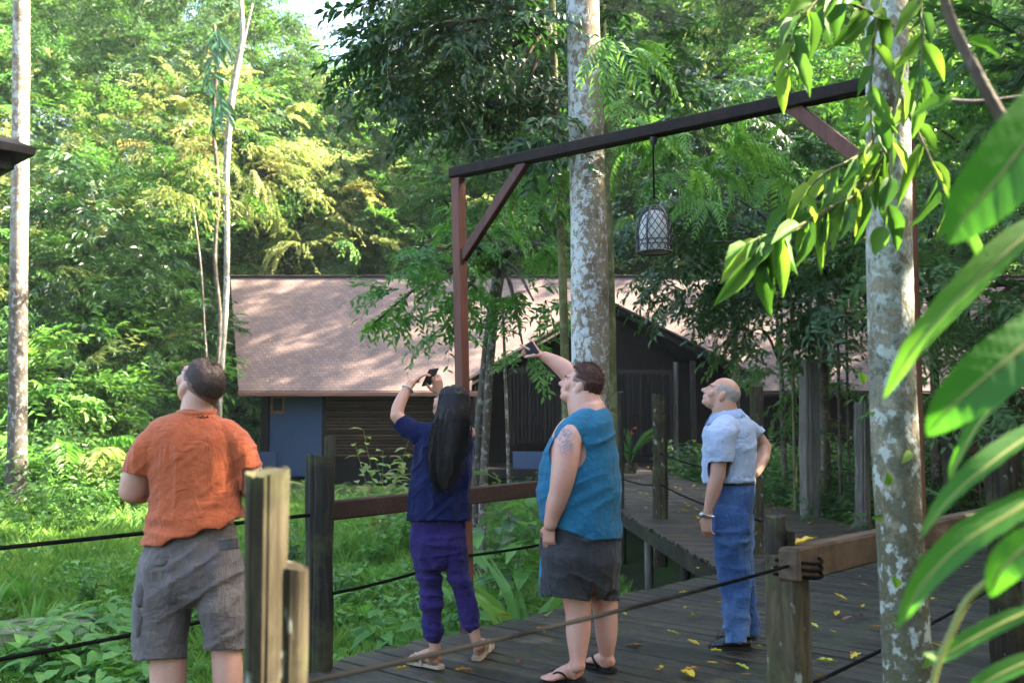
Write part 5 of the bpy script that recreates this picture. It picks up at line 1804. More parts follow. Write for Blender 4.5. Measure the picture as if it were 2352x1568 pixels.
class Forest:
    def __init__(self, seed):
        self.rg = np.random.default_rng(seed)
        self.P, self.E, self.S, self.I = [], [], [], []
    def crown(self, c, r, kinds, dens=1.0, scale=1.3, low=-.7, fill=.3):
        rg = self.rg
        if self.gap is not None:            # a hole in the canopy lets one beam through to the near post
            v = Vector(c) - self.gap
            t_ = v.dot(sun_dir)
            if t_ > 0 and (v - sun_dir * t_).length < max(r) + 1.3:
                return
        area = 4 * math.pi * ((r[0] * r[1]) ** 1.6 / 3 + (r[0] * r[2]) ** 1.6 / 3 + (r[1] * r[2]) ** 1.6 / 3) ** (1 / 1.6)
        n = int(area * 1.55 * dens / scale ** 2)
        pos, d = shell_points(c, r, n, rg, low, fill)
        _, E = rot_of(d, rg.uniform(-.5, .5, len(pos)))
        self.P.append(pos); self.E.append(E)
        self.S.append(rg.uniform(.7, 1.25, len(pos)) * scale)
        ids = np.concatenate([FKEY[k] * w for k, w in kinds])
        self.I.append(rg.choice(ids, len(pos)))
    gap = None
    def build(self, name, label, cat):
        o = scatter(name, FS, np.vstack(self.P), np.vstack(self.E), np.concatenate(self.S), np.concatenate(self.I), label, cat)
        print(name, sum(len(p) for p in self.P), 'sprays')
        return o

LIT = [(('fine', 'leaf_light'), 7), (('fine', 'leaf_mid'), 3), (('pinnate', 'leaf_light'), 3), (('fine', 'leaf_gold'), 1), (('broad', 'leaf_bright'), 2)]  # pale leaf mix: sunshine painted into the left forest's colours
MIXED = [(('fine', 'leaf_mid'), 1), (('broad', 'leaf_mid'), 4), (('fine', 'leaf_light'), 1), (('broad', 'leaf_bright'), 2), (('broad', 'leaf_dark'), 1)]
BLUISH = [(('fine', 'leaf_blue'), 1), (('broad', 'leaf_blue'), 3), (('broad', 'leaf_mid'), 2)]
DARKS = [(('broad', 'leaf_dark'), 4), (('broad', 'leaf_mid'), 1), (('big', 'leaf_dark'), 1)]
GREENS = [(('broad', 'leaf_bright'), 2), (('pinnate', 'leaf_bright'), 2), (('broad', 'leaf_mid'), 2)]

# forest wall on the left and behind the house
fo = Forest(21)
rg = np.random.default_rng(77)
def sky_top(px):
    return np.interp(px, [-400, 560, 620, 690, 800, 900, 1000, 1080, 1300, 2600], [-500, -300, -60, 50, 95, 115, 40, -170, -300, -300])
for row, (py0, Zc) in enumerate(((1010, 23.0), (960, 27), (880, 24.5), (740, 26.5), (600, 29), (460, 32), (310, 35), (150, 38), (-20, 41), (-190, 43))):
    px = -260 + rg.uniform(0, 80)
    while px < 1120:
        Z = Zc + rg.uniform(-2.0, 2.5) + max(0, (px - 480) / 480) * 13
        py = py0 + rg.uniform(-60, 60)
        r = rg.uniform(1.5, 2.7) * (1 + .012 * (Z - 24))
        p = at(px, py, Z)
        topm = py - (r * .9 + .9) / Z * F
        ok = topm > sky_top(px)
        if Z - r < 38 and px + (r * 1.15 + 1.3) / Z * F > 535 and py + (r + .9) / Z * F > 630: ok = False
        if ok:
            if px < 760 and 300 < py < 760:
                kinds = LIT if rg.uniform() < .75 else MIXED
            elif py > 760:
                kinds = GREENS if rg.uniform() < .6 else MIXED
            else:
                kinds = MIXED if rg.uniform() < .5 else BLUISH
            fo.crown(p, (r * 1.15, r * .95, r * .95), kinds, 1.0, 1.15)
        px += r / Z * F * rg.uniform(1.15, 1.6)
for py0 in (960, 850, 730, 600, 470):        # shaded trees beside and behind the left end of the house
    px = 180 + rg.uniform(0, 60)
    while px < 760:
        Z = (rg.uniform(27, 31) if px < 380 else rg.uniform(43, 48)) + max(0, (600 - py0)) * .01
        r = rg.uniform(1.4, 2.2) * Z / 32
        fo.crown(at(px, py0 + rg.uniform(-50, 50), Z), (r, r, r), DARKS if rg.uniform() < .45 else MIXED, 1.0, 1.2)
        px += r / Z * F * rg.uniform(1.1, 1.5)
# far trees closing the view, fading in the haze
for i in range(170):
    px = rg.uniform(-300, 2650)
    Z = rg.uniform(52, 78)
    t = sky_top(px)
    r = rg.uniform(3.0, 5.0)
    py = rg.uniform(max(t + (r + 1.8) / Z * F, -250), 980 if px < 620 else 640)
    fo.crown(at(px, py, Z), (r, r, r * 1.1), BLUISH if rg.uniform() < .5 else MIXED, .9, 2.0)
# behind and right of the house
for row, (py0, Zc) in enumerate(((650, 46), (560, 43), (420, 44), (270, 46), (110, 48), (-60, 50), (-230, 50))):
    px = 1080 + rg.uniform(0, 80)
    while px < 2700:
        Z = Zc + rg.uniform(-3, 3)
        r = rg.uniform(2.4, 3.8)
        p = at(px, py0 + rg.uniform(-60, 60), Z)
        fo.crown(p, (r * 1.1, r, r), DARKS if rg.uniform() < .25 else (GREENS if rg.uniform() < .5 else MIXED), .85, 1.5)
        px += r / Z * F * rg.uniform(1.2, 1.7)
fo.build('forest_trees', 'dense mass of tropical forest foliage behind the clearing and the lodge', 'forest')

# forest to the right and behind the photographer: it shades the boardwalk
fr = Forest(33)
fr.gap = Vector((-.50, 2.17, .75))
for i in range(90):
    x = rg.uniform(9.5, 27)
    y = rg.uniform(-16, 42)
    if x < y * .56 + 2.5: continue
    hmax = (12.5 if y < 11 else 18.5) + 2.5 * math.sin(y * .5) + rg.uniform(-1.5, 1.5)
    for k in range(3 if y < 11 else 5):
        z = rg.uniform(2.5, hmax)
        r = rg.uniform(1.7, 2.9)
        if (x - r) > .53 * y + .3:
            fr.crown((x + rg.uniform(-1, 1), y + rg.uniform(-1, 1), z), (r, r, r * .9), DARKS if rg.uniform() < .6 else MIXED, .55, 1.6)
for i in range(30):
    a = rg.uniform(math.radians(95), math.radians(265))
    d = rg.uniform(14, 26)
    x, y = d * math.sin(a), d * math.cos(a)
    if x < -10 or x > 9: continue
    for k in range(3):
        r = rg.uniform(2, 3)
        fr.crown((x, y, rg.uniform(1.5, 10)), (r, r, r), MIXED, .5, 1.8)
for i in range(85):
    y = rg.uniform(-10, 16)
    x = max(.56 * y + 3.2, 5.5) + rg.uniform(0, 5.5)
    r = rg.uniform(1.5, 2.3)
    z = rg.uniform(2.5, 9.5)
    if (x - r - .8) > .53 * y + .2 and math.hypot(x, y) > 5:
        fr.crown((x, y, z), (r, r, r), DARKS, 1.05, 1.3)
for i in range(25):                          # high canopy in front of the house, above the picture: dapples the roof
    x, y, z = rg.uniform(8.5, 19), rg.uniform(27, 38), rg.uniform(15.5, 22)
    r = rg.uniform(1.3, 2.2)
    fr.crown((x, y, z), (r, r, r * .8), MIXED, .8, 1.3)
fr.build('forest_trees', 'forest foliage closing in on the right side of the boardwalk', 'forest')

# ------------------------------------------------------------------ trees that stand out
def bark_mat(name, base, dark, lichen, amt=.5, moss=None, moss_h=None, spots=True, scale=5.0, side=False):
    m = N(name)
    v = m.coord('Object', (1, 1, .45))
    v2 = m.coord('Object', (1, 1, .8))
    n1 = m.noise(v, scale, 6, .65)
    n2 = m.noise(v2, scale * 1.8, 6, .72, .3)
    n3 = m.noise(v2, scale * 6, 4, .65)
    c = m.ramp(n1, [(.32, dark), (.52, base), (.75, tuple(min(1, x * 1.35) for x in base))])
    f = m.ramp(n2, [(.60 - .22 * amt, (0, 0, 0)), (.66 - .20 * amt, (1, 1, 1))])
    c = m.mix(f, c, lichen)
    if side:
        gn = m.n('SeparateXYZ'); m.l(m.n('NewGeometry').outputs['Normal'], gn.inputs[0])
        fs = m.math('ADD', n2, m.math('MULTIPLY', gn.outputs[0], -.085))  # extra lichen on the left also paints in that side's skylight
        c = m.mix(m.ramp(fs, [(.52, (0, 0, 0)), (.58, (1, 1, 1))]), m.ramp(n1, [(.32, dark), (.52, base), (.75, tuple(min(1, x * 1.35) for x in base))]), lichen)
    if moss:
        g = m.n('SeparateXYZ')
        m.l(m.coord('Object'), g.inputs[0])
        h = m.math('SUBTRACT', moss_h, g.outputs[2])
        f2 = m.math('ADD', m.math('MULTIPLY', h, .45), m.math('MULTIPLY', m.math('SUBTRACT', n2, .45), 3.0))
        f2 = m.ramp(f2, [(.0, (0, 0, 0)), (.5, (1, 1, 1))])
        c = m.mix(m.math('MULTIPLY', f2, .93), c, moss)
        fl_ = m.ramp(m.noise(v2, scale * 2.6, 4, .6), [(.54, (0, 0, 0)), (.60, (1, 1, 1))])
        c = m.mix(m.math('MULTIPLY', fl_, .75), c, tuple(x * .8 for x in lichen))
    if spots:
        f3 = m.ramp(n3, [(.66, (0, 0, 0)), (.71, (1, 1, 1))])
        c = m.mix(f3, c, tuple(x * .35 for x in dark))
    hgt = m.math('ADD', m.math('MULTIPLY', n2, .5), n3)
    m.bsdf(c, .9, .2, bump=hgt, bump_s=.5, bump_d=.02)
    return m.m
M['bark_pale'] = bark_mat('pale_lichen_bark', (.20, .155, .105), (.085, .06, .04), (.38, .37, .34), .42, (.075, .06, .045), 4.6)
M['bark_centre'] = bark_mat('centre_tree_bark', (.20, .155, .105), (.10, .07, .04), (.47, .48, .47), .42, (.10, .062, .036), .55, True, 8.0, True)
M['bark_right'] = bark_mat('right_tree_bark', (.24, .21, .15), (.085, .065, .035), (.50, .54, .49), .55, (.070, .064, .032), 1.9, True, 8.0)
M['bark_green'] = bark_mat('green_bark', (.11, .11, .045), (.05, .05, .02), (.16, .16, .07), .4, None, None, False)
M['bark_dark'] = bark_mat('dark_bark', (.085, .065, .045), (.035, .026, .018), (.17, .15, .12), .3, None, None, False)
M['bark_white'] = bark_mat('white_bark', (.26, .23, .18), (.13, .11, .08), (.40, .38, .33), .45, None, None, False)
M['bark_brown'] = bark_mat('brown_bark', (.15, .10, .06), (.06, .04, .02), (.3, .26, .2), .3, None, None, False)

def trunk_mesh(pts, n=18, amp=.05, seed=0, steps=6, flare=0.0):
    """pts: (px, py, distance, radius) from the ground up"""
    rows = np.array([list(at(p[0], p[1], p[2])) + [p[3]] for p in pts])
    gz0 = float(ground_z(rows[0, 0], rows[0, 1]))
    if pts[0][1] > 600 and rows[0, 2] > gz0 + .05:          # carry the stem down into the ground
        rows = np.vstack([[rows[0, 0], rows[0, 1], gz0 - .15, rows[0, 3] * 1.08], rows])
    A_ = catmull(rows, steps)
    V, Fl = tube_vf(A_[:, :3], A_[:, 3], None, n, (0, 1, 0), True)
    C0 = np.repeat(np.vstack([A_[:1, :3]] * 3 + [A_[:, :3]] + [A_[-1:, :3]] * 3), n, axis=0)
    d = V - C0
    nz = vnoise(V * np.array((7, 7, 2.2)) , seed) - .5
    nz += .5 * (vnoise(V * np.array((17, 17, 6)), seed + 3) - .5)
    V = C0 + d * (1 + nz * amp * 2)[:, None]
    if flare:
        zb = A_[0, 2]
        th = np.arctan2(d[:, 1], d[:, 0])
        k = np.exp(-np.clip(V[:, 2] - zb, 0, 9) / .35)
        V[:, :2] = C0[:, :2] + (V - C0)[:, :2] * (1 + flare * k * (.6 + .6 * np.cos(th * 4 + seed)) )[:, None]
    return np_mesh('trunk', V, Fl, smooth=True)

def tree(name, label, trunks, bark, group=None, n=18, amp=.05, seed=0, flare=0, base=None):
    p = trunks[0][0]
    b = at(p[0], p[1], p[2])
    t = empty(name, (b.x, b.y, b.z))
    tag(t, label, 'tree', group)
    for i, tr in enumerate(trunks):
        obj('trunk', trunk_mesh(tr, n, amp, seed + i, flare=flare), bark, t)
    return t

def blob_crown(blobs, Z, kind, scale, seed, near=False, lean=(0, 0, 0)):
    """blobs: (px, py, half width px, half height px, number of sprays)"""
    rg = np.random.default_rng(seed)
    P, Dv = [], []
    for b in blobs:
        z0, z1 = Z if len(b) < 6 else b[5]
        k = b[4]
        ang = rg.uniform(0, 2 * math.pi, k)
        rr = np.sqrt(rg.uniform(0, 1, k))
        for a_, q in zip(ang, rr):
            p = at(b[0] + b[2] * q * math.cos(a_), b[1] + b[3] * q * math.sin(a_), rg.uniform(z0, z1))
            P.append(p)
            Dv.append((math.cos(a_) * .8 + lean[0] + rg.normal(0, .35), rg.normal(0, .6) + lean[1], -math.sin(a_) * .25 + lean[2] + rg.normal(0, .25)))
    return np.array([tuple(p) for p in P]), np.array(Dv), rg

def add_crown(t, blobs, Z, kind, scale, mat, seed, near=False, lean=(0, 0, 0), name='crown', limb_from=None, bark=None):
    P, Dv, rg = blob_crown(blobs, Z, kind, scale, seed, near, lean)
    V, Fa, r = crown_soup(P, Dv, kind, scale, rg, near)
    o = obj(name, np_mesh(name, V, Fa, np.maximum(r, 0)), mat, t)
    if limb_from is not None:           # limbs that carry the clumps
        for b in blobs:
            z0, z1 = Z if len(b) < 6 else b[5]
            e = np.array(at(b[0], b[1], (z0 + z1) / 2))
            s0 = np.array(at(*limb_from)) if not callable(limb_from) else limb_from(b)
            mid = (s0 + e) / 2 + np.array((0, 0, .12 * np.linalg.norm(e - s0)))
            Vb, Fb = tube_vf(catmull(np.array([s0, mid, e]), 5), np.linspace(.035, .012, 11), None, 8, (0, .3, .9))
            obj('branch', np_mesh('branch', Vb, Fb, smooth=True), bark, t)
    return o

def high_crown(t, c, r, kind, mat, n, scale, seed):
    rg = np.random.default_rng(seed)
    P, Dv = shell_points(c, r, n, rg)
    V, Fa, rr = crown_soup(P, Dv, kind, scale, rg)
    return obj('crown', np_mesh('crown', V, Fa, np.maximum(rr, 0)), mat, t)

t1 = tree('tall_tree', 'straight pale-barked tree trunk at the left edge, behind the small roof', [[(38, 1075, 19, .20), (40, 1000, 19, .175), (42, 700, 19, .165), (47, 300, 19, .16), (49, 0, 19, .155), (52, -500, 19, .15)]], M['bark_pale'], seed=1, amp=.04, flare=.4)
high_crown(t1, (-9, 19.5, 15.5), (4, 4, 2.6), 'broad', M['leaf_mid'], 150, 1.3, 5)
t2 = tree('slender_tree', 'crooked slender pale trunk rising through the sunlit bamboo-like foliage', [[(498, 1040, 25.5, .075), (508, 860, 25.5, .072), (520, 660, 25.5, .07), (521, 470, 25.5, .075), (520, 380, 25.5, .08), (532, 230, 25.5, .085), (553, 110, 25.5, .075), (557, 70, 25.5, .07), (548, -60, 25.5, .06)], [(556, 112, 25.5, .04), (566, 70, 25.5, .03), (580, 10, 25.6, .025)]], M['bark_white'], seed=2)
add_crown(t2, [(540, -120, 120, 60, 22)], (25, 28), 'broad', 1.0, M['leaf_mid'], 7)
t3 = tree('sapling', 'thin bare pale stem left of the lodge, above the orange-shirted man', [[(474, 860, 19.5, .018), (470, 760, 19.5, .018), (462, 620, 19.5, .017), (450, 520, 19.5, .016), (443, 470, 19.5, .015)]], M['bark_pale'], seed=3, n=8)
add_crown(t3, [(440, 430, 60, 40, 10)], (19, 20), 'fine', .8, M['leaf_light'], 8)
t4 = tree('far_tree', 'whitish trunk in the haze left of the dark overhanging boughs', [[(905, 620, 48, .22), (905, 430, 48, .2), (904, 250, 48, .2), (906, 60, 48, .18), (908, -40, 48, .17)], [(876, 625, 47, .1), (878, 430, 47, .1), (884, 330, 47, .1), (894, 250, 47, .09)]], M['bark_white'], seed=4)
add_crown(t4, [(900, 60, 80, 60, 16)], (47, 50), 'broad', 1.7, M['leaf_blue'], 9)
t4b = tree('far_tree', 'thin grey trunk in the haze above the lodge ridge', [[(985, 560, 44, .11), (982, 440, 44, .11), (974, 320, 44, .1), (970, 200, 44, .09)]], M['bark_white'], seed=5)
add_crown(t4b, [(960, 190, 40, 40, 8)], (43, 45), 'fine', 1.5, M['leaf_mid'], 9)

t5 = tree('forest_tree', 'slim mossy trunk just left of the big central trunk, with dark overhanging boughs', [[(1310, 1330, 9.7, .055), (1302, 1000, 9.7, .048), (1297, 800, 9.7, .043), (1288, 500, 9.7, .040), (1276, 250, 9.7, .038), (1268, 0, 9.7, .035), (1260, -200, 9.7, .03)]], M['bark_green'], seed=6)
add_crown(t5, [(1000, 100, 110, 60, 15), (880, 130, 50, 25, 5), (1110, 40, 130, 60, 18), (1190, 170, 90, 70, 16), (960, 215, 80, 40, 10), (1060, 240, 90, 50, 15), (1190, 290, 60, 40, 7), (1100, -60, 160, 60, 16), (930, 20, 40, 40, 4)], (8.6, 10.4), 'broad', .62, M['leaf_dark'], 10, True, (-.35, 0, -.35), limb_from=(1270, 60, 9.7), bark=M['bark_dark'])
add_crown(t5, [(1225, 400, 50, 20, 5), (1290, 380, 30, 20, 3)], (9.2, 9.8), 'pinnate', .55, M['leaf_bright'], 12, True, (-.2, 0, -.4), name='frond_clump')

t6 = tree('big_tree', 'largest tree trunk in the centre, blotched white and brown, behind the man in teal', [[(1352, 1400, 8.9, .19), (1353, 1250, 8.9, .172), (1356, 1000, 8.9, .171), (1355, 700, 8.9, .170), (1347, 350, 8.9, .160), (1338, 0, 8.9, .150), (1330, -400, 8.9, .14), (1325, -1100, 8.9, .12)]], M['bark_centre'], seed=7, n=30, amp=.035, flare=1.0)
high_crown(t6, (.5, 10, 13.5), (4.2, 4.2, 2.6), 'broad', M['leaf_mid'], 150, 1.2, 15)
t6b = tree('forest_tree', 'thin grey-green trunk half hidden behind the big central trunk', [[(1412, 1180, 12, .05), (1408, 900, 12, .048), (1402, 600, 12, .046), (1388, 200, 12, .045), (1380, -150, 12, .04)]], M['bark_green'], seed=8)
add_crown(t6b, [(1600, 310, 60, 25, 4), (1690, 340, 60, 30, 4), (1740, 400, 40, 40, 3), (1580, 380, 60, 30, 4), (1650, 440, 60, 30, 3), (1480, 330, 60, 20, 3), (1420, 290, 30, 60, 3), (1430, 120, 40, 50, 4)], (8.3, 9.6), 'pinnate', .62, M['leaf_bright'], 16, True, (.1, 0, -.35))
add_crown(t6b, [(1480, 130, 70, 70, 8), (1420, 30, 60, 40, 6)], (11, 12.5), 'broad', .9, M['leaf_dark'], 17, True)

t7 = tree('leaning_tree', 'leaning double-stemmed tree with blotchy bark between the woman and the central trunk', [[(1090, 1180, 12.6, .055), (1098, 1000, 12.6, .055), (1112, 860, 12.6, .06), (1130, 730, 12.6, .075), (1150, 600, 12.6, .075), (1168, 480, 12.6, .07), (1195, 370, 12.6, .06), (1218, 280, 12.6, .05), (1235, 150, 12.7, .04)], [(1108, 1180, 12.5, .05), (1116, 1000, 12.5, .05), (1124, 860, 12.5, .052), (1134, 740, 12.5, .055)], [(1168, 1100, 11.6, .02), (1160, 850, 11.6, .018), (1155, 700, 11.7, .015)]], M['bark_pale'], seed=9)
add_crown(t7, [(960, 690, 75, 35, 7), (1040, 640, 70, 40, 7), (925, 600, 45, 25, 4), (1000, 570, 60, 40, 6), (1225, 690, 55, 70, 8), (1190, 580, 60, 50, 7), (1090, 520, 70, 60, 7), (1250, 560, 40, 60, 5), (1015, 760, 35, 25, 3), (860, 740, 12, 10, 1), (1200, 790, 50, 30, 4)], (10.8, 12.8), 'broad', .55, M['leaf_bright'], 18, True, (0, 0, -.3), limb_from=(1150, 600, 12.6), bark=M['bark_dark'])
add_crown(t7, [(1090, 440, 70, 60, 8), (1180, 480, 70, 60, 8), (1010, 480, 50, 40, 4)], (12.2, 14.0), 'fine', .8, M['leaf_mid'], 19, False)

# dark trees between the side walkway and the lodge
specs = [
    ('dark broad-leaved tree hanging over the porch roof, right of the lantern', (1895, 1010, 17, .07), [(1610, 420, 150, 90, 17), (1790, 400, 150, 100, 18), (1560, 560, 90, 70, 10), (1720, 560, 130, 80, 16), (1640, 680, 100, 40, 8), (1860, 600, 110, 90, 14), (1500, 640, 60, 40, 4), (1780, 690, 110, 50, 9), (1900, 690, 90, 60, 8), (1470, 480, 70, 60, 7)], (13.5, 17), M['leaf_dark'], 'broad', .85),
    ('dark shrubby tree behind the man in jeans, over the right roof', (1800, 1020, 20, .05), [(1800, 720, 110, 60, 13), (1900, 780, 90, 60, 12), (1720, 760, 60, 40, 5), (1950, 680, 60, 80, 9), (1850, 870, 110, 60, 9)], (16, 19.5), M['leaf_mid'], 'broad', .8),
    ('glossy leafy tree with many stems behind the right-hand trunk', (2150, 1060, 15, .06), [(2130, 480, 120, 130, 18), (2280, 420, 120, 140, 18), (2200, 680, 150, 100, 20), (2310, 640, 90, 110, 14), (2030, 560, 80, 110, 12), (2250, 860, 140, 80, 16), (2400, 500, 80, 200, 14)], (12, 16), M['leaf_mid'], 'broad', .8),
    ('tall tree filling the top right with small bright leaves', (2420, 1000, 19, .12), [(2000, 120, 160, 110, 18), (2180, 150, 160, 120, 20), (2330, 100, 120, 130, 16), (1850, 200, 140, 100, 14), (2080, 300, 130, 80, 14), (2300, 300, 120, 100, 14)], (17, 21), M['leaf_bright'], 'broad', .95),
    ('tree with dark drooping leaves above the lantern', (1690, 1000, 24, .09), [(1560, 220, 140, 80, 14), (1720, 240, 140, 80, 14), (1500, 330, 90, 60, 8), (1660, 330, 120, 50, 9)], (20, 25), M['leaf_dark'], 'broad', 1.15),
]
for i, (lab, tb, bl, Z, mat, kind, scl_) in enumerate(specs):
    px, py, Zt, r = tb
    topb = min(b[1] for b in bl)
    tt_ = tree('broadleaf_tree', lab, [[(px, py, Zt, r * 1.2), (px - 6, (py + topb) / 2, Zt, r), (px - 20, topb, Zt - .3, r * .6)]], M['bark_dark'], 'trees right of the lantern', 12, .05, 40 + i)
    add_crown(tt_, bl, Z, kind, scl_, mat, 60 + i, True, (0, 0, -.25), limb_from=(px - 8, (py * .45 + topb * .55), Zt), bark=M['bark_dark'])
for i, (px, Zt, lab) in enumerate(((1925, 15.5, 'thin dark stem left of the pale grey walkway post'), (1880, 18, 'thin mossy stem between the tall walkway post and the grey post'), (1945, 17.5, 'straight thin stem in front of the right roof of the lodge'), (1820, 16, 'thin dark sapling right behind the older man'))):
    tt_ = tree('sapling', lab, [[(px + 6, 1110, Zt, .03), (px + 2, 900, Zt, .026), (px - 3, 700, Zt, .022), (px - 8, 560, Zt, .018)]], M['bark_green'] if i % 2 else M['bark_dark'], 'saplings beside the side walkway', 8, .05, 80 + i)
    add_crown(tt_, [(px, 620, 40, 40, 4), (px + 10, 900 + 20 * i, 30, 50, 2)], (Zt - .6, Zt + .6), 'broad', .7, M['leaf_mid'], 90 + i)

# right foreground trunk with its leafy branches
M['leaf_near'] = leaf_mat('near_leaf', [(.075, .17, .022), (.11, .22, .03), (.15, .26, .04), (.24, .30, .06)], .5, .6, .25, vary=.8)
NT = np.array([(0, 0)] + [(x, w) for x, w in ((.12, .30), (.28, .46), (.46, .50), (.64, .42), (.82, .24), (.93, .10))] + [(1, 0)])
def near_leaf_mesh(seed, curl=.12, wave=.03):
    rg = np.random.default_rng(seed)
    V, Fl = [], []
    k = len(NT)
    for i, (x, w) in enumerate(NT):
        for j in (-1, -.5, 0, .5, 1):
            z = abs(j) * w * .35 - curl * x * x * 1.8 + wave * math.sin(x * 17 + j * 2 + seed) * abs(j) * (w > .1)
            V.append((x, j * w * .62, z))
    for i in range(k - 1):
        for j in range(4):
            a_ = i * 5 + j
            Fl.append((a_, a_ + 1, a_ + 6, a_ + 5))
    me = np_mesh('leaf', np.array(V), Fl, smooth=True)
    a = me.attributes.new('rnd', 'FLOAT', 'POINT'); a.data.foreach_set('value', np.full(len(V), rg.uniform(.1, .9), np.float32))
    return me
NLM = [near_leaf_mesh(i, .06 + .07 * (i % 3)) for i in range(6)]
M['leaf_near_dark'] = leaf_mat('near_leaf_dark', [(.035, .10, .016), (.055, .14, .022), (.085, .18, .03)], .42, .5, .3, vary=.8)
for i_, me in enumerate(NLM): me.materials.append(M['leaf_near_dark'] if i_ in (1, 4, 5) else M['leaf_near'])
def place_leaf(parent, base, d, up, L, W, mesh):
    """one leaf as an object of its own under parent"""
    d = Vector(d).normalized()
    y = Vector(up).cross(d)
    if y.length < 1e-3: y = Vector((0, 1, 0))
    y.normalize()
    z = d.cross(y)
    R3 = Matrix((d, y, z)).transposed().to_4x4()
    o = bpy.data.objects.new('leaf', mesh)
    COL.objects.link(o)
    o.parent = parent
    o.matrix_parent_inverse = parent_world(parent).inverted()
    o.matrix_basis = Matrix.Translation(base) @ R3 @ Matrix.Diagonal((L, W, L, 1))
    return o

rt = tree('lichened_tree', 'nearest tree trunk on the right, white lichen above and dark moss below', [[(2100, 1760, 3.55, .092), (2085, 1500, 3.55, .086), (2068, 1250, 3.55, .083), (2055, 1000, 3.55, .082), (2045, 700, 3.55, .080), (2040, 350, 3.55, .077), (2036, 0, 3.55, .073), (2030, -500, 3.55, .068)]], M['bark_right'], seed=12, n=28, amp=.06)
rgb = np.random.default_rng(5)
branches = [
    ([(2045, 300, 3.42), (2000, 420, 3.30), (1900, 480, 3.2), (1800, 540, 3.1), (1735, 590, 3.05)], 19, (.12, .19)),
    ([(2045, 330, 3.42), (1960, 430, 3.28), (1850, 520, 3.15), (1760, 540, 3.1), (1715, 560, 3.05)], 15, (.12, .18)),
    ([(2045, 250, 3.42), (1980, 350, 3.3), (1890, 400, 3.2), (1830, 470, 3.15)], 11, (.11, .17)),
    ([(2060, 200, 3.42), (2120, 330, 3.30), (2160, 420, 3.25), (2190, 500, 3.2)], 8, (.11, .17)),
    ([(2050, 60, 3.4), (1980, 20, 3.3), (1900, -10, 3.2), (1830, 60, 3.1), (1810, 160, 3.1)], 15, (.12, .18)),
    ([(2030, -40, 3.4), (2010, 80, 3.28), (2000, 200, 3.22), (2005, 330, 3.2)], 9, (.11, .17)),
    ([(2090, 100, 3.42), (2070, 180, 3.3), (2050, 300, 3.24), (2045, 430, 3.2), (2030, 520, 3.2)], 7, (.11, .17)),
    ([(2110, -20, 3.3), (2120, 100, 3.2), (2105, 230, 3.2)], 7, (.10, .15)),
]
for bi, (pts, nl, (l0, l1)) in enumerate(branches):
    P = catmull(np.array([tuple(at(*p)) for p in pts]), 5)
    V, Fl = tube_vf(P, np.linspace(.008, .003, len(P)), None, 7, (0, 1, 0))
    br_ = obj('branch', np_mesh('branch', V, Fl, smooth=True), M['bark_green'], rt)
    T = np.gradient(P, axis=0)
    for k in range(nl):
        i = int((len(P) - 1) * (k + 1) / nl)
        sg = 1 if k % 2 else -1
        t = unit(T[i])
        sidev = np.cross(t, (0, 1, 0))
        d = t * .5 + sidev * sg * rgb.uniform(.2, .8) + np.array((0, rgb.uniform(-.5, .3), -.55 + rgb.uniform(-.4, .2)))
        place_leaf(br_, Vector(P[i]), d, (rgb.normal(0, .5), -.7 + rgb.normal(0, .4), .5), rgb.uniform(l0, l1) * rgb.uniform(.85, 1.4), rgb.uniform(.06, .10), NLM[k % 6])
for k in range(9):          # little climbers on the bark
    pxl, pyl = 1985 + (k * 9) % 30 + k * 9, 880 + k * 78
    p = at(pxl + (70 if k % 3 == 2 else 0), pyl, 3.46)
    place_leaf(rt, p, (-.4 + .3 * (k % 2), -.4, .6 - .5 * (k % 3)), (0, -1, .2), .055, .05, NLM[k % 6])

# big-leaved ginger in the right foreground
def ginger_mat():
    m = N('ginger_leaf')
    v = m.coord('UV')
    w = m.n('TexWave'); w.wave_type = 'BANDS'; w.bands_direction = 'X'
    w.inputs['Scale'].default_value = 16; w.inputs['Distortion'].default_value = .2; w.inputs['Detail'].default_value = 0
    m.l(v, w.inputs['Vector'])
    rn = rand_obj(m)
    c = m.ramp(rn, [(0, (.05, .19, .022)), (.5, (.075, .24, .028)), (1, (.12, .27, .035))])
    c = m.mix(m.math('MULTIPLY', w.outputs['Fac'], .25), c, (.025, .085, .016))
    b = m.n('BsdfPrincipled'); m.l(c, b.inputs['Base Color']); b.inputs['Roughness'].default_value = .5; b.inputs['Specular IOR Level'].default_value = .3
    bp = m.n('Bump'); bp.inputs['Strength'].default_value = .12; bp.inputs['Distance'].default_value = .004
    m.l(w.outputs['Fac'], bp.inputs['Height']); m.l(bp.outputs[0], b.inputs['Normal'])
    t = m.n('BsdfTranslucent'); m.l(m.mix(1.0, c, (1.5, 1.5, .6), 'MULTIPLY'), t.inputs['Color'])
    mx = m.n('MixShader'); mx.inputs[0].default_value = .55
    m.l(b.outputs[0], mx.inputs[1]); m.l(t.outputs[0], mx.inputs[2]); m.l(mx.outputs[0], m.out.inputs['Surface'])
    return m.m
M['ginger'] = ginger_mat()
M['ginger_stem'] = plain_mat('ginger_stem', (.22, .24, .05), .5, .4, 30)
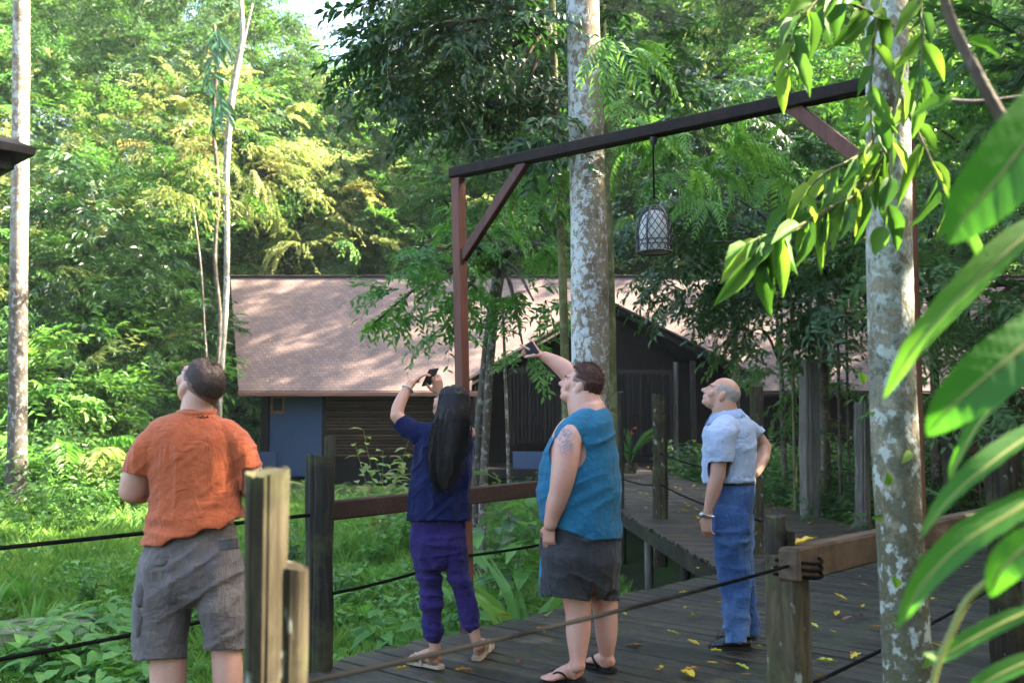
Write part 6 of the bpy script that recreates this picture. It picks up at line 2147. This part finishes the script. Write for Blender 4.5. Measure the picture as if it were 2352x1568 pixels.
def big_leaf(parent, pts, wpx, fold=.35, twist=0.0, side=(0, -.4, 1), tipw=.12, name='leaf'):
    """long leaf along pixel points (px, py, distance) from base to tip, greatest half width wpx"""
    P = catmull(np.array([tuple(at(*p)) for p in pts]), 8)
    k = len(P)
    T = unit(np.gradient(P, axis=0))
    up = np.broadcast_to(np.asarray(side, float), T.shape)
    Y = unit(np.cross(up, T)); Zv = np.cross(T, Y)
    x = np.linspace(0, 1, k)
    w = wpx * pts[0][2] / F * (np.sin(math.pi * np.clip(x, 0, 1) ** .8) ** .75 + .02)
    V, uv = [], []
    js = np.linspace(-1, 1, 11)
    for i in range(k):
        for j in js:
            pl_ = .05 * math.sin(x[i] * 60 - abs(j) * 9) * w[i] * min(1, abs(j) * 3)
            V.append(P[i] + Y[i] * j * w[i] * math.cos(fold * abs(j)) + Zv[i] * (abs(j) * w[i] * math.sin(fold) + pl_ + twist * j * w[i]))
            uv.append((x[i] - abs(j) * .12, j))
    Fl = [(i * 11 + j, i * 11 + j + 1, (i + 1) * 11 + j + 1, (i + 1) * 11 + j) for i in range(k - 1) for j in range(10)]
    me = np_mesh(name, np.array(V), Fl, smooth=True)
    ul = me.uv_layers.new(name='UVMap')
    for lp_ in me.loops:
        ul.data[lp_.index].uv = uv[lp_.vertex_index]
    lf = obj(name, me, M['ginger'], parent)
    Vr, Fr = tube_vf(P[:-2], np.linspace(.0045, .001, k - 2) * pts[0][2] / 1.4, None, 6, (0, 1, 0))
    obj('midrib', np_mesh('midrib', Vr, Fr, smooth=True), M['ginger_stem'], lf)
    return lf
gb = at(2500, 1700, 1.5)
gp = empty('ginger_plant', (gb.x, gb.y, -.15))
tag(gp, 'large bright ginger leaves filling the right foreground', 'plant')
for i, (pts, w, fold, sd_) in enumerate([
    ([(2470, 130, 1.45), (2400, 260, 1.42), (2300, 400, 1.40), (2215, 500, 1.40), (2180, 560, 1.4)], 80, .3, (.2, -.9, .5)),
    ([(2480, 470, 1.5), (2352, 545, 1.48), (2230, 660, 1.46), (2110, 790, 1.45), (2030, 915, 1.46)], 42, .5, (.1, -.5, .8)),
    ([(2440, 690, 1.35), (2352, 790, 1.33), (2260, 870, 1.32), (2180, 940, 1.32), (2130, 1000, 1.33)], 66, .3, (.1, -.9, .45)),
    ([(2480, 940, 1.6), (2352, 1010, 1.58), (2250, 1085, 1.56), (2170, 1160, 1.56), (2115, 1235, 1.57)], 34, .5, (0, -.4, .9)),
    ([(2430, 1110, 1.4), (2320, 1180, 1.38), (2210, 1250, 1.37), (2120, 1340, 1.37), (2060, 1440, 1.38)], 40, .45, (.1, -.6, .7)),
    ([(2420, 1210, 1.3), (2352, 1260, 1.3), (2300, 1310, 1.3), (2275, 1370, 1.31)], 44, .3, (0, -.8, .5)),
    ([(2440, 1380, 1.5), (2330, 1420, 1.5), (2230, 1470, 1.5), (2160, 1510, 1.5), (2120, 1500, 1.5)], 24, .4, (0, -.6, .8)),
    ([(2470, 820, 1.8), (2352, 880, 1.8), (2260, 960, 1.78), (2200, 1060, 1.78), (2180, 1110, 1.78)], 22, .6, (0, -.3, .9)),
    ([(2420, 1500, 1.6), (2340, 1530, 1.6), (2260, 1570, 1.6), (2200, 1620, 1.6)], 26, .4, (0, -.6, .8))]):
    big_leaf(gp, pts, w, fold, 0, sd_)
for i, pts in enumerate(([(2500, 1750, 1.5), (2460, 1300, 1.5), (2470, 900, 1.48), (2480, 450, 1.46), (2470, 130, 1.45)], [(2480, 1750, 1.4), (2440, 1400, 1.4), (2430, 1110, 1.4), (2440, 690, 1.36)],
                         [(2330, 1290, 1.45), (2230, 1370, 1.45), (2190, 1440, 1.45), (2150, 1540, 1.45), (2120, 1700, 1.45)])):
    P = catmull(np.array([tuple(at(*p)) for p in pts]), 6)
    V, Fl = tube_vf(P, np.linspace(.006, .003, len(P)), None, 10, (0, 1, 0))
    obj('stem', np_mesh('stem', V, Fl, smooth=True), M['ginger_stem'], gp)
P = catmull(np.array([tuple(at(*p)) for p in [(2150, -60, 1.9), (2190, 60, 1.9), (2250, 180, 1.88), (2300, 270, 1.87), (2370, 380, 1.85), (2480, 560, 1.8), (2560, 1000, 1.8), (2580, 1900, 1.8)]]), 6)
V, Fl = tube_vf(P, np.linspace(.009, .016, len(P)), None, 12, (0, 1, 0))
brn = empty('bare_branch', tuple(P[-1]))
tag(brn, 'slanting bare grey branch crossing the top right corner', 'branch')
obj('limb', np_mesh('limb', V, Fl, smooth=True), M['bark_dark'], brn)
for pxl, pyl, dx in ((2215, 95, 1), (2190, 230, -1)):
    place_leaf(brn, at(pxl, pyl, 1.9), (dx, 0, -.25), (0, -.8, .5), .085, .05, NLM[1])
P = catmull(np.array([tuple(at(*p)) for p in [(2140, 220, 2.6), (2200, 232, 2.6), (2270, 232, 2.6), (2400, 215, 2.6)]]), 5)
V, Fl = tube_vf(P, .006, None, 8, (0, 0, 1))
obj('twig', np_mesh('twig', V, Fl, smooth=True), M['bark_dark'], brn)

# ------------------------------------------------------------------ undergrowth
def herb(seed, h=.35, stems=4, nl=6, L=.12, W=.075, spread=.12, tm=T2, droop=.4):
    rg = np.random.default_rng(seed)
    parts = []
    for s_ in range(stems):
        a = rg.uniform(0, 6.28); hh = h * rg.uniform(.6, 1.15)
        t = np.linspace(0, 1, 5)
        P = np.stack([math.cos(a) * spread * (t ** 1.5) + rg.normal(0, .02), math.sin(a) * spread * (t ** 1.5) + rg.normal(0, .02), t * hh], 1)
        parts.append(stick(P, .006, .003, 3))
        ts = np.linspace(.3, 1, nl)
        pos = np.stack([np.interp(ts, t, P[:, i]) for i in range(3)], 1)
        b = rg.uniform(0, 6.28) + np.arange(nl) * 2.4
        dd = np.stack([np.cos(b), np.sin(b), rg.uniform(-droop, .35, nl)], 1)
        parts.append(leaf_soup(pos, dd, rg.normal(0, .2, (nl, 3)) + (0, 0, 1), L * rg.uniform(.6, 1.15, nl), W * rg.uniform(.7, 1.15, nl), tm, rg))
    V, Fa, r = merge(parts)
    return V, Fa, np.maximum(r, 0)
def tuft(seed, n=16, h=.26):
    rg = np.random.default_rng(seed)
    a = rg.uniform(0, 6.28, n)
    pos = np.stack([rg.normal(0, .05, n), rg.normal(0, .05, n), np.zeros(n)], 1)
    lean = rg.uniform(.15, .9, n)
    dd = np.stack([np.cos(a) * lean, np.sin(a) * lean, np.ones(n)], 1)
    return leaf_soup(pos, dd, np.stack([-np.cos(a), -np.sin(a), np.full(n, .6)], 1), h * rg.uniform(.5, 1.2, n), rg.uniform(.007, .014, n), T2, rg)
def frond_plant(seed, n=7, L=.7, leaflets=26, W=.03, ll=.16, rise=.7):
    rg = np.random.default_rng(seed)
    parts = []
    for q in range(n):
        a = q * 6.28 / n + rg.uniform(-.3, .3); l = L * rg.uniform(.7, 1.15)
        t = np.linspace(0, 1, 9)
        R_ = t * l * .85
        P = np.stack([R_ * math.cos(a), R_ * math.sin(a), t * l * rise * 1.6 - t ** 2 * l * rise * 1.35], 1)
        parts.append(stick(P, .008, .003, 3))
        ts = np.repeat(np.linspace(.2, 1, leaflets // 2), 2)
        pos = np.stack([np.interp(ts, t, P[:, i]) for i in range(3)], 1)
        sg = np.where(np.arange(leaflets) % 2, 1, -1)
        b = a + sg * (1.15 - .5 * ts)
        dd = np.stack([np.cos(b), np.sin(b), rg.uniform(-.5, -.1, leaflets)], 1)
        parts.append(leaf_soup(pos, dd, (0, 0, 1), ll * np.sin(.5 + ts * 2.3), W, T2, rg))
    V, Fa, r = merge(parts)
    return V, Fa, np.maximum(r, 0)
def strap_plant(seed, n=9, L=.55, W=.07, tm=T8):
    rg = np.random.default_rng(seed)
    a = rg.uniform(0, 6.28, n)
    ln = rg.uniform(.3, .9, n)
    dd = np.stack([np.cos(a) * ln, np.sin(a) * ln, np.ones(n)], 1)
    return leaf_soup(np.stack([np.cos(a) * .03, np.sin(a) * .03, np.zeros(n)], 1), dd, np.stack([-np.cos(a), -np.sin(a), np.full(n, .5)], 1), L * rg.uniform(.7, 1.2, n), W * rg.uniform(.8, 1.2, n), tm, rg)
def mk(name, vfr): return np_mesh(name, *vfr)

US = []
for i in range(3): US.append((mk('grass_tuft', tuft(i)), M['grass']))                                                    # 0-2
for i in range(3): US.append((mk('low_herb', herb(20 + i, .20, 5, 6, .085, .055)), M['leaf_bright']))                    # 3-5
for i in range(2): US.append((mk('tall_herb', herb(30 + i, .45, 5, 7, .14, .085)), M['leaf_mid']))                       # 6-7
for i in range(2): US.append((mk('shrub', herb(40 + i, .95, 9, 11, .15, .075, .45)), M['leaf_mid']))                     # 8-9
for i in range(2): US.append((mk('dark_shrub', herb(50 + i, .95, 9, 11, .17, .085, .45)), M['leaf_dark']))               # 10-11
US.append((mk('fern', frond_plant(60)), M['leaf_bright']))                                                               # 12
US.append((mk('palm_seedling', frond_plant(61, 8, 1.2, 34, .035, .30)), M['leaf_mid']))                                  # 13
US.append((mk('strap_plant', strap_plant(62)), M['leaf_bright']))                                                        # 14
for i in range(2): US.append((mk('bright_shrub', herb(70 + i, .7, 8, 9, .12, .07, .4)), M['leaf_bright']))               # 15-16

ug = np.random.default_rng(9)
UP, UE, US_, UI = [], [], [], []
def sow(x0, x1, y0, y1, per, ids, s0, s1, cond=None):
    n = int((x1 - x0) * (y1 - y0) * per)
    x = ug.uniform(x0, x1, n); y = ug.uniform(y0, y1, n)
    w = x * NN.x + y * NN.y
    ok = (w < BACK - .12) & ~((x > wl(y) - .15) & (x < wr(y) + .1) & (y > 9)) & ~((x > -9) & (y > 29.4))
    if cond is not None: ok &= cond(x, y)
    x, y = x[ok], y[ok]
    UP.append(np.stack([x, y, ground_z(x, y) - .01], 1))
    UE.append(np.stack([ug.normal(0, .12, len(x)), ug.normal(0, .12, len(x)), ug.uniform(0, 6.28, len(x))], 1))
    US_.append(ug.uniform(s0, s1, len(x)))
    UI.append(ug.choice(ids, len(x)))
def patchy(f, thr, seed):
    return lambda x, y: vnoise(np.stack([x * f, y * f, np.zeros_like(x)], 1), seed) > thr
sow(-7, 3, 5, 13, 80, [0, 1, 2], .4, .95, lambda x, y: (x * NN.x + y * NN.y < BACK - .75) | (vnoise(np.stack([x * 1.5, y * 1.5, 0 * x], 1), 8) > .56))
sow(-14, 3, 12, 24, 42, [0, 1, 2], .55, 1.2)
sow(-7, .5, 5, 13, 26, [3, 4, 5], .7, 1.25, patchy(.8, .42, 3))
sow(-14, 3, 12, 26, 8, [3, 4, 5], .7, 1.2, patchy(.5, .5, 4))
sow(-7, 3, 5.5, 12, 2.2, [6, 7, 14, 12], .6, 1.1, patchy(.7, .55, 5))
sow(-16, -7.0, 15.5, 24, 5, [15, 16, 8, 12, 6, 7], .6, 1.1)
sow(-7, -3.5, 17.5, 24, 3, [15, 12, 6, 7], .4, .7)
sow(-18, -7.5, 18.5, 27, 3, [8, 9, 13, 15, 12], .9, 1.6)
sow(-1.5, 2, 16, 28, 3, [15, 16, 8], .4, .7)
sow(-9, 2, 21, 29.2, 4, [6, 7, 3, 4], .4, .7)
sow(4.5, 16, 12, 29, 5, [10, 11, 8, 9], .7, 1.5)
sow(4.5, 9, 11, 20, 4, [8, 10, 12, 15], .6, 1.1)
sow(-.2, 2.2, 8.3, 15, 3, [12, 14, 6, 3, 4], .4, .8)
sow(9, 24, 10, 34, 2, [10, 11, 8], 1.0, 2.0)
scatter('undergrowth', US, np.vstack(UP), np.vstack(UE), np.concatenate(US_), np.concatenate(UI), 'grass, herbs and low shrubs covering the ground of the clearing', 'undergrowth')
print('undergrowth', sum(len(p) for p in UP))

# plants that can be picked out
def stand(name, vfr, mat, px, py, Y, s, label, group=None, cat='plant', z=None):
    p = at(px, py, Y)
    me = np_mesh('foliage', *vfr)
    e = empty(name, (p.x, p.y, float(ground_z(p.x, p.y)) if z is None else z), ug.uniform(0, 6.28))
    e.scale = (s, s, s)
    tag(e, label, cat, group)
    o = bpy.data.objects.new('foliage', me); me.materials.append(mat); link(o, e)
    return e
G1 = 'broad-leaved plants in the grass'
spots = [(60, 1330, 7.9), (120, 1300, 8.3), (170, 1345, 7.7), (215, 1290, 8.4), (260, 1330, 7.9), (300, 1280, 8.6), (95, 1270, 8.9), (150, 1265, 9.1), (235, 1255, 9.2), (285, 1370, 7.3), (200, 1390, 7.2), (40, 1290, 8.6), (320, 1345, 7.6)]
for i, (px, py, Y) in enumerate(spots):
    stand('broadleaf_plant', herb(200 + i, .42, 4, 6, .24, .12, .22, T8, .3), M['leaf_bright'], px, py, Y, ug.uniform(.85, 1.2), 'broad-leaved bright green plant in the patch left of the orange-shirted man', G1)
stand('taro_plant', herb(300, 1.15, 7, 7, .36, .17, .35, T8, .5), M['leaf_bright'], 1160, 1380, 8.7, 1.0, 'large-leaved plant right of the red gate post')
stand('taro_plant', strap_plant(301, 14, 1.0, .12), M['leaf_bright'], 1205, 1390, 8.2, 1.0, 'strap-leaved plant at the foot of the central trunk')
stand('taro_plant', herb(302, 1.35, 7, 7, .42, .20, .4, T8, .5), M['leaf_blue'], 1165, 1250, 10.2, 1.05, 'pale big-leaved plant under the timber rail, right of the woman')
stand('taro_plant', herb(303, .75, 7, 7, .30, .15, .3, T8, .5), M['leaf_bright'], 900, 1420, 7.3, .9, 'leafy plant against the deck edge left of the woman')
stand('taro_plant', herb(305, .95, 7, 8, .28, .14, .35, T8, .5), M['leaf_bright'], 985, 1390, 7.9, .9, 'yellow-green plant behind the legs of the woman')
stand('flowering_shrub', herb(314, 1.0, 14, 11, .17, .10, .7, T8), M['leaf_bright'], 850, 1150, 13.6, 1.0, 'low bright bush below the slatted shutter, behind the rail')
stand('flowering_shrub', herb(310, 1.75, 9, 14, .21, .12, .45, T8), M['leaf_light'], 880, 1130, 14.5, 1.0, 'tall leafy shoots in front of the slatted shutter')
stand('flowering_shrub', herb(311, 1.35, 14, 13, .20, .12, .75, T8), M['leaf_bright'], 915, 1120, 15.5, 1.05, 'bright bush between the shutter and the woman')
stand('round_leaf_shrub', herb(312, .9, 7, 9, .17, .14, .4, T8), M['leaf_blue'], 690, 1140, 13.5, .9, 'round-leaved bush just left of the split railing post')
stand('small_palm', frond_plant(320, 9, 1.5, 40, .04, .36), M['leaf_mid'], 265, 1080, 19.5, 1.1, 'low palm with spread fronds left of the orange shirt', None, 'palm')
stand('small_palm', frond_plant(321, 8, 1.7, 40, .04, .38, 1.0), M['leaf_light'], 300, 1000, 21, 1.3, 'arching sunlit palm above the shoulder of the man in orange', None, 'palm')
stand('small_palm', frond_plant(322, 8, 1.7, 40, .04, .38, 1.1), M['leaf_bright'], 150, 960, 20.5, 1.3, 'palm with drooping fronds beside the pale left trunk', None, 'palm')
pp = stand('potted_plant', strap_plant(330, 16, 1.3, .07), M['leaf_mid'], 1446, 1040, 25, .95, 'tall green potted plant with red flowers in front of the dark porch', None, 'plant', .35)
V, Fl = tube_vf([(0, 0, -.27), (0, 0, -.1), (0, 0, .02)], [.16, .2, .22], None, 16, (0, 1, 0), False)
Fl.append(tuple(range(16)))
o = obj('pot', np_mesh('pot', V, Fl, smooth=True), M['post'], None, (0, 0, 0)); o.parent = pp
m = N('red_flower'); m.bsdf((.55, .05, .015), .5, .3); M['red'] = m.m
for k in range(2):
    fx, fy, fz = ug.uniform(-.3, .3), ug.uniform(-.3, .3), ug.uniform(.7, 1.25)
    V, Fa, r = leaf_soup(np.zeros((5, 3)) + (fx, fy, fz), ug.normal(0, .5, (5, 3)) + (0, 0, .6), (0, 0, 1), .10, .04, T2, ug)
    o = obj('flower', np_mesh('flower', V, Fa), M['red'], None, (0, 0, 0)); o.parent = pp
# climber with long glossy leaves
cl = empty('climbing_vine', at(490, 300, 27))
tag(cl, 'climber with long glossy hanging leaves high in the left forest', 'vine')
n = 46
ts = np.sort(ug.uniform(0, 1, n))
pos = np.array([tuple(at(492 + 14 * math.sin(t * 9) + ug.normal(0, 9), 60 + 215 * t, 25.0 + ug.normal(0, .2))) for t in ts])
dd = np.stack([ug.normal(.25, .45, n), ug.normal(-.3, .3, n), ug.uniform(-1.3, -.5, n)], 1)
V, Fa, r = leaf_soup(pos, dd, (0, -1, .4), ug.uniform(.45, .7, n), ug.uniform(.13, .19, n), T8, ug)
obj('foliage', np_mesh('foliage', V, Fa, r), leaf_mat('glossy_leaf', [(.02, .07, .02), (.03, .09, .025)], .2, .22, .7), cl)
P = np.array([tuple(at(492 + 5 * math.sin(t * 5) + 3 * t, 60 + 240 * t, 25.2)) for t in np.linspace(0, 4.35, 44)])
V, Fl = tube_vf(P, .05, None, 8, (0, 1, 0))
obj('stem', np_mesh('stem', V, Fl, smooth=True), M['bark_dark'], cl)
# mossy concrete slab in the grass
sl = floor_at(95, 1440, -.36)
m = N('mossy_slab'); nz = m.noise(m.coord('Object'), 9, 5, .7)
m.bsdf(m.ramp(nz, [(.35, (.05, .075, .03)), (.5, (.12, .15, .075)), (.62, (.20, .19, .14))]), .95, .2, bump=nz, bump_s=.5, bump_d=.02)
V, Fq = box_vf((0, 0, 0), (.42, 0, 0), (0, .32, 0), (0, 0, .09))
slab = obj('concrete_slab', bevel_mesh('concrete_slab', V, Fq, .03, 2, .008), m.m, None, (sl.x, sl.y, -.42))
slab.rotation_euler = (.02, -.03, .25)
tag(slab, 'mossy concrete cover slab with dead leaves in the grass, lower left', 'slab')

# fallen leaves, one by one
m = {}
for nm, cols in (('yellow', [(.55, .36, .02), (.62, .45, .04)]), ('orange', [(.42, .17, .03), (.50, .24, .05)]), ('brown', [(.16, .075, .035), (.26, .13, .06)]), ('green', [(.30, .36, .04), (.42, .44, .05)])):
    m[nm] = leaf_mat('fallen_' + nm, cols, .15, .55, .35, vary=1.0)
FL = {}
for nm in m:
    FL[nm] = []
    for i in range(3):
        me = near_leaf_mesh(20 + i, -.06 - .05 * i, .06)
        me.materials.append(m[nm]); FL[nm].append(me)
LB = {'yellow': 'small yellow fallen leaf lying on the dark planks', 'orange': 'curled orange fallen leaf lying on the planks', 'brown': 'dry brown fallen leaf lying on the planks', 'green': 'yellow-green fallen leaf lying on the planks'}
def drop_leaf(x, y, nm, L, z=.008, side=False):
    o = bpy.data.objects.new('fallen_leaf', FL[nm][ug.integers(0, 3)])
    COL.objects.link(o)
    o.location = (x, y, z + .012)
    o.rotation_euler = (ug.normal(0, .12), ug.normal(0, .12), ug.uniform(0, 6.28))
    o.scale = (L, L * .62, L * .8)
    if side:
        tag(o, nm + ' fallen leaf lying on the side walkway to the lodge', 'leaf', nm + ' leaves on the side walkway')
    else:
        tag(o, LB[nm], 'leaf', nm + ' leaves on the boardwalk')
hand = [(1440, 1418, 'green', 1.1), (1252, 1458, 'orange', 1.1), (1478, 1488, 'brown', 1.3), (1607, 1488, 'yellow', 1.0), (1660, 1502, 'yellow', 1.0), (1645, 1388, 'yellow', .9), (1585, 1366, 'yellow', 1.0), (1605, 1310, 'yellow', .9),
        (1875, 1522, 'green', 1.3), (1955, 1520, 'yellow', 1.2), (1945, 1383, 'yellow', 1.2), (1920, 1420, 'yellow', 1.2), (1935, 1430, 'brown', 1.0), (2000, 1445, 'orange', 1.1), (1855, 1410, 'yellow', .8), (1770, 1505, 'yellow', 1.0),
        (1720, 1545, 'green', 1.0), (1690, 1540, 'brown', 1.1), (1595, 1562, 'yellow', 1.7), (1570, 1548, 'orange', 1.2), (1885, 1560, 'orange', 1.0), (905, 1545, 'yellow', 1.0), (935, 1530, 'yellow', .9), (1085, 1545, 'orange', 1.2), (1170, 1420, 'orange', 1.2), (1185, 1470, 'yellow', .9),
        (1520, 1535, 'yellow', .7), (1505, 1545, 'orange', .8), (1650, 1530, 'yellow', .7), (1300, 1378, 'brown', 1.0), (2150, 1380, 'yellow', 1.0), (2300, 1400, 'orange', 1.0), (2060, 1400, 'yellow', 1.0), (1980, 1400, 'yellow', .8),
        (1745, 1165, 'yellow', 1.2), (1690, 1182, 'yellow', 1.2), (1855, 1205, 'yellow', 1.4), (1580, 1178, 'yellow', 1.3), (1540, 1130, 'yellow', 1.4), (1560, 1098, 'yellow', 1.4), (1450, 1128, 'yellow', 1.4), (1470, 1135, 'yellow', 1.4), (1620, 1150, 'orange', 1.2), (1760, 1180, 'orange', 1.2), (1590, 1120, 'yellow', 1.4), (1508, 1155, 'yellow', 1.2), (1575, 1165, 'yellow', 1.2), (1935, 1213, 'orange', 1.4), (1490, 1075, 'yellow', 1.5), (1600, 1190, 'yellow', 1.1)]
for px, py, nm, s_ in hand:
    p = floor_at(px, py)
    drop_leaf(p.x, p.y, nm, .095 * s_, side=p.x * NN.x + p.y * NN.y < BACK)
for i in range(70):
    s_ = ug.uniform(1.5, 16); w_ = ug.uniform(BACK + .1, NEAR - .1)
    p = edge_pt(s_, w_)
    drop_leaf(p.x, p.y, ug.choice(['yellow', 'orange', 'brown', 'brown', 'yellow', 'green']), ug.uniform(.05, .095))
for i in range(30):
    y = ug.uniform(12.5, 30); x = ug.uniform(wl(y) + .1, wr(y) - .1)
    drop_leaf(x, y, ug.choice(['yellow', 'orange', 'yellow']), ug.uniform(.08, .14), side=True)
p = at(1812, 1258, pb.y)
lf = bpy.data.objects.new('fallen_leaf', FL['yellow'][0]); COL.objects.link(lf)
lf.location = (p.x + .02, p.y, p.z + .012); lf.rotation_euler = (0, -.15, .4); lf.scale = (.12, .07, .08)
tag(lf, 'yellow leaf caught on top of the nearest railing post', 'leaf')
# leaf litter on the roof: far too small to count
n = 260
u_, v_ = ug.uniform(0, 1, n), ug.uniform(0.02, .97, n)
xx = eL.x + (hp(2200, 880).x - eL.x) * u_
yy = HY + RD * v_
pos = np.stack([xx, yy, eL.z + slope_t * RD * v_ + .015], 1)
ok = ~((xx > vL.x - .3) & (xx < vR.x + .3))
pos = pos[ok]; n = len(pos)
a = ug.uniform(0, 6.28, n)
dd = np.stack([np.cos(a), np.sin(a) * .7, np.sin(a) * .7 * slope_t], 1)
V, Fa, r = leaf_soup(pos, dd, (0, -.65, .76), ug.uniform(.06, .13, n), ug.uniform(.04, .07, n), T2, ug)
ll = obj('leaf_litter', np_mesh('leaf_litter', V, Fa, r), leaf_mat('litter', [(.18, .11, .05), (.28, .20, .09), (.36, .30, .18)], .1), None)
tag(ll, 'scattered dry leaves on the shingle roof of the lodge', 'leaf litter', kind='stuff')

# ------------------------------------------------------------------ haze in the forest air
hb = N('haze_air')
pv = hb.n('VolumePrincipled')
pv.inputs['Color'].default_value = (.93, .96, 1.0, 1)
pv.inputs['Density'].default_value = 0.0003
pv.inputs['Anisotropy'].default_value = 0.3
hb.l(pv.outputs[0], hb.out.inputs['Volume'])
V, Fq = box_vf((0, 150, 19), (420, 0, 0), (0, 370, 0), (0, 0, 21))
haze = obj('haze', np_mesh('haze', V, Fq), hb.m)
tag(haze, 'thin pale morning haze filling the forest air', 'haze', kind='stuff')
